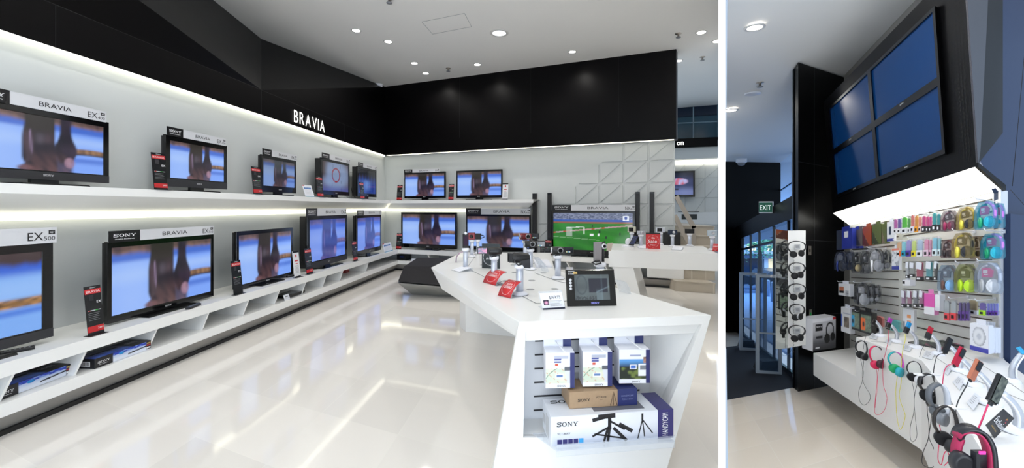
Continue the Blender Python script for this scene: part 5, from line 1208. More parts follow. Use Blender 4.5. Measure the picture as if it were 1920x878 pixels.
def slim(u0, u1, v0, v1, b, body, foot, label, group='slim coloured accessory packs', d=.02, ff=.33, bm=None, tagc=None):
    p0, p1 = rb(u0, (v0+v1)/2, b), rb(u1, (v0+v1)/2, b); zt = rb((u0+u1)/2, v0, b).z; zb = rb((u0+u1)/2, v1, b).z
    W_, H = p1.x-p0.x, zt-zb; F = RF.at(p0.x, b, zb)
    t = thing('accessory_pack', F, label, 'accessory pack', group); B = mat('pk_'+body, body, .35); Ft = mat('pk_'+foot, foot, .4)
    m = MB(); m.box(.001, W_-.001, 0, d, 0, H, BLIS, F, .003); m.build('blister', BLIS, t)
    m = MB(); m.loft([[(W_*.14, .004, H*ff), (W_*.86, .004, H*ff), (W_*.86, .004, H*.88), (W_*.66, .004, H*.95), (W_*.34, .004, H*.95), (W_*.14, .004, H*.88)], [(W_*.14, d-.004, H*ff), (W_*.86, d-.004, H*ff), (W_*.86, d-.004, H*.88), (W_*.66, d-.004, H*.95), (W_*.34, d-.004, H*.95), (W_*.14, d-.004, H*.88)]], B, F); m.build('contents', B, t)
    m = MB(); m.box(W_*.06, W_*.94, -.001, d, .002, H*ff, Ft, F); c = m.build('label_card', Ft, t)
    m = MB(); m.box(W_*.2, W_*.62, -.0025, -.0015, H*ff*.25, H*ff*.7, INK if foot != '16161a' else INKW, F); m.build('printed_mark', INK, c)
    if tagc:
        tm = mat('pk_'+tagc, tagc, .4); m = MB(); m.box(W_*.1, W_*.75, -.012, -.008, H*.62, H*.98, tm, F.ry(.12)); m.build('security_tag', tm, t)
    return t
def carton(u0, u1, v0, v1, b, front, label, d=.06, side=None, group='boxed accessories on the slat wall', tab=True):
    p0, p1 = rb(u0, (v0+v1)/2, b), rb(u1, (v0+v1)/2, b); zt = rb((u0+u1)/2, v0, b).z; zb = rb((u0+u1)/2, v1, b).z
    W_, H = p1.x-p0.x, zt-zb; F = RF.at(p0.x, b, zb); t = thing('product_box', F, label, 'box', group); sm_ = mat('pk_'+side, side, .4) if side else PAPER
    m = MB(); m.box(0, W_, 0, d, 0, H, sm_, F); m.build('carton', sm_, t); m = MB(); m.pic(.001, W_-.001, .001, H-.001, -.0012, front, 20, 26, PRINT, F); m.build('printed_front', PRINT, t)
    if tab: m = MB(); m.box(W_*.25, W_*.75, d*.4, d*.4+.003, H, H+.035, sm_, F); m.build('hang_tab', sm_, t)
    return t
PB = 1.95
# top row, headphone packs (rear copies first)
hpack(1862, 1876, 381, 427, 2.02, ('1aa0b0', 'c878d8', '18a080', '20a8c0', 'd83890'), 'teal and lilac headphone pack mostly hidden behind its twin, top right')
hpack(1825.5, 1862, 378, 429, 1.93, ('1a90a0', 'd080e0', '18a070', '20a8c0', 'd83890'), 'teal and lilac headphone pack with pink card, top right of the wall')
hpack(1792, 1823, 388.5, 431, 1.94, ('e8d84a', 'c8a82a', 'e8dc50', '22242a', '2a2428'), 'yellow headphone pack with black card in the top row')
hpack(1762, 1789, 395, 433, 1.94, ('8a2a50', '4a4044', 'a02858', '7a2848', '2e2a2e'), 'dark magenta headphone pack in the top row')
hpack(1818, 1836, 443, 486, 2.00, ('2a2420', '1e1a18', 'e0d850', '1a1a1a', '241e18'), 'black and yellow headphone pack in the second row, behind')
hpack(1837, 1876, 438, 486, 1.96, ('1a90a0', 'd080e0', '18a070', '20a8c0', 'd83890'), 'teal and lilac headphone pack, second from top at the right end')
hpack(1783, 1819, 437, 484, 1.90, ('e8d84a', '26221e', 'e8dc50', '22242a', '3a342c'), 'yellow headphone pack standing out in front in the second row')
hpack(1763, 1784, 450, 484, 1.96, ('5a2028', '6a2028', '2a2428', '2c2428', '24201f'), 'dark red headphone pack at the left of the second row of headphones')
hpack(1826, 1872, 493, 550, 1.92, ('c8ccd8', 'b4bccc', 'a4a8ac', 'c8ccd2', 'e03088'), 'silver grey headphone pack with pink card in the third row')
hpack(1788, 1826, 496, 549, 1.92, ('262a24', '3a2a44', 'b8e020', 'b0d828', '242420'), 'lime green and black headphone pack in the third row')
hpack(1757, 1788, 497, 547, 1.93, ('5a3a34', '6a4840', '6a4a42', '80b4e0', '5a3c34'), 'brown and pale blue headphone pack in the third row')
# top row slim packs
for i, (u0, u1, v0, v1, bd, ft, nm) in enumerate(((1675, 1681.6, 410, 438, 'd060b0', 'f2f2f4', 'orchid pink'), (1682, 1689, 409, 438, '7a5ab0', 'f2f2f4', 'purple'), (1689.5, 1700.5, 406, 438, '58c81e', 'f2f2f4', 'bright green'), (1701, 1706.5, 408, 437, '4aa028', 'f2f2f4', 'darker green'),
    (1706.5, 1713.5, 402, 436, 'f07a70', 'e8e4f0', 'coral'), (1714, 1721, 403, 436, 'f0a020', 'f0a020', 'amber orange'), (1721.5, 1726.5, 405, 435, 'f08a7a', 'f4d8d0', 'pale salmon'), (1727.5, 1735, 404, 435, 'e0308a', '16161a', 'hot pink, left of three'), (1735.5, 1740.5, 405, 435, 'd82a82', '16161a', 'hot pink, middle of three'), (1741, 1746, 405, 435, 'e04a98', '16161a', 'hot pink, right of three'), (1747, 1755, 398, 433, '18a8a8', '16161a', 'teal, left of two'), (1755.5, 1762, 400, 433, '20a0a4', '16161a', 'teal, right of two'))):
    slim(u0, u1, v0, v1, PB, bd, ft, nm+' slim pack hanging in the top row')
for i, (u0, u1, v0, v1, bd, ft, nm) in enumerate(((1680, 1689.5, 453, 481, 'f0b878', 'f06a1e', 'orange-footed'), (1689.5, 1697.5, 452, 481, '6ad0e0', '10a4c0', 'turquoise'), (1697.5, 1708, 449, 481.5, '8a78d0', '4a30a0', 'violet'), (1708, 1717, 450, 481.5, 'c8dc50', 'f0e020', 'yellow'), (1717.5, 1729.5, 448, 481.5, 'b0c8e4', 'f0f0f4', 'white-footed pale'),
    (1731, 1740.5, 447, 481, 'e880b0', 'f0d0e0', 'rose pink'), (1741, 1746, 448, 481, 'd880a8', 'e8b0c8', 'dusky pink'), (1747, 1757, 444, 480, '78c8e0', 'e0f0f4', 'pale blue'), (1757.5, 1763, 446, 480, '88ccd8', 'e0f0f4', 'pale aqua'))):
    slim(u0, u1, v0, v1, PB, bd, ft, nm+' slim pack hanging in the second row', ff=.36)
for (u0, u1, v0, v1, bd, nm) in ((1697, 1704, 490, 522, 'b8b8bc', 'grey'), (1704.5, 1715, 491, 520, '9a9a94', 'clear grey'), (1716, 1731, 490, 526, 'b02a50', 'crimson'), (1734, 1748, 489, 526, '2a98a4', 'blue-green'), (1750, 1757, 489, 526, '2a2a2e', 'black')):
    slim(u0, u1, v0, v1, PB, bd, '16161a', nm+' player pack with white tag in the third row', tagc='e8ecf4', ff=.2)
for i, (u0, u1, bd) in enumerate(((1688.5, 1697, 'a87aa0'), (1699.5, 1708, 'b86a88'), (1711, 1720.5, '787880'), (1722, 1731, 'c07aa0'))):
    slim(u0, u1, 544, 577, PB, bd, '16161a', ['first', 'second', 'third', 'fourth'][i]+' of four small black-footed tagged packs under the third row, from the left', tagc='e8ecf4', ff=.22)
def two(a, b, k=.35):
    ca, cb = lin(a), lin(b); return lambda u, v: cb if v < k else ca
def boxpic(base, blot, low=None):
    B, P = lin(base), lin(blot); Lw = lin(low) if low else None
    return lambda u, v: Lw if (Lw and v < .14) else (mixc(P, lin('101014'), .6*vnoise(u*9, v*9)) if ((u-.5)/.3)**2+((v-.5)/.26)**2 < 1 else (lin('9a9ca4') if (.2 < u < .7 and .84 < v < .9) else B))
carton(1732.5, 1752, 551, 590, PB, two('e05ab0', 'f4f4f6', .36), 'pink and white box in the fourth row', d=.05, side='e88ac4')
carton(1753, 1762, 553, 583, PB, two('f2f2f4', 'e8e8ee', .2), 'narrow white box beside the pink one', d=.06)
for i, (u0, u1) in enumerate(((1769, 1780), (1781, 1793))):
    slim(u0, u1, 563, 601, PB, 'b8bcc0', 'e84a50', ['left', 'right'][i]+' one of two clear packs with a red label in the fourth row', ff=.36)
for i, u in enumerate((1796, 1803, 1810)): slim(u, u+6.5, 566, 602, PB, '4a2a78', '5a3a88', ['left', 'middle', 'right'][i]+' one of three dark purple packs in the fourth row', ff=.5)
slim(1813.5, 1833, 562, 590, 2.0, 'c0a878', 'e8e8ea', 'clear pack with gold pieces in the fourth row', ff=.3)
slim(1834.5, 1848, 567, 592, PB, '5a3aa0', 'a8e020', 'purple pack with a lime label in the fourth row', ff=.4)
for i, u in enumerate((1849, 1854.5, 1860, 1865.5)): slim(u, u+5, 568, 592, PB, '6a6ac8', '5a30a0', ['first', 'second', 'third', 'fourth'][i]+' from the left of four blue-violet packs at the right of the fourth row', ff=.36)
# left part of the wall
for u0, u1, v0, v1, body, low, lab, b in ((1597, 1611, 430, 466, '2a3a98', '24348c', 'navy box behind the tagged one, top left', 2.02), (1568.5, 1597, 430, 467, '2c3a96', '26348e', 'navy box with a white barcode sticker, top left corner', 1.88)):
    carton(u0, u1, v0, v1, b, (lambda u, v: lin('3a4254') if u < .38 else (lin('f0f0f2') if (.5 < u < .78 and .55 < v < .88) else lin('2c3a96'))) if 'tagged' not in lab else (lambda u, v: lin('2c3a96')), lab, d=.06, side='2c3a96')
for u0, u1, v0, v1, c1, c2, lab in ((1605, 1617, 430, 461, '6a6054', '3c3c44', 'grey brown earphone pack in the top left group'), (1617.5, 1634, 425, 461, 'a04a26', '5a2a1c', 'rust orange earphone pack in the top left group'), (1635, 1652.5, 421, 458, '5f6a38', '3a4028', 'large olive earphone pack in the top left group'), (1653, 1662, 421, 457, '5c6636', '7a6a58', 'narrow olive earphone pack in the top left group')):
    carton(u0, u1, v0, v1, PB, (lambda A_, B_2: (lambda u, v: lin(A_) if u+v > .75 else mixc(lin(B_2), lin('b8c8a8'), .5*(vnoise(u*8, v*8) > .8))))(c1, c2), lab, d=.045, side=c1)
carton(1663, 1676, 416, 452.5, PB, lambda u, v: lin('2c3a96') if v < .14 else (lin('2a3a50') if (.25 < u < .65 and .34 < v < .74) else lin('f0f0f2')), 'white pack with a phone picture and blue foot, top row', d=.03)
DOMEC = ('c8ccd4', '22242c', '3a4a98', '2a2c34', 'd8d8dc')
hpack(1564, 1583, 472, 507, 1.90, DOMEC, 'dome-shaped navy and white headphone pack, left end of second row')
hpack(1584, 1597, 472, 507, 1.96, DOMEC, 'second dome-shaped navy headphone pack in the second row')
hpack(1597, 1611, 473, 512, PB, ('1a1a1c', '1a1a1c', '2a2a2c', 'b0a078', '101012'), 'black headphone pack with a gold mark in the second row')
hpack(1612, 1630, 471, 514, PB, ('3a3c40', '2a2c30', '3a3c40', '505256', '44464c'), 'charcoal grey headphone pack in the second row')
hpack(1626.5, 1652, 467, 508, 1.90, ('e4e4e8', '3a3a40', 'e8e8ec', '8a8c92', 'c0c0c6'), 'white round headphone pack in the second row')
hpack(1652, 1665, 468, 508, PB, ('8a8c92', '2a2a30', '4a4a50', '6a6a70', '3a3a40'), 'grey headphone pack right of the white one, second row')
carton(1672, 1686, 466, 506, PB, lambda u, v: lin('2c3a96') if v < .16 else (lin('e0806a') if v > .9 else mixc(lin('e0e2e6'), lin('5a6478'), .6*(vnoise(u*6, v*9) > .55))), 'white pack with blue foot, second row', d=.03)
carton(1572, 1594, 532.5, 555, 1.88, lambda u, v: (lin('c87a5a') if v > .4 else lin('2a2a30')) if (.06 < u < .5 and .2 < v < .75) else (lin('6a6c74') if (.62 < u < .88 and (v < .5) and int(v*22) % 2) else lin('f0f0f2')), 'small white box with a portrait, third row left', d=.05)
hpack(1593, 1607, 532, 561, 1.99, ('26262a', '26262a', '2a2a30', '2a2a30', '4a4a50'), 'dark headphone pack half hidden in the third row left')
hpack(1601, 1625, 531, 571, 1.90, ('3a3a40', '2a2a30', '3c3c42', '9a9ca2', 'c4c4ca'), 'clear pack with dark grey headphones, front of the third row left')
hpack(1625.5, 1635, 532, 571, PB, ('3a3a40', '2a2a30', '3c3c42', '9a9ca2', 'c4c4ca'), 'clear pack with dark grey headphones, second in line')
hpack(1636, 1645.5, 534, 570, 1.99, ('3a3a40', '2a2a30', '3c3c42', '9a9ca2', 'c4c4ca'), 'clear pack with dark grey headphones, last in line')
def bpic(acc):
    return lambda u, v: lin('0e0e10') if (v > .86 or v < .08 or u < .05 or u > .94) else (mixc(lin(acc), lin('14141a'), sm(1, .5, math.hypot((u-.27)/.12, (v-.42)/.16))) if (u < .45 and v < .72 and v > .15) else mixc(lin('8a9a84'), lin('5a6a58'), vnoise(u*10, v*16)))
carton(1577, 1594.5, 577, 624, 1.88, lambda u, v: lin('2a5ac0') if (u < .14 and .2 < v < .7) else (mixc(lin('1c1c20'), lin('8a7a68'), vnoise(u*8, v*8)) if (.3 < u < .86 and .2 < v < .62) else (lin('b0b4c4') if .74 < v < .8 and u > .2 else lin('f0f0f2'))), 'white headphone box with blue edge, bottom row left', d=.06)
carton(1594.5, 1613, 581, 619, 1.90, bpic('20a8d8'), 'black box with a sky blue picture, bottom row', d=.06, side='0e0e10')
carton(1613.5, 1635, 586, 626, 1.86, bpic('f0702a'), 'black box with an orange picture, bottom row', d=.06, side='0e0e10')
slim(1637, 1656, 592, 625, 1.98, 'e08078', 'c8bcb8', 'clear pack with coral contents beside the black boxes', ff=.4, d=.04)
slim(1668, 1687, 600, 622, 1.99, '70c4c4', '60b8b8', 'clear pack with aqua contents behind the player stands', ff=.3, d=.04)
carton(1693, 1714, 580, 621, 1.98, lambda u, v: lin('e89a5a') if (.35 < u < .75 and .3 < v < .8 and int(v*12) % 3) else mixc(lin('e4e6ea'), lin('8a8a90'), (u < .2)*(v < .4)), 'tall clear white pack with orange prints behind the players', d=.03, side='d8dade')
carton(1692, 1707, 525, 536, PB, lambda u, v: lin('1a1a1e') if u < .35 and .3 < v < .8 else lin('f0f0f2'), 'tiny white box with a black square', d=.06)
def cdpic(u, v):
    if v < .16: return lin('3438a0')
    r = math.hypot((u-.5)/.36, (v-.56)/.36)
    if r < 1: return mixc(lin('e4e6ea'), lin('8a8e98'), sm(.2, 1, abs(r-.55)*1.6+.3*(u-.3))) if r > .3 else lin('c4c8d0')
    return lin('eceef4')
for i, (u0, u1, b, lab) in enumerate(((1866, 1871.5, 2.03, 'last'), (1860, 1866, 2.0, 'third'), (1854, 1860, 1.97, 'second'), (1818.5, 1853.5, 1.90, 'front'))):
    if i == 3: carton(u0, u1, 609, 660, b, cdpic, 'front white disc player box with a round player picture, above the counter right', d=.05)
    else: carton(u0-26, u1, 613, 659, b, cdpic, lab+' white disc player box of the row behind the round player picture', d=.03)
# prong hooks along the rows
for i, (u, v, y) in enumerate(((1845, 376, 1.90), (1808, 386, 1.92), (1776, 393, 1.92), (1751, 398, 1.93), (1737, 402, 1.93), (1717, 401, 1.93), (1695, 405, 1.93), (1679, 409, 1.93), (1645, 419, 1.93), (1625, 424, 1.93), (1857, 434, 1.93), (1802, 434, 1.9), (1736, 446, 1.93), (1712, 448, 1.93), (1685, 452, 1.93), (1849, 490, 1.9), (1808, 493, 1.9), (1773, 495, 1.9), (1640, 466, 1.9), (1606, 471, 1.93), (1613, 530, 1.9), (1583, 529, 1.9), (1603, 577, 1.9), (1623, 583, 1.86), (1840, 564, 1.93), (1790, 560, 1.93), (1737, 548, 1.93))):
    p = rb(u, v, 1.98); rowhook(p.x, p.z+.006, y, 'white prong hook on the slat wall holding '+['the top right headphone pack', 'the yellow top-row pack', 'the dark magenta top-row pack', 'the teal slim packs', 'the hot pink slim packs', 'the amber slim pack', 'the green slim packs', 'the orchid slim pack', 'the olive packs', 'the rust orange pack', 'the second-row teal headphone pack', 'the outstanding yellow headphone pack', 'the rose pink slim pack', 'the yellow slim pack', 'the orange-footed slim pack', 'the silver grey headphone pack', 'the lime green headphone pack', 'the brown headphone pack', 'the white round headphone pack', 'the gold-marked black pack', 'the clear dark grey packs', 'the small portrait box', 'the sky blue picture box', 'the orange picture box', 'the lime-labelled pack', 'the red-labelled packs', 'the pink and white box'][i])
# catalogues on the counter
MG = mat('dark_catalogue_cover', '3a3a3c', .35)
for i, (u, v, ang) in enumerate(((1735, 645, .2), (1768, 652, -.2), (1790, 645, .1))):
    p = rz_(u, v, zc+.002); F = Fr(RF(p), RF.x, RF.y, RF.z).rz(ang); m = MB(); t = thing('catalogue', F, ['left', 'middle', 'right'][i]+' one of the dark catalogues lying by the product wall', 'catalogue')
    m.box(-.13, .13, -.08, .08, 0, .008+.004*i, MG, F); m.build('pages', MG, t); m = MB()
    m.pic(-.12, .12, -.07, .07, 0, lambda u, v: mixc(lin('2a2c30'), lin('b85a7a') if u > .6 else lin('7a9a6a'), (vnoise(u*7, v*7) > .68)*.8), 14, 10, PRINT, Fr(F((0, 0, .0095+.004*i)), F.x, -F.z, F.y)); m.build('printed_cover', PRINT, t)
# ---------------------------------------------------------------- player stands with curved arms
def wpt(u, v, d): return atd(u, v, d)
def player_stand(bu, bv, hw, tu, tv, d0, d1, col, lab, slab, disp=None, dw=.3, col2='0e0e10', z=zc, split=.5):
    """base at pixel (bu,bv) on the counter; arm head at (tu,tv); device from d0 (upper end) to d1 (lower end)"""
    P = RF(rz_(bu, bv, z)); y = P.y; r = hw/FPX*y*.86; F = Fr(P)
    t = thing('player_stand', F, slab, 'display stand', 'white player stands on the counter')
    m = MB(); m.rev([(r, 0), (r*1.02, .006), (r*.95, .016), (r*.7, .026), (r*.3, .03), (.001, .03)], WHP, F, 24); m.build('base', WHP, t)
    m = MB(); m.rev([(r*1.03, .000), (r*1.05, .001), (r*1.05, .004), (r*1.0, .005)], GRY, F, 20); m.build('base_gasket', GRY, t)
    Tp = wpt(tu, tv, y-.02); S0 = P+Vector((0, 0, .02)); dx = Tp-S0; n = 10; side = Vector((1 if tu < bu else -1, 0, 0))
    pts = []
    for i in range(n+1):
        q = i/n; pts.append(S0+dx*q+side*(dx.length*.16*math.sin(math.pi*q))*1.0)
    A2_ = mat('stand_arm_grey', 'b4b8c0', .35, metal=.2); m = MB(); rr = r*.36
    m.tube([tuple(p) for p in pts], [rr*(1.0-.25*i/n) for i in range(n+1)], A2_, n=12)
    m.build('curved_arm', A2_, t)
    m = MB(); m.band([p+Vector((-side.x*rr*.8, -rr*.75, 0)) for p in pts], (0, .012, 0), .004*side.x, WHP); m.build('arm_edge', WHP, t)
    a, b = wpt(*d0, y-.07), wpt(*d1, y-.09); ax_ = (b-a); L = ax_.length; ax_.normalize(); rt = Vector((0, 1, 0)).cross(ax_).normalized(); nn = ax_.cross(rt).normalized()
    if nn.y > 0: nn = -nn
    wd = dw*L; G = Fr(a, rt, -nn, ax_)
    mc = mat('dev_'+col, col, .25, metal=.3); mk = mat('dev_'+col2, col2, .3)
    t2_ = thing('music_player', Fr(a), lab, 'music player', 'small music players')
    m = MB(); m.box(-wd/2, wd/2, -.006, .010, 0, L*split, mc, G, .003); m.build('upper_body', mc, t2_)
    m = MB(); (m.box(-wd*.52, wd*.52, -.008, .012, L*split, L, mk, G, .003) if split < .9 else m.box(-wd*.2, wd*.2, -.004, .006, L*split, L*1.08, BLK, G, .002)); m.build('lower_body' if split < .9 else 'plug', mk, t2_)
    if disp:
        if callable(disp): m = MB(); m.pic(-wd*.42, wd*.42, L*.06, L*.94, -.0095, disp, 8, 16, SCREEN_DIM, G); m.build('display', SCREEN_DIM, t2_)
        else: dm = mat('dev_'+disp, disp, .1); m = MB(); m.box(-wd*.38, wd*.38, -.0095, -.009, L*.06, L*.5, dm, G); m.build('display', dm, t2_)
    return a, b
def cable(pts, r, col, lab, y=None, group='hanging headphone cables'):
    m = MB(); mm_ = mat('cable_'+col, col, .45); P = []
    n = len(pts)
    for i in range(n-1):
        p0, p1, p2, p3 = pts[max(0, i-1)], pts[i], pts[i+1], pts[min(n-1, i+2)]
        for q in range(5):
            s = q/5; P.append(p1*(1)+(p2-p0)*(.5*s)+(p0*2-p1*5+p2*4-p3)*(.5*s*s)+(p1*3-p0-p2*3+p3)*(.5*s**3))
    P.append(pts[-1]); m.tube(P, r, mm_, n=5); o = m.build('cable', mm_); return tag(o, lab, 'cable', group)
B1 = player_stand(1651, 631.5, 10, 1641, 602, (1640, 600), (1636, 609), '161618', 'small black player on the farthest stand', 'farthest white curved stand on the counter, small black player', dw=.6)
B2 = player_stand(1681, 642, 10.5, 1671.5, 611, (1670.5, 597), (1664.5, 615), 'a040a0', 'purple and black player on the second stand', 'white curved stand with the purple player', dw=.36)
B3 = player_stand(1717, 653, 11.5, 1706, 620, (1706, 605), (1698, 625), '2088c0', 'blue and black player on the third stand', 'white curved stand with the blue and black player', dw=.34)
B4 = player_stand(1759, 666, 11.5, 1747, 629, (1746.5, 614), (1738.5, 636), 'b01830', 'red and black player on the fourth stand', 'white curved stand with the small red player', dw=.34)
B5 = player_stand(1799, 697, 15.5, 1782, 651, (1783, 635), (1771, 662), '141416', 'flat black player pointing down on the fifth stand', 'white curved stand with the flat black player', dw=.30, split=.98)
B6 = player_stand(1824, 724, 16.5, 1804, 675, (1806, 653), (1790, 686), 'b01838', 'long red player with black display', 'white curved stand with the long red player', disp='141418', dw=.30, split=.98, col2='b01838')
B7 = player_stand(1858, 760, 19, 1836, 700, (1837, 677), (1820, 713), 'b06a50', 'long copper-coloured player with black display', 'white curved stand with the copper player', disp='141418', dw=.30, split=.98, col2='b06a50')
B8 = player_stand(1909, 812, 26, 1878, 736, (1880.5, 706), (1858, 756), '141416', 'wide black player with a grey-green picture', 'nearest white curved stand, at the right edge', disp=lambda u, v: mixc(lin('3a4a48'), lin('a8b8ac'), vnoise(u*5, v*7)), dw=.32, split=.98)
B9 = player_stand(1898, 718, 14, 1914, 664, (1909, 651), (1921, 664), '38a0d0', 'light blue player at the right edge', 'white stand leaning right at the picture edge with the light blue player', dw=.5, split=.98, col2='38a0d0')
# paper tags on the counter
TAGC = mat('clear_tag_paper', 'dcdfe4', .35)
for i, pts in enumerate((((1629, 634), (1635, 625), (1647, 629), (1643, 638)), ((1658, 641), (1668, 633), (1674, 636), (1669, 648)), ((1691, 655), (1698, 645), (1711, 650), (1706, 660)), ((1729, 670), (1736, 657), (1754, 662), (1747, 675)), ((1767, 696), (1776, 683), (1787, 688), (1777, 705)), ((1786, 717), (1797, 706), (1810, 713), (1799, 733)), ((1812, 756), (1828, 738), (1841, 747), (1825, 771)))):
    P = [rz_(u, v, zc+.003) for u, v in pts]; lift = [.002, .03, .03, .002]
    Q = [RF(Vector((p.x, p.y, zc+.003))) for p in P]
    Q = [wpt(u, v, q.y-(.0 if l < .01 else .02)) + Vector((0, 0, .003)) for (u, v), q, l in zip(pts, Q, lift)]
    m = MB(); m.prism(Q, (0, 0, -.002), TAGC); t = thing('price_card', Fr(Q[0]), 'small curled white price card beside the '+['farthest', 'purple', 'blue and black', 'small red', 'flat black', 'long red', 'copper'][i]+' player stand', 'price card', 'curled price cards on the counter')
    m.build('card', TAGC, t); m = MB()
    for k in range(5):
        a = Q[0]+(Q[1]-Q[0])*(.2+.14*k); b = Q[3]+(Q[2]-Q[3])*(.2+.14*k); m.tube([a+(b-a)*.12+Vector((0, -.001, .002)), a+(b-a)*(.55+.06*(k % 3))+Vector((0, -.001, .002))], .0009, GRY, n=3)
    o = m.build('printed_lines', GRY, t); o['kind'] = 'stuff'
# black "Exclusive" card
pts = ((1848.5, 798), (1882, 767), (1902, 785), (1865, 823)); y = RF(rz_(1866, 824, zc)).y
Q = [wpt(*pts[0], y+.0), wpt(*pts[1], y+.04), wpt(*pts[2], y+.05), wpt(*pts[3], y+.01)]
t = thing('table_sign', Fr(Q[3]), 'black card reading Exclusive in front of the nearest player stand', 'sign'); m = MB(); m.prism(Q, (0, .002, 0), mat('black_card', '141416', .4)); m.build('card', None, t)
G = Fr(Q[0]+Vector((0, -.0015, 0)), Q[3]-Q[0], Vector((0, 1, 0)), Q[1]-Q[0])
G2 = Fr(Q[0]+Vector((0, -.0015, 0)), Q[1]-Q[0], Vector((0, 1, 0)), Q[0]-Q[3])
G2 = Fr(Q[3]+(Q[0]-Q[3])*.0+Vector((0, -.0015, 0)), Q[2]-Q[3], Vector((0, 1, 0)), Q[0]-Q[3])
G2 = Fr(Q[0]+Vector((0, -.002, 0)), Q[3]-Q[0], Vector((0, 1, 0)), Q[1]-Q[0])
m = MB(); m.text('Exclusive', .08, 0, .36, .30, INKW, G2, w=.84); m.text('available now', .2, 0, .16, .08, mat('gold_ink', 'b89040', .4), G2, w=.5); m.build('white_lettering', INKW, t)
m = MB()
for k in range(12):
    a, b = random.uniform(.55, .97), random.uniform(.66, .95); c = random.choice(['c8304a', 'd89a28', '48a050', 'b85ab8', 'e0e0e0']); m.box(a, a+.05, -.0, .001, b, b+.06, mat('dot_'+c, c, .4), G2)
o = m.build('coloured_dots', None, t); o['kind'] = 'stuff'
# ---------------------------------------------------------------- headphones hanging on the counter front
def headphones(top, c1, c2, rc, cols, label, y, thick=.006, bandw=.014, group='headphones hanging on the counter', bow=1.0):
    """top: pixel of the band's top; c1, c2: pixels of the two cups; rc: cup radius in px; y: distance"""
    s = y/FPX; T_ = wpt(*top, y); A_ = wpt(*c1, y-.02); B_ = wpt(*c2, y-.05); r = rc*s
    L_, R_, K1, K2 = [mat('hp_'+c, c, .4) for c in cols]
    t = thing('headphones', Fr(Vector((T_.x, T_.y, min(A_.z, B_.z)-r))), label, 'headphones', group)
    for P, mm_, sg, nm in ((A_, L_, -1, 'headband_half'), (B_, R_, 1, 'headband_half')):
        E = P+Vector((sg*r*.3, 0, r*.7)); hgt = T_.z-E.z; pts = []
        wv = max(.5*r, abs(E.x-T_.x)); bx = sg*r*1.1*bow
        for q in range(11):
            f = q/10; x = T_.x+(E.x+bx*.4-T_.x)*math.sin(f*math.pi/2)+bx*.55*math.sin(f*math.pi); z = T_.z-hgt*(1-math.cos(f*math.pi/2)); yy = T_.y+(E.y-T_.y)*f
            if f > .85: x = x+(E.x-x)*(f-.85)/.15*.6
            pts.append(Vector((x, yy, z)))
        m = MB(); m.band(pts, (0, bandw, 0), thick*sg, mm_); m.build(nm, mm_, t)
    for P, mm_, ang in ((A_, K1, -.5), (B_, K2, .4)):
        G = Fr(P, (1, 0, 0), (0, 1, 0)).rz(ang); m = MB(); m.rev([(.001, -.016), (r*.8, -.016), (r, -.010), (r, .006), (r*.85, .014), (.001, .016)], mm_, G, 18, ax='y'); c = m.build('ear_cup', mm_, t)
        m = MB(); m.rev([(r*.30, -.0175), (r*.95, -.018), (r*1.04, -.010), (r*.9, -.004)], mat('ear_pad_foam', '18181a', .9) if sum(lin(cols[2])) < .12 else mm_, G, 18, ax='y'); m.build('ear_pad', None, c)
    return t
yF = lambda u, v: RF(rb(u, v, FB)).y
y1 = yF(1617, 660)-.06
headphones((1616, 640), (1613, 665), (1620, 669), 6.5, ('1a1a1c', '1a1a1c', '18181a', '202022'), 'small black headphones hanging leftmost on the counter front', y1)
y2 = yF(1643, 670)-.06
headphones((1641, 650), (1641, 684), (1650, 683), 7.5, ('d01c50', '2a1a20', 'd01c50', '3a1420'), 'red and black headphones hanging second on the counter front', y2)
y3 = yF(1680, 680)-.06
headphones((1678.5, 661), (1677, 691), (1686, 698), 8.5, ('18a0a4', 'c83cb4', '109a5c', '1898a8'), 'teal, pink and green headphones hanging third on the counter front', y3)
y4 = yF(1715, 690)-.06
headphones((1714, 678), (1710, 707), (1722, 713), 7.5, ('1a1a1c', '22242a', '1c1c20', 'd8dade'), 'thin neckband headphones with one silver cup hanging fourth', y4, thick=.003, bandw=.008)
y5 = RF(rz_(1748, 703, zc)).y-.02
headphones((1741, 702), (1738, 741), (1746, 753), 11, ('1c1a1c', '1c1c1e', '1a1a1c', '202024'), 'black headphones with red trim hanging from the rear hanger plate', y5, bandw=.022)
y6 = RF(rz_(1785, 752, zc)).y
headphones((1761, 722), (1757, 771), (1766, 786), 11.5, ('5a5e64', 'c8ccd4', '5c6064', '7a7e84'), 'grey headphones with white patterned band', y6, bandw=.026, thick=.009)
y7 = RF(rz_(1797, 768, zc)).y-.02
headphones((1775, 763), (1768, 822), (1783, 836), 13, ('241c18', '241e1c', '101012', '161618'), 'black headphones with thin brown band below the grey ones', y7, bandw=.014)
y8 = RF(rz_(1850, 819, zc)).y-.17
t = thing('headphones', Fr(wpt(1825, 900, y8-.04)), 'large black and crimson headphones nearest, cut by the bottom edge', 'headphones', 'headphones hanging on the counter'); s8 = y8/FPX
K_ = mat('hp_16161c', '16161c', .4); CRM = mat('crimson_pad', 'a01848', .6)
def spl(pts):
    o_ = []
    for i in range(len(pts)-1):
        p0, p1, p2, p3 = pts[max(0, i-1)], pts[i], pts[i+1], pts[min(len(pts)-1, i+2)]
        for q in range(4): s_2 = q/4; o_.append(p1+(p2-p0)*(.5*s_2)+(p0*2-p1*5+p2*4-p3)*(.5*s_2*s_2)+(p1*3-p0-p2*3+p3)*(.5*s_2**3))
    return o_+[pts[-1]]
P_ = spl([wpt(u, v, y8-.02-.012*i) for i, (u, v) in enumerate(((1797, 822), (1803, 809), (1820, 805), (1838, 812), (1850, 832), (1854, 858), (1855, 890)))])
m = MB(); m.band(P_, (.012, .045, 0), .010, K_); m.build('headband', K_, t)
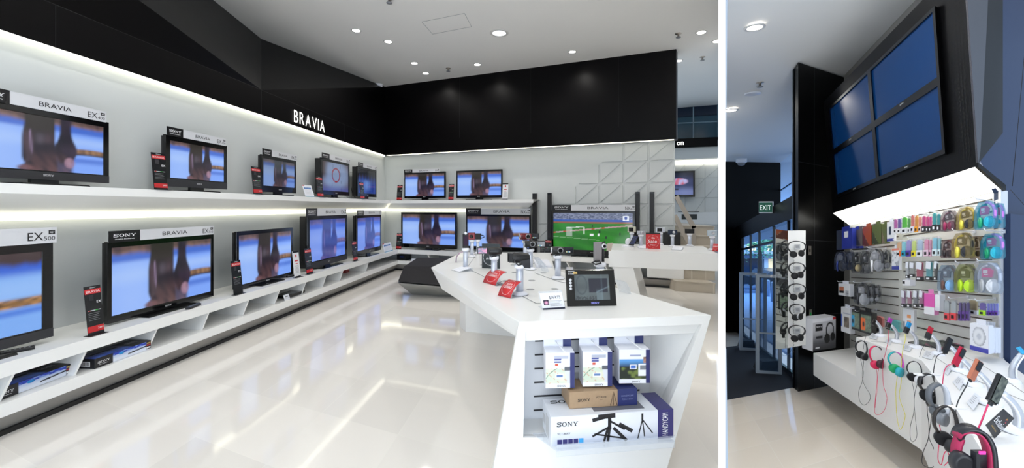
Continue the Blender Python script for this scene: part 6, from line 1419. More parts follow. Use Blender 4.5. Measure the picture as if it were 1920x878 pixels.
m = MB(); m.band([p+Vector((-.007, 0, -.006)) for p in P_[2:]], (.012, .038, 0), .005, CRM); m.build('band_padding', CRM, t, 'crimson padding')
m = MB(); m.band(spl([wpt(u, v, y8-.03) for u, v in ((1797, 820), (1791, 838), (1790, 852))]), (0, .03, 0), .009, CRM); m.build('left_arm', CRM, t)
c = wpt(1801, 868, y8-.045); G = Fr(c, (1, 0, 0), (0, 1, 0)).sc(.82, 1, 1.15).rz(-.3); r_ = 19*s8
m = MB(); m.rev([(r_*.55, -.022), (r_*.9, -.026), (r_, -.014), (r_*.98, .008), (.001, .016)], K_, G, 22, ax='y'); m.build('ear_cup', K_, t)
m = MB(); m.rev([(.001, -.012), (r_*.58, -.014)], CRM, G, 18, ax='y'); m.build('crimson_speaker', CRM, t)
c = wpt(1847, 868, y8-.09); m = MB(); m.box(-.022, .012, 0, .03, -.05, .03, K_, Fr(c), .006); m.build('outer_cup', K_, t)
m = MB(); c = wpt(1843, 850, y8-.095); m.box(-.010, .010, 0, .004, -.005, .005, mat('magenta_badge', 'f03aa0', .4), Fr(c)); m.build('magenta_badge', None, t)
# cables
def cp(pts, y): return [wpt(u, v, min(y, RF(rb(u, v, FB)).y-.045) if u < 1746 else y) for u, v in pts]
cable(cp(((1613, 671), (1617, 690), (1619, 700), (1616, 718), (1610, 735), (1612, 752), (1620, 760), (1630, 752), (1631, 740), (1622, 725), (1618, 714), (1617, 700), (1619, 685), (1620, 673)), y1), .0016, '222224', 'black cable looping below the leftmost small headphones')
cable(cp(((1642, 690), (1645, 705), (1643, 730), (1641, 752), (1640, 770), (1643, 778), (1652, 776), (1660, 765), (1663, 745), (1657, 725), (1655, 700), (1656, 680), (1662, 655), (1666, 635), (1666, 619)), y2), .0018, 'd82a58', 'red cable looping below the red headphones up to the purple player')
cable(cp(((1648, 690), (1646, 705), (1645, 730), (1642, 750), (1641, 765)), y2), .0014, 'e05a78', 'thin red cable hanging below the right cup of the red headphones')
cable(cp(((1683, 703), (1680, 725), (1680, 750), (1681, 775), (1684, 795), (1688, 806), (1694, 795), (1697, 778), (1690, 758), (1686, 740), (1690, 715), (1690, 690), (1692, 660), (1697, 640), (1697, 626)), y3), .0018, 'e8dc30', 'yellow cable looping below the teal headphones up to the blue player')
cable(cp(((1709, 713), (1713, 730), (1714, 748), (1713, 775), (1707, 800), (1707, 822), (1712, 829), (1719, 818), (1717, 790), (1714, 760), (1715, 740), (1720, 720)), y4), .0014, '3a3a3e', 'thin grey black cable below the neckband headphones')
cable(cp(((1738, 752), (1739, 775), (1742, 800), (1740, 825), (1731, 848), (1729, 868), (1737, 876), (1750, 876), (1757, 862), (1750, 840), (1742, 820), (1745, 795), (1747, 765)), y5), .0018, '222224', 'black cable looping below the black headphones on the rear plate')
cable(cp(((1761, 795), (1764, 815), (1760, 840), (1759, 862), (1765, 872), (1770, 852), (1776, 846), (1780, 862), (1770, 874)), y6), .0018, 'd82a58', 'pink cable tangled below the grey headphones')
cable(cp(((1739, 637), (1728, 657), (1724, 670)), yF(1724, 670)), .0014, '3a3a3e', 'thin black cable hanging from the small red player')
cable(cp(((1771, 663), (1758, 667), (1752, 685), (1750, 702)), RF(rz_(1752, 702, zc)).y), .0022, '222224', 'black cable from the flat black player to the counter edge')
cable(cp(((1789, 684), (1778, 685), (1771, 695), (1768, 712), (1767, 727)), RF(rz_(1767, 727, zc)).y), .0022, 'c8285a', 'red cable from the long red player to the counter edge')
cable(cp(((1815, 716), (1812, 724), (1800, 745), (1793, 765), (1792, 800)), RF(rz_(1793, 767, zc)).y), .0024, '222224', 'black cable from the copper player to the counter edge')
cable(cp(((1853, 757), (1845, 778), (1836, 800), (1828, 815)), RF(rz_(1828, 817, zc)).y), .0030, 'd02a60', 'thick pink cable from the wide black player to the counter edge')
cable(cp(((1635, 610), (1627, 622), (1621, 640), (1619, 655)), y1), .0014, '3a3a3e', 'thin black cable from the farthest player')
# headset carton on the low box
p0 = rz_(1529, 659.5, .58); p0 = Vector((p0.x, max(p0.y, FB+.05), .58)); 
y = RF(p0).y; a, b = wpt(1524, 660, y), wpt(1567, 653, y+.12); ex = (b-a); ex.z = 0; wd = ex.length; ex.normalize()
F = Fr(a, ex, Vector((-ex.y, ex.x, 0)), (0, 0, 1)); ht = (660-600)/FPX*y
sl = (b.z-a.z)/wd; F = Fr(a+Vector((0, 0, .004)), ex+Vector((0, 0, sl)), F.y, F.z)
t = thing('headset_box', F, 'grey and white headset box standing on the low end of the counter', 'box')
def hbp(u, v):
    c = mixc(lin('c0c0c4'), lin('55565c'), sm(.75, .2, v)); c = mixc(c, lin('2c2d32'), sm(.35, .0, v))
    if v > .88: c = lin('e4e4e8')
    if u > .86 and v > .90: c = lin('c0202c')
    if .1 < u < .42 and .60 < v < .84: c = lin('141416')
    r = math.hypot((u-.74)/.17, (v-.60)/.24)
    if .78 < r < 1.06 and v > .45: c = lin('121214')
    if math.hypot((u-.62)/.13, (v-.34)/.15) < 1 or math.hypot((u-.86)/.10, (v-.38)/.14) < 1: c = lin('0e0e10')
    if .14 < u < .42 and .36 < v < .46: c = lin('1c1c20')
    if .12 < u < .3 and .06 < v < .12: c = lin('d8d8dc')
    return c
m = MB(); m.box(0, wd, 0, .14, 0, ht, mat('light_carton', 'd4d4d8', .4), F); m.build('carton', None, t); m = MB(); m.pic(0, wd, 0, ht, -.001, hbp, 40, 50, PRINT, F); c = m.build('printed_front', PRINT, t)
m = MB(); m.sony(wd*.26, -.002, ht*.72, ht*.045, INKW, F, 'c', w=wd*.24); m.build('white_lettering', INKW, c)

# ---------------------------------------------------------------- tall headphone panel with a mirror side
y = RF(P1).y-.35
pa, pb, pc = wpt(1477.5, 654, y), wpt(1514, 645.5, y+.0), None
F = Fr(wpt(1477.5, 653, y), Vector((1, .25, 0)).normalized(), Vector((-.25, 1, 0)).normalized()); wd = (1514-1477.5)/FPX*y*1.13; ht = (653-433)/FPX*y
t = thing('headphone_display', F, 'tall white panel carrying five black headphones, with a mirror side', 'display board')
m = MB(); m.loft([[(0, 0, 0), (wd, 0, .02), (wd, .05, .02), (0, .05, 0)], [(0, 0, ht), (wd, 0, ht-.0), (wd, .05, ht), (0, .05, ht)]], WHITE, F); m.build('board', WHITE, t)
MIR = mat('mirror', 'd8dedc', .02, metal=1.0)
Mc = wpt(1468, 560, y+.05); Sc = RF((XL+(XR-XL)*.35, SLB, 1.3)); Cc_ = Vector((0, 0, EYE))
nv = (Cc_-Mc).normalized()+(Sc-Mc).normalized(); nv.z = 0; nv.normalize(); tv_ = Vector((-nv.y, nv.x, 0))
hx_, hy_ = F.o.x, F.o.y; aa = (1455-PU)/FPX; kk = (hx_-aa*hy_)/(aa*tv_.y-tv_.x); E_m = Vector((hx_+tv_.x*kk, hy_+tv_.y*kk, 0)); print('MIRROR', E_m, F.o)
zb1, zt1 = zat(655, E_m.y), zat(430, E_m.y); zb2, zt2 = F.o.z, F.o.z+ht
m = MB(); H0 = Vector((hx_, hy_, 0)); bk_ = -nv*.006
L = [Vector((H0.x, H0.y, zb2)), Vector((E_m.x, E_m.y, zb1)), Vector((E_m.x, E_m.y, zt1)), Vector((H0.x, H0.y, zt2))]; m.prism(L, bk_, MIR); m.build('mirror_side', MIR, t)
for i, (v, silver, dx) in enumerate(((470, 0, 0), (510.5, 0, 0), (550, 0, 0), (588.5, 1, 0), (628, 0, 0))):
    yy = y-.05; u = 1494
    dd = (-.5, .3, -.4, .8, .2)[i]
    headphones((u-1, v-17), (u-5+dd*3, v+7), (u+7-dd*2, v+5), 6.0, ('18181a', '1c1c20', '141416', 'b4b4b8' if silver else '1a1a1e'), ['topmost black headphones on the tall white panel', 'second black headphones from the top of the tall panel', 'middle black headphones on the tall panel', 'black headphones with a silver cup on the tall panel', 'lowest black headphones on the tall panel'][i], yy, bandw=.02, thick=.008, group='headphones on the tall panel', bow=1.6)
    p = wpt(u+1, v-7, y-.005); F2 = Fr(p, F.x, F.y, F.z); m = MB(); m.box(-.04, .04, -.004, 0, -.03, .03, LGRY, F2); h_ = thing('information_plate', F2, 'grey plate behind the '+['topmost', 'second', 'middle', 'silver-cupped', 'lowest'][i]+' headphones of the tall panel', 'plate', 'plates of the tall panel')
    m.build('plate', LGRY, h_); m = MB()
    for k in range(3): m.box(-.03, .02+.004*k, -.0055, -.0045, .015-.012*k, .018-.012*k, DGRY, F2)
    m.build('printed_lines', DGRY, h_)
    cable([wpt(u-7+q % 2*2, v+10+q*3.0, yy) for q in range(10)], .0016, '1e1e20', 'coiled black cable below the '+['topmost', 'second', 'middle', 'silver-cupped', 'lowest'][i]+' headphones of the tall panel', group='cables on the tall panel')
cable([wpt(u, v, y+.02) for u, v in ((1464, 654), (1464, 662), (1470, 667), (1480, 664), (1484, 655))], .0016, '3a5a8a', 'thin blue cable looping under the tall panel')
for i, (u, v, c2) in enumerate(((1518, 470, 'black'), (1519.5, 589, 'green'))):
    p = RF(ra(u, v, CX+.012)); F2 = Fr(p, RF.y.normalized(), -SA.normalized()*-1, RF.z)
    t = thing('wall_switch', F2, 'small steel wall plate with a '+c2+' button on the black column', 'switch'); m = MB(); m.box(-.03, .03, -.012, .0, -.06, .06, STEEL, F2); m.build('plate', STEEL, t)
    mm_ = mat('button_'+c2, '101010' if c2 == 'black' else '20c060', .4); m = MB(); m.box(-.012, .012, -.016, -.012, -.02, .02, mm_, F2); m.build('button', mm_, t)

# ---------------------------------------------------------------- entrance: beam, glass front, gates, exit sign
GB = 1.62; xg1 = CX-.24; zbl, zbt = 2.33, 2.66
xg0 = rb(1390, 430, GB).x
m = MB(); m.box(-16, xg1, GB-.02, GB+.5, zbl, zbt, RBLK, RF); struct('lintel_entrance', m, RBLK)
m = MB(); m.box(-16, xg0-.0, GB, GB+.06, 0, zbl, RBLK, RF); struct('wall_entrance_side', m, RBLK)
q0, q1 = rz_(1352, 303, CR_), rz_(1463, 305, CR_)
m = MB(); qm = q0+(q1-q0)*((1386-1352)/111.0); m.prism([q0, qm, qm+Vector((-.6, 0, 0)), q0+Vector((-.6, 0, 0))], (0, 0, -CR_), RBLK, RF); m.prism([qm, q1, q1+Vector((-.6, 0, 0)), qm+Vector((-.6, 0, 0))], (0, 0, -(CR_-2.4)), RBLK, RF)
struct('wall_entrance_far', m, RBLK)
m = MB()
DOORX = []
us = [1404, 1420, 1447, 1474, 1486]; FRM = mat('dark_door_frame', '1b2430', .3)
for u in us:
    x = rb(u, 600, GB).x; m.box(x-.02, x+.02, GB+.02, GB+.06, 0, zbl, FRM, RF)
m.box(xg0, xg1, GB+.02, GB+.06, 2.05, 2.10, FRM, RF); m.box(xg0, xg1, GB+.02, GB+.06, 0, .07, FRM, RF)
struct('door_1', m, FRM)
m = MB(); m.box(xg0, xg1, GB+.036, GB+.042, .05, zbl, GLASS, RF); struct('window_2', m, GLASS)
UG = mat('upper_glass_frame', '2a3a4a', .3)
xa, xb = rb(1462, 305, 2.6).x, rb(1486, 285, 2.6).x
m = MB(); m.box(xa, xb+.6, 2.59, 2.60, 2.4, CR_, GLASS, RF); struct('window_3', m, GLASS)
m = MB(); m.box(xa-.03, xa+.01, 2.57, 2.62, 2.4, CR_, UG, RF); m.box(xa, xb+.6, 2.58, 2.61, 3.6, 3.63, UG, RF); m.box((xa+xb)/2+.5, (xa+xb)/2+.53, 2.58, 2.61, 2.4, CR_, UG, RF); struct('window_3_frame', m, UG)
# exit sign
p = ra(1434, 389, xg1-.9) if False else rb(1436, 389, GB-.12); s_ = RF(p).y/FPX
F2 = Fr(RF(p), Vector((.75, -.66, 0)).normalized()*1.0, Vector((.66, .75, 0))); hw_ = 12*s_
t = thing('exit_sign', F2, 'green and white exit sign standing on the black beam over the entrance', 'sign'); EG = mat('exit_green', '0a5c44', .4, emit=.12)
m = MB(); m.box(-hw_*1.0, hw_*.9, .0, .10, -11*s_, 11*s_, WHP, F2, .01); m.build('housing', WHP, t)
m = MB(); m.box(-hw_*.96, hw_*.86, -.003, 0, -9*s_, 9*s_, EG, F2); g_ = m.build('green_face', EG, t); m = MB(); m.text('EXIT', -hw_*.05, -.006, -5*s_, 9*s_, mat('exit_white', 'f4fff8', .4, emit=.6), F2, align='c', w=hw_*1.5); m.build('white_lettering', None, g_)
# security gates
GATE = mat('gate_grey', 'a4b0bc', .4)
for i, (u0, u1, v0, v1b, v1a, lab) in enumerate(((1384, 1430, 511, 657, 640, 'rear grey anti-theft gate at the entrance'), (1415, 1458, 515, 700, 697, 'front grey anti-theft gate at the entrance, nearer the tall panel'))):
    p = RF(rz_(u0+3, v1b, 0)); y = p.y; t = thing('security_gate', Fr(p), lab, 'security gate', 'anti-theft gates'); wd = (u1-u0)/FPX*y; ht = (v1b-v0)/FPX*y; k = 5.0/FPX*y
    F2 = Fr(p, Vector((.96, -.25, 0)), Vector((.25, .96, 0))); wd *= 1.0
    O = [(0, 0, 0), (wd, 0, .0), (wd, 0, ht*1.0), (0, 0, ht)]; I = [(k, 0, k), (wd-k, 0, k), (wd-k, 0, ht-k), (k, 0, ht-k)]
    m = MB(); m.ring(O, I, (0, .04, 0), GATE, F2); m.box(k, wd-k, .01, .03, ht*.40, ht*.415, GATE, F2); m.build('frame', GATE, t)
    m = MB(); m.box(k, wd-k, .018, .022, k, ht-k, clear_mat('smoked_gate_panel', '5a7898', .04, .05, .18), F2); m.build('clear_panel', None, t)
    m = MB(); m.rev([(.001, -.004), (.02, -.004), (.02, 0), (.001, 0)], WHP, Fr(F2((wd*.6, 0, ht-k*.5)), F2.x, F2.y, F2.z), 12, ax='y'); m.build('round_badge', WHP, t)
    q = RF(rz_((1402, 1440)[i], (655, 698)[i], 0)); kk = q.y/FPX; m = MB(); m.loft([[(q.x-10*kk*(1+.5*i), q.y, q.z), (q.x+10*kk*(1+.5*i), q.y, q.z), (q.x+10*kk*(1+.5*i), q.y+.2, q.z), (q.x-10*kk*(1+.5*i), q.y+.2, q.z)], [(q.x-8*kk*(1+.5*i), q.y-.03, q.z+16*kk*(1+.3*i)), (q.x+11*kk*(1+.5*i), q.y-.03, q.z+17*kk*(1+.3*i)), (q.x+9*kk*(1+.5*i), q.y+.15, q.z+15*kk*(1+.3*i)), (q.x-8*kk*(1+.5*i), q.y+.15, q.z+15*kk*(1+.3*i))]], BLK)
    tag(m.build('floor_speaker', BLK), ['small black slanted floor unit at the foot of the rear gate', 'larger black slanted floor unit at the foot of the front gate'][i], 'floor unit')
p = RF(rb(1376, 522, GB-.6)); F2 = Fr(atd(1372.5, 526, 11.2), (1, 0, 0), (0, 1, 0)); s_ = 11.2/FPX
t = thing('wall_notice', F2, 'small red and white notice on the dark wall left of the gates', 'sign'); m = MB(); m.box(0, 9*s_, 0, .02, 0, 11*s_, mat('notice_red', 'd04030', .4, ), F2); m.build('board', None, t); m = MB(); m.box(2*s_, 7*s_, -.004, 0, 3*s_, 9*s_, INKW, F2); m.build('white_field', INKW, t)
# ceiling fittings of this corner
p = RF(rz_(1415, 50, CR_)); downlight(Fr(p+Vector((0, 0, -.01))), .095, 'large bright ceiling downlight above the entrance side', power=22); 
p = RF(rz_(1369, 206, CR_)); downlight(Fr(p+Vector((0, 0, -.01))), .12, 'ceiling downlight at the partition edge over the entrance', power=18)
p = RF(rz_(1411, 175, CR_)); F2 = Fr(p); m = MB(); m.rev([(.12, 0), (.12, -.012), (.10, -.02), (.001, -.02)], WHP, F2, 24); tag(m.build('smoke_detector', WHP), 'flat round white ceiling speaker beside the sprinkler over the entrance', 'ceiling speaker')
sprinkler(Fr(RF(rz_(1425, 155, CR_))), 'small dark sprinkler beside the flat round ceiling speaker', 1.5)
p = RF(rz_(1366, 303, CR_)); F2 = Fr(p+Vector((.0, -.6, 0))); t = thing('security_camera', F2, 'small white dome camera at the partition over the entrance', 'camera'); m = MB(); m.rev([(.12, 0), (.12, -.08), (.10, -.1)], WHP, F2, 16); m.build('housing', WHP, t); m = MB(); m.rev([(.09, -.1), (.07, -.15), (.001, -.17)], GRY, F2, 16); m.build('dome', GRY, t)
# more lamps over the counter, out of the picture
for x, yb, pw in ((-1.3, .9, 66), (-2.6, .9, 64), (-1.0, 1.6, 40)):
    P = RF((x, yb, CR_-.06)); l = bpy.data.lights.new('spot', 'SPOT'); l.energy = pw; l.spot_size = math.radians(140); l.spot_blend = .7; l.shadow_soft_size = .05; l.color = (1, .97, .92)
    o = bpy.data.objects.new('spot', l); C.objects.link(o); o.location = P
    downlight(Fr(RF((x, yb, CR_-.01))), .08, 'ceiling downlight over the accessory counter, out of the picture', group='ceiling lights above the accessory corner')['kind'] = 'structure'

# ---------------------------------------------------------------- the street outside
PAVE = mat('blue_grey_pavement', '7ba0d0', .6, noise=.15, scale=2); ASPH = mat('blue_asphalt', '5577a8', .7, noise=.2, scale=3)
def slab(name, x0, x1, b0_, b1_, z, mt):
    m = MB(); m.prism([Vector(p) for p in ((x0, b0_, z), (x0, b1_, z), (x1, b1_, z), (x1, b0_, z))], (0, 0, -.05), mt, RF); struct(name, m, mt)
slab('ground_pavement', -24, -.5+CX, GB+.45, 14, -.02, PAVE); slab('road', -32, -24, GB+.45, 20, -.06, ASPH); slab('ground_far_pavement', -40, -32, GB+.45, 24, -.02, PAVE)
def st(u, v, z=-.02):
    p = rz_(u, v, z); return p
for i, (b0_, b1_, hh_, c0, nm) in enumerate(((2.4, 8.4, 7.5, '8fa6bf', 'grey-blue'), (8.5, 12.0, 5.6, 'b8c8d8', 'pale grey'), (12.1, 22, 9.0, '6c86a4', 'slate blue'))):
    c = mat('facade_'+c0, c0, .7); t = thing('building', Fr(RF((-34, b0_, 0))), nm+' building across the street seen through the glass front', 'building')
    m = MB(); m.box(-37, -34, b0_, b1_, -.1, hh_, c, RF); m.build('facade', c, t)
    nb = max(2, int((b1_-b0_)/1.3))
    for a in range(nb):
        for z in (3.4, 5.4):
            if z+1.3 > hh_: continue
            bb = b0_+.3+(b1_-b0_-.4)*a/nb; m = MB(); m.box(-33.98, -33.93, bb, bb+.8, z, z+1.2, DEEPB if (a+int(z)) % 3 else mat('lit_window_warm', 'ffe2b0', .5, emit=.9), RF); m.build('window', None, t)
    m = MB(); m.box(-34, -33.2, b0_, b1_, 2.9, 3.05, DGRY, RF); m.build('awning', DGRY, t)
    m = MB(); m.box(-33.98, -33.95, b0_+.4, b1_-.4, .2, 2.6, mat('shop_window_glow', 'ffdca0', .5, emit=.5) if i == 1 else DEEPB, RF); m.build('shop_window', None, t)
for i, (u, v) in enumerate(((1430, 548), (1440, 556), (1449, 566))):
    F2 = Fr(RF(st(u, v))); m = MB(); m.rev([(.10, 0), (.10, .95), (.08, .98), (.001, .99)], mat('bollard_grey', '9ab0c8', .4), F2, 14); tag(m.build('bollard'), 'steel bollard on the pavement outside the glass front, '+['farthest', 'middle', 'nearest'][i]+' one', 'bollard', 'street bollards')
for i, (u, v) in enumerate(((1424, 547), (1462, 549))):
    F2 = Fr(RF(st(u, v))); t = thing('street_tree', F2, 'green street tree outside the glass front, '+['left', 'right'][i]+' one', 'tree', 'street trees'); m = MB(); m.tube([F2((0, 0, 0)), F2((.05, 0, 2.2)), F2((0, .05, 4.0))], [.22, .16, .08], mat('bark', '4a4038', .9), n=8); m.build('trunk', None, t)
    m = MB(); rr = random.Random(i)
    for k in range(800):
        a, b, c = rr.gauss(0, .8), rr.gauss(0, .8), rr.gauss(3.9, .7); s = .11; d = Vector((rr.uniform(-1, 1), rr.uniform(-1, 1), rr.uniform(-1, 1))).normalized(); e = d.cross(Vector((0, 0, 1))).normalized(); q = Vector((a, b, c)); m.quad(q-e*s, q+d*s, q+e*s, q-d*s, mat('leaf_green', '6fae86', .7), F2)
    m.build('foliage', None, t)
CM = mat('car_paint', '2a3848', .2, metal=.4)
for i, (u, v) in enumerate(((1426, 543), (1468, 545))):
    F2 = Fr(RF(st(u, v)), Vector((.9, .3, 0)), Vector((-.3, .9, 0))); t = thing('car', F2, ['dark car parked left across the road outside', 'dark car parked right across the road outside'][i], 'car', 'parked cars')
    P = ((0, .3), (4.2, .3), (4.3, .7), (3.6, .9), (2.9, 1.4), (1.2, 1.4), (.5, .95), (0, .85)); m = MB(); m.loft([[(x, 0, z) for x, z in P], [(x, 1.7, z) for x, z in P]], CM, F2); m.build('body', CM, t)
    m = MB(); m.box(1.25, 2.8, -.01, 1.71, .98, 1.32, mat('car_glass', '9ab8d8', .1), F2); m.build('side_window', None, t)
    for wx in (.8, 3.4):
        for wy in (-.02, 1.55): m = MB(); m.rev([(.001, 0), (.31, 0), (.31, .18), (.001, .18)], BLK, Fr(F2((wx, wy, .31)), F2.x, F2.y, F2.z), 18, ax='y'); m.build('wheel', BLK, t)
area('street_daylight', tuple(RF((-22, 8, 12))), (0, 0, 0), 22, 16, 14000, (.50, .72, 1.0))
# ---------------------------------------------------------------- counter cards and small things on the benches
def strip_card(F, w_, h, label, red=True, white=False, tall=None, group='tall spec cards beside the televisions', tilt=-.10):
    """tall narrow specification card on a small foot: local x width, y into the wall, z up"""
    t = thing('spec_card', F, label, 'spec card', group); G = F.rx(tilt)
    bc = mat('white_spec_card', 'e8e8ea', .35) if white else mat('black_spec_card', '1a1b1e', .25)
    m = MB(); m.box(0, w_, 0, .006, 0, h, bc, G); c = m.build('card', bc, t)
    m = MB(); m.box(-.02, w_, -.04, .02, 0, .004, BLK, F); m.build('foot', BLK, t)
    y = -.0012
    if white:
        m = MB(); m.box(0, w_, y, -.0004, h*.93, h, BLK, G); m.box(0, w_, y, -.0004, 0, h*.05, BLK, G); m.build('black_ends', BLK, c)
        m = MB(); m.box(w_*.4, w_*.6, y, -.0004, h*.76, h*.86, RED, G); m.box(w_*.25, w_*.75, y, -.0004, h*.6, h*.65, RED, G); m.box(w_*.3, w_*.7, y, -.0004, h*.5, h*.53, RED, G); m.build('red_marks', RED, c)
        m = MB()
        for k in range(9): m.box(w_*.2, w_*.8, y, -.0004, h*(.44-.035*k), h*(.45-.035*k), GRY, G)
        m.build('printed_lines', GRY, c)
    else:
        m = MB(); m.box(0, w_, y, -.0004, h*.84, h*.935, RED, G); m.box(0, w_, y, -.0004, h*.06, h*.18, RED, G) if red else None; m.build('red_bands', RED, c)
        m = MB(); m.text('BRAVIA', w_*.5, -.0022, h*.862, h*.045, INKW, G, align='c', w=w_*.86); m.sony(w_*.5, -.0022, h*.955, h*.018, INKW, G, 'c', w=w_*.36); m.text('EX', w_*.95, -.0022, h*.64, h*.05, INKW, G, align='r', w=w_*.28)
        if red: m.text('2499', w_*.95, -.0022, h*.105, h*.04, INKW, G, align='r', w=w_*.34)
        for k in range(5): m.box(w_*.1, w_*(.8-.06*(k % 2)), -.0018, -.0012, h*(.44-.035*k), h*(.446-.035*k), GRY, G)
        m.build('white_lettering', INKW, c)
        m = MB(); m.box(w_*.1, w_*.9, y, -.0004, h*.49, h*.505, LGRY, G); m.box(w_*.12, w_*.24, -.002, -.0014, h*.49, h*.505, RED, G); m.box(w_*.55, w_*.75, -.002, -.0014, h*.49, h*.505, mat('small_green', '3ab04a', .4), G); m.box(w_*.22, w_*.5, y, -.0004, h*.70, h*.82, DGRY, G); m.build('printed_pictures', LGRY, c)
    return t
def lcard(u0, u1, vt, vb, x0, base, label, **k):
    ya = lw_y(x0, u0); yb = lw_y(x0, u1); F = Fr(LW(x0, ya, base), D1n, N1).rz(-.0); h = (vb-vt)/FPX*(ya+yb)/2; return strip_card(F, (yb-ya), h, label, **k)
lcard(166, 196, 536, 627, -3.53, LS, 'tall red and black spec card, nearest on the bench')
lcard(439, 456, 489, 552, -3.53, LS, 'tall black and green spec card in front of the television without header', red=False)
lcard(553, 564, 469, 518.5, -3.53, LS, 'tall white spec card with red marks on the bench', white=True)
lcard(575.5, 587, 466, 514, -3.53, LS, 'tall black spec card right after the white one on the bench')
lcard(663.5, 671, 449, 486, -3.53, LS, 'tall black spec card of the television nearest the corner on the bench')
lcard(290, 315, 283, 353, -3.68, US, 'tall black spec card left of the second television on the upper shelf')
lcard(476, 492, 310, 362, -3.68, US, 'tall black spec card left of the dim television on the upper shelf')
lcard(596, 607, 328, 367, -3.68, US, 'tall spec card in front of the red circle television')
lcard(676.5, 684, 339, 371, -3.68, US, 'thin tilted spec card in front of the television nearest the corner above')
def bcard(u0, u1, vt, vb, off, base, label, **k):
    s0, s1 = bk_u(off, u0), bk_u(off, u1); a = BK(off, s0, base); h = (vb-vt)/FPX*a.y; return strip_card(Fr(a, D2n, N2), s1-s0, h, label, **k)
bcard(743.5, 753, 345, 374, .38, US, 'black and red spec card left of the left television on the back shelf')
bcard(840.5, 850, 343, 373, .38, US, 'black and red spec card between the two televisions on the back shelf')
bcard(941.5, 952, 340, 371, .38, US, 'white spec card right of the right television on the back shelf', white=True)
bcard(742.5, 752, 437, 467, .36, LS, 'blue-black and red spec card in the corner on the back bench')
bcard(1021.5, 1033, 443, 473, .36, LS, 'blue-black and red spec card left of the football television')
bcard(1012, 1021, 446, 473, .30, LS, 'second small spec card beside the tall speakers', red=False)
# white leaflets with blue heading
def leaflet(F, w_, h, label):
    t = thing('information_leaflet', F, label, 'leaflet', 'white leaflets with blue headings'); G = F.rx(-.3)
    m = MB(); m.box(0, w_, 0, .003, 0, h, PAPER, G); c = m.build('sheet', PAPER, t)
    BB = mat('heading_blue', '1f6cb4', .4); m = MB()
    for k in range(5): m.box(w_*(.12+.155*k), w_*(.25+.155*k), -.001, -.0004, h*.66, h*.80, BB, G)
    m.box(0, w_, -.001, -.0004, 0, h*.06, mat('foot_teal', '1a8ab0', .4), G); m.build('blue_heading', BB, c)
    m = MB(); m.box(.0, w_*.2, -.001, -.0004, h*.93, h, RED, G); m.build('red_corner', RED, c); m = MB()
    for k in range(5): m.box(w_*.12, w_*.85, -.001, -.0004, h*(.55-.08*k), h*(.565-.08*k), LGRY, G)
    m.build('printed_lines', LGRY, c)
for (u0, u1, vt, vb, x0, base, lab) in ((573, 590.5, 344, 366, -3.68, US, 'white leaflet with blue heading on the upper shelf'), (721.5, 737.5, 452, 468, -3.53, LS, 'white leaflet with blue heading on the bench near the corner')):
    ya, yb = lw_y(x0, u0), lw_y(x0, u1); leaflet(Fr(LW(x0, ya, base), D1n, N1), yb-ya if x0 > -3.6 and False else (yb-ya)*.95, (vb-vt)/FPX*ya*1.05, lab)
# remote controls and small black things on the bench
def remote(F, L, label, w_=.05, n=6):
    t = thing('remote_control', F, label, 'remote control', 'remote controls'); m = MB(); m.box(0, L, 0, w_, 0, .022, BLK, F, .006); m.build('body', BLK, t)
    m = MB()
    for k in range(n):
        for j in range(2): m.rev([(.005, .022), (.004, .025), (.001, .025)], GRY, F.at(L*(.15+.14*k), w_*(.32+.36*j), 0), 6)
    o = m.build('buttons', GRY, t); o['kind'] = 'stuff'
for u, v, L, ang, lab in ((357, 581, .20, .25, 'black remote control in front of the television with card EX 710'), (540, 521, .20, -.2, 'black remote control right of the television without header'), (0, 668, .16, -.5, 'black remote control at the left end of the bench')):
    p = onz(u, v, LS); remote(Fr(p+Vector((0, 0, .001)), D1n, N1).rz(ang), L, lab)
for u, v, lab in ((813, 468, 'small black remote on the back bench, left one'), (825, 468.5, 'small black remote on the back bench, right one')):
    p = onz(u, v, LS); remote(Fr(Vector((p.x, p.y, LS+.001)), D2n, N2), .10, lab, n=2)
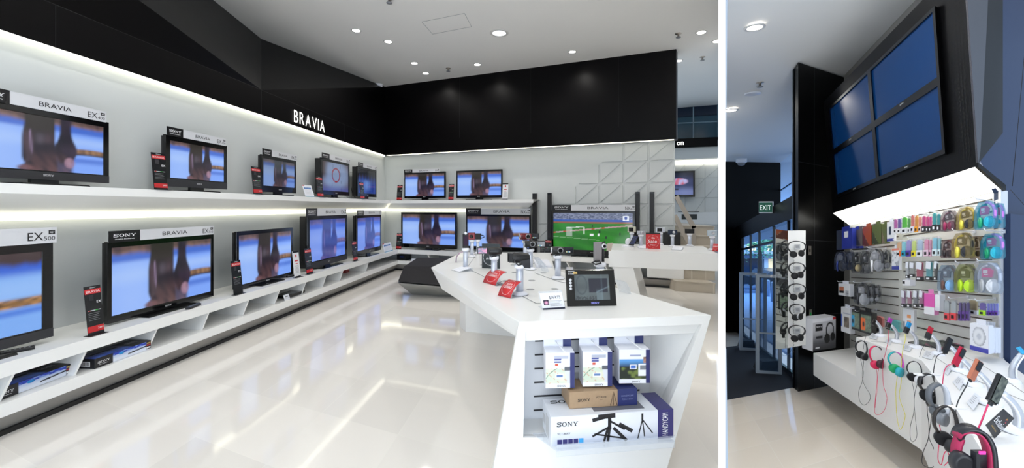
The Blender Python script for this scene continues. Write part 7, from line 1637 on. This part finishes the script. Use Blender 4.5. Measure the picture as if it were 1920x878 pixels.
# Blu-ray player cartons on the lower shelf
def bluray(F, w_, h, d, label):
    t = thing('player_carton', F, label, 'box', 'disc player cartons'); KB = mat('carton_black', '1c1b1f', .35)
    m = MB(); m.box(0, w_, 0, d, 0, h, KB, F, .002); m.build('carton', KB, t)
    def fr(u, v):
        c = mixc(lin('dfe5f2'), lin('b8c8e8'), sm(.2, .7, v)); 
        b = .52+.40*u
        if v > .98-.45*(1-u)*.0-.38*u+.25*(1-u): c = mixc(lin('2348b8'), lin('8ab0e8'), .5*vnoise(u*12, v*8))
        if v > .70: c = mixc(lin('1c3cae'), lin('9ab8ec'), .6*(vnoise(u*14, v*9) > .6))
        if u < .30: c = lin('151317')
        if .56 < u < .92 and abs(v-.34-.5*(u-.56)) < .07: c = lin('15151a')
        if .38 < u < .52 and (abs(v-.42) < .02 or abs(v-.30) < .02): c = lin('9aa0b4')
        if u > .90 and v > .1: c = lin('18161a')
        return c
    m = MB(); m.pic(.001, w_-.001, .001, h-.001, -.001, fr, 60, 18, PRINT, F); f = m.build('printed_front', PRINT, t)
    m = MB(); m.sony(w_*.04, -.002, h*.42, h*.22, INKW, F, w=w_*.2); m.text('make.believe', w_*.06, -.002, h*.24, h*.09, INKW, F, w=w_*.15); m.build('white_lettering', INKW, f)
    BD = mat('disc_blue', '1a8ad0', .4); m = MB(); m.rev([(.001, -.002), (h*.20, -.002), (h*.20, -.001), (.001, -.001)], BD, Fr(F((w_*.44, 0, h*.70)), F.x*1.6, F.y, F.z*.7), 16, ax='y'); m.build('blue_disc_mark', BD, f)
    m = MB(); m.box(w_*.91, w_*.985, -.002, -.001, h*.72, h*.86, mat('gold_sticker', 'b89a58', .4), F); m.box(w_*.91, w_*.985, -.002, -.001, h*.50, h*.62, RED, F); m.box(w_*.91, w_*.985, -.002, -.001, h*.2, h*.36, INKW, F); m.build('side_marks', None, f)
    G = Fr(F((0, 0, h+.001)), F.x, -F.z, F.y)
    m = MB(); m.pic(.002, w_-.002, .002, d-.002, 0, lambda u, v: (lin('1d1c21') if u > .66 else mixc(mixc(lin('1c3cae'), lin('8ab0e8'), .5*vnoise(u*10, v*6)), lin('6a6c78'), sm(.2, .6, v))), 24, 10, PRINT, G); tp_ = m.build('printed_top', PRINT, t)
    m = MB(); m.box(w_*.10, w_*.58, -.002, -.001, d*.52, d*.60, INK, G); m.sony(w_*.72, -.002, d*.4, d*.2, LGRY, G, w=w_*.2); m.build('top_picture', INK, tp_)
    G = Fr(F((0, 0, 0)), -F.y, F.x, F.z).at(-d, 0, 0); m = MB(); m.box(d*.3, d*.8, -.002, -.001, h*.2, h*.7, INKW, G)
    for k in range(8): m.box(d*(.34+.055*k), d*(.36+.055*k), -.003, -.002, h*.26, h*.64, INK, G)
    m.build('barcode_label', INKW, t)
for (ua, va, ub, vb, h, lab) in ((178, 692, 283, 654, .075, 'black and blue disc player carton on the lower shelf, right one'), (-15, 757, 136, 700, .075, 'black and blue disc player carton on the lower shelf at the left edge')):
    a, b = onz(ua, va, .241), onz(ub, vb, .241); ex = (b-a).normalized(); bluray(Fr(a, ex, Vector((-ex.y, ex.x, 0))), (b-a).length, h, .20, lab)
# disc players with little cards on the lower shelf
def player(u, v, L, lab, cardlab, ang=0, side=-1, D=.2, h=.045, base=.241):
    p = onz(u, v, base); F = Fr(p, D1n, N1).rz(ang); t = thing('disc_player', F, lab, 'disc player', 'slim disc players'); m = MB(); m.box(0, L, 0, D, .006, h, GLOSSB, F, .004); m.build('body', GLOSSB, t)
    m = MB(); m.box(L*.25, L*.7, D*.2, D*.7, h, h+.002, GRY, F); m.build('leaflet_on_top', GRY, t); m = MB(); m.box(.02, L-.02, .02, D-.02, 0, .007, BLK, F); m.build('feet', BLK, t)
    if cardlab:
        G = F.at(-.10, -.02, 0).rx(-.35); m = MB(); t = thing('price_card', F.at(-.1, -.02, 0), cardlab, 'price card', 'small cards on the lower shelf'); m.box(0, .12, 0, .003, 0, .075, PAPER, G); c = m.build('card', PAPER, t)
        m = MB(); m.box(.03, .09, -.001, -.0005, .04, .052, GRY, G); m.box(.02, .10, -.001, -.0005, .02, .026, LGRY, G); m.build('printed_lines', GRY, c)
player(540, 561, .42, 'slim black disc player on the lower shelf below the remote', 'small white card leaning by the slim black disc player')
player(676, 502, .40, 'black disc player on the lower shelf below the big television', None, D=.16)
player(726, 483, .36, 'black disc player on the lower shelf nearest the corner', 'tiny white card by the disc player nearest the corner', D=.16)
def bshelf(u, v, w_, h, d, lab, name='receiver', cat='receiver', off=.36, mm_=BLK, base=.241):
    s = bk_u(off, u); F = Fr(BK(off, s, base), D2n, N2); t = thing(name, F, lab, cat); m = MB(); m.box(0, w_, 0, d, .006, h, mm_, F, .004); m.build('body', mm_, t); m = MB(); m.box(w_*.35, w_*.75, -.001, 0, h*.55, h*.72, mat('blue_display', '1c2c6a', .3, emit=.3), F); m.build('front_display', None, t); m = MB(); m.box(.02, w_-.02, .02, d-.02, 0, .007, BLK, F); m.build('feet', BLK, t)
bshelf(744, 484, .26, .13, .2, 'black receiver on the lower shelf in the corner')
for u, lab in ((771, 'small white card on the lower back shelf behind the ottoman'), (1062, 'white card on the lower back shelf below the football television')):
    s = bk_u(.38, u); F = Fr(BK(.38, s, .241), D2n, N2); m = MB(); m.box(0, .13, 0, .06, 0, .05, PAPER, F); tag(m.build('price_card', PAPER), lab, 'price card', 'small cards on the lower back shelf')
bshelf(790, 480, .42, .05, .18, 'flat black disc player with papers on the lower back shelf', name='disc_player', cat='disc player')
s = bk_u(BO+.003, 1178); F = Fr(BK(BO+.003, s, .24), D2n, N2)
# small box on the lower shelf between dividers
p = onz(648, 512, .241); F = Fr(p, D1n, N1); m = MB(); m.box(0, .16, 0, .10, 0, .07, mat('small_red_carton', 'a83a34', .4), F); c = m.build('small_carton'); tag(c, 'small white and red box on the lower shelf', 'box'); m = MB(); m.box(.16, .40, 0, .1, 0, .07, PAPER, F); m2_ = m.build('white_half', PAPER, c) if False else None
# cables behind the televisions
for pts, lab in ((((398, 590), (404, 583), (410, 570)), None),):
    pass
def lcable(pts, x0, lab):
    P = []
    for u, v in pts: y_ = lw_y(x0, u); P.append(atd(u, v, y_))
    m = MB(); m.tube(P, .006, BLK); tag(m.build('cable', BLK), lab, 'cable', 'power cables behind the televisions')
lcable(((204, 568), (197, 578), (188, 596), (180, 606)), -3.75, 'black cable hanging left of the television with card EX 710')
lcable(((567, 472), (565, 485), (568, 497), (574, 490)), -3.75, 'black cable looping behind the deep television on the bench')
lcable(((663, 465), (660, 475), (662, 480)), -3.8, 'black cable behind the television nearest the corner')
lcable(((662, 352), (659, 353), (661, 365), (666, 371)), -3.85, 'black cable hanging left of the television nearest the corner on the upper shelf')
lcable(((600, 345), (596, 348), (597, 355)), -3.85, 'black cable behind the red circle television')
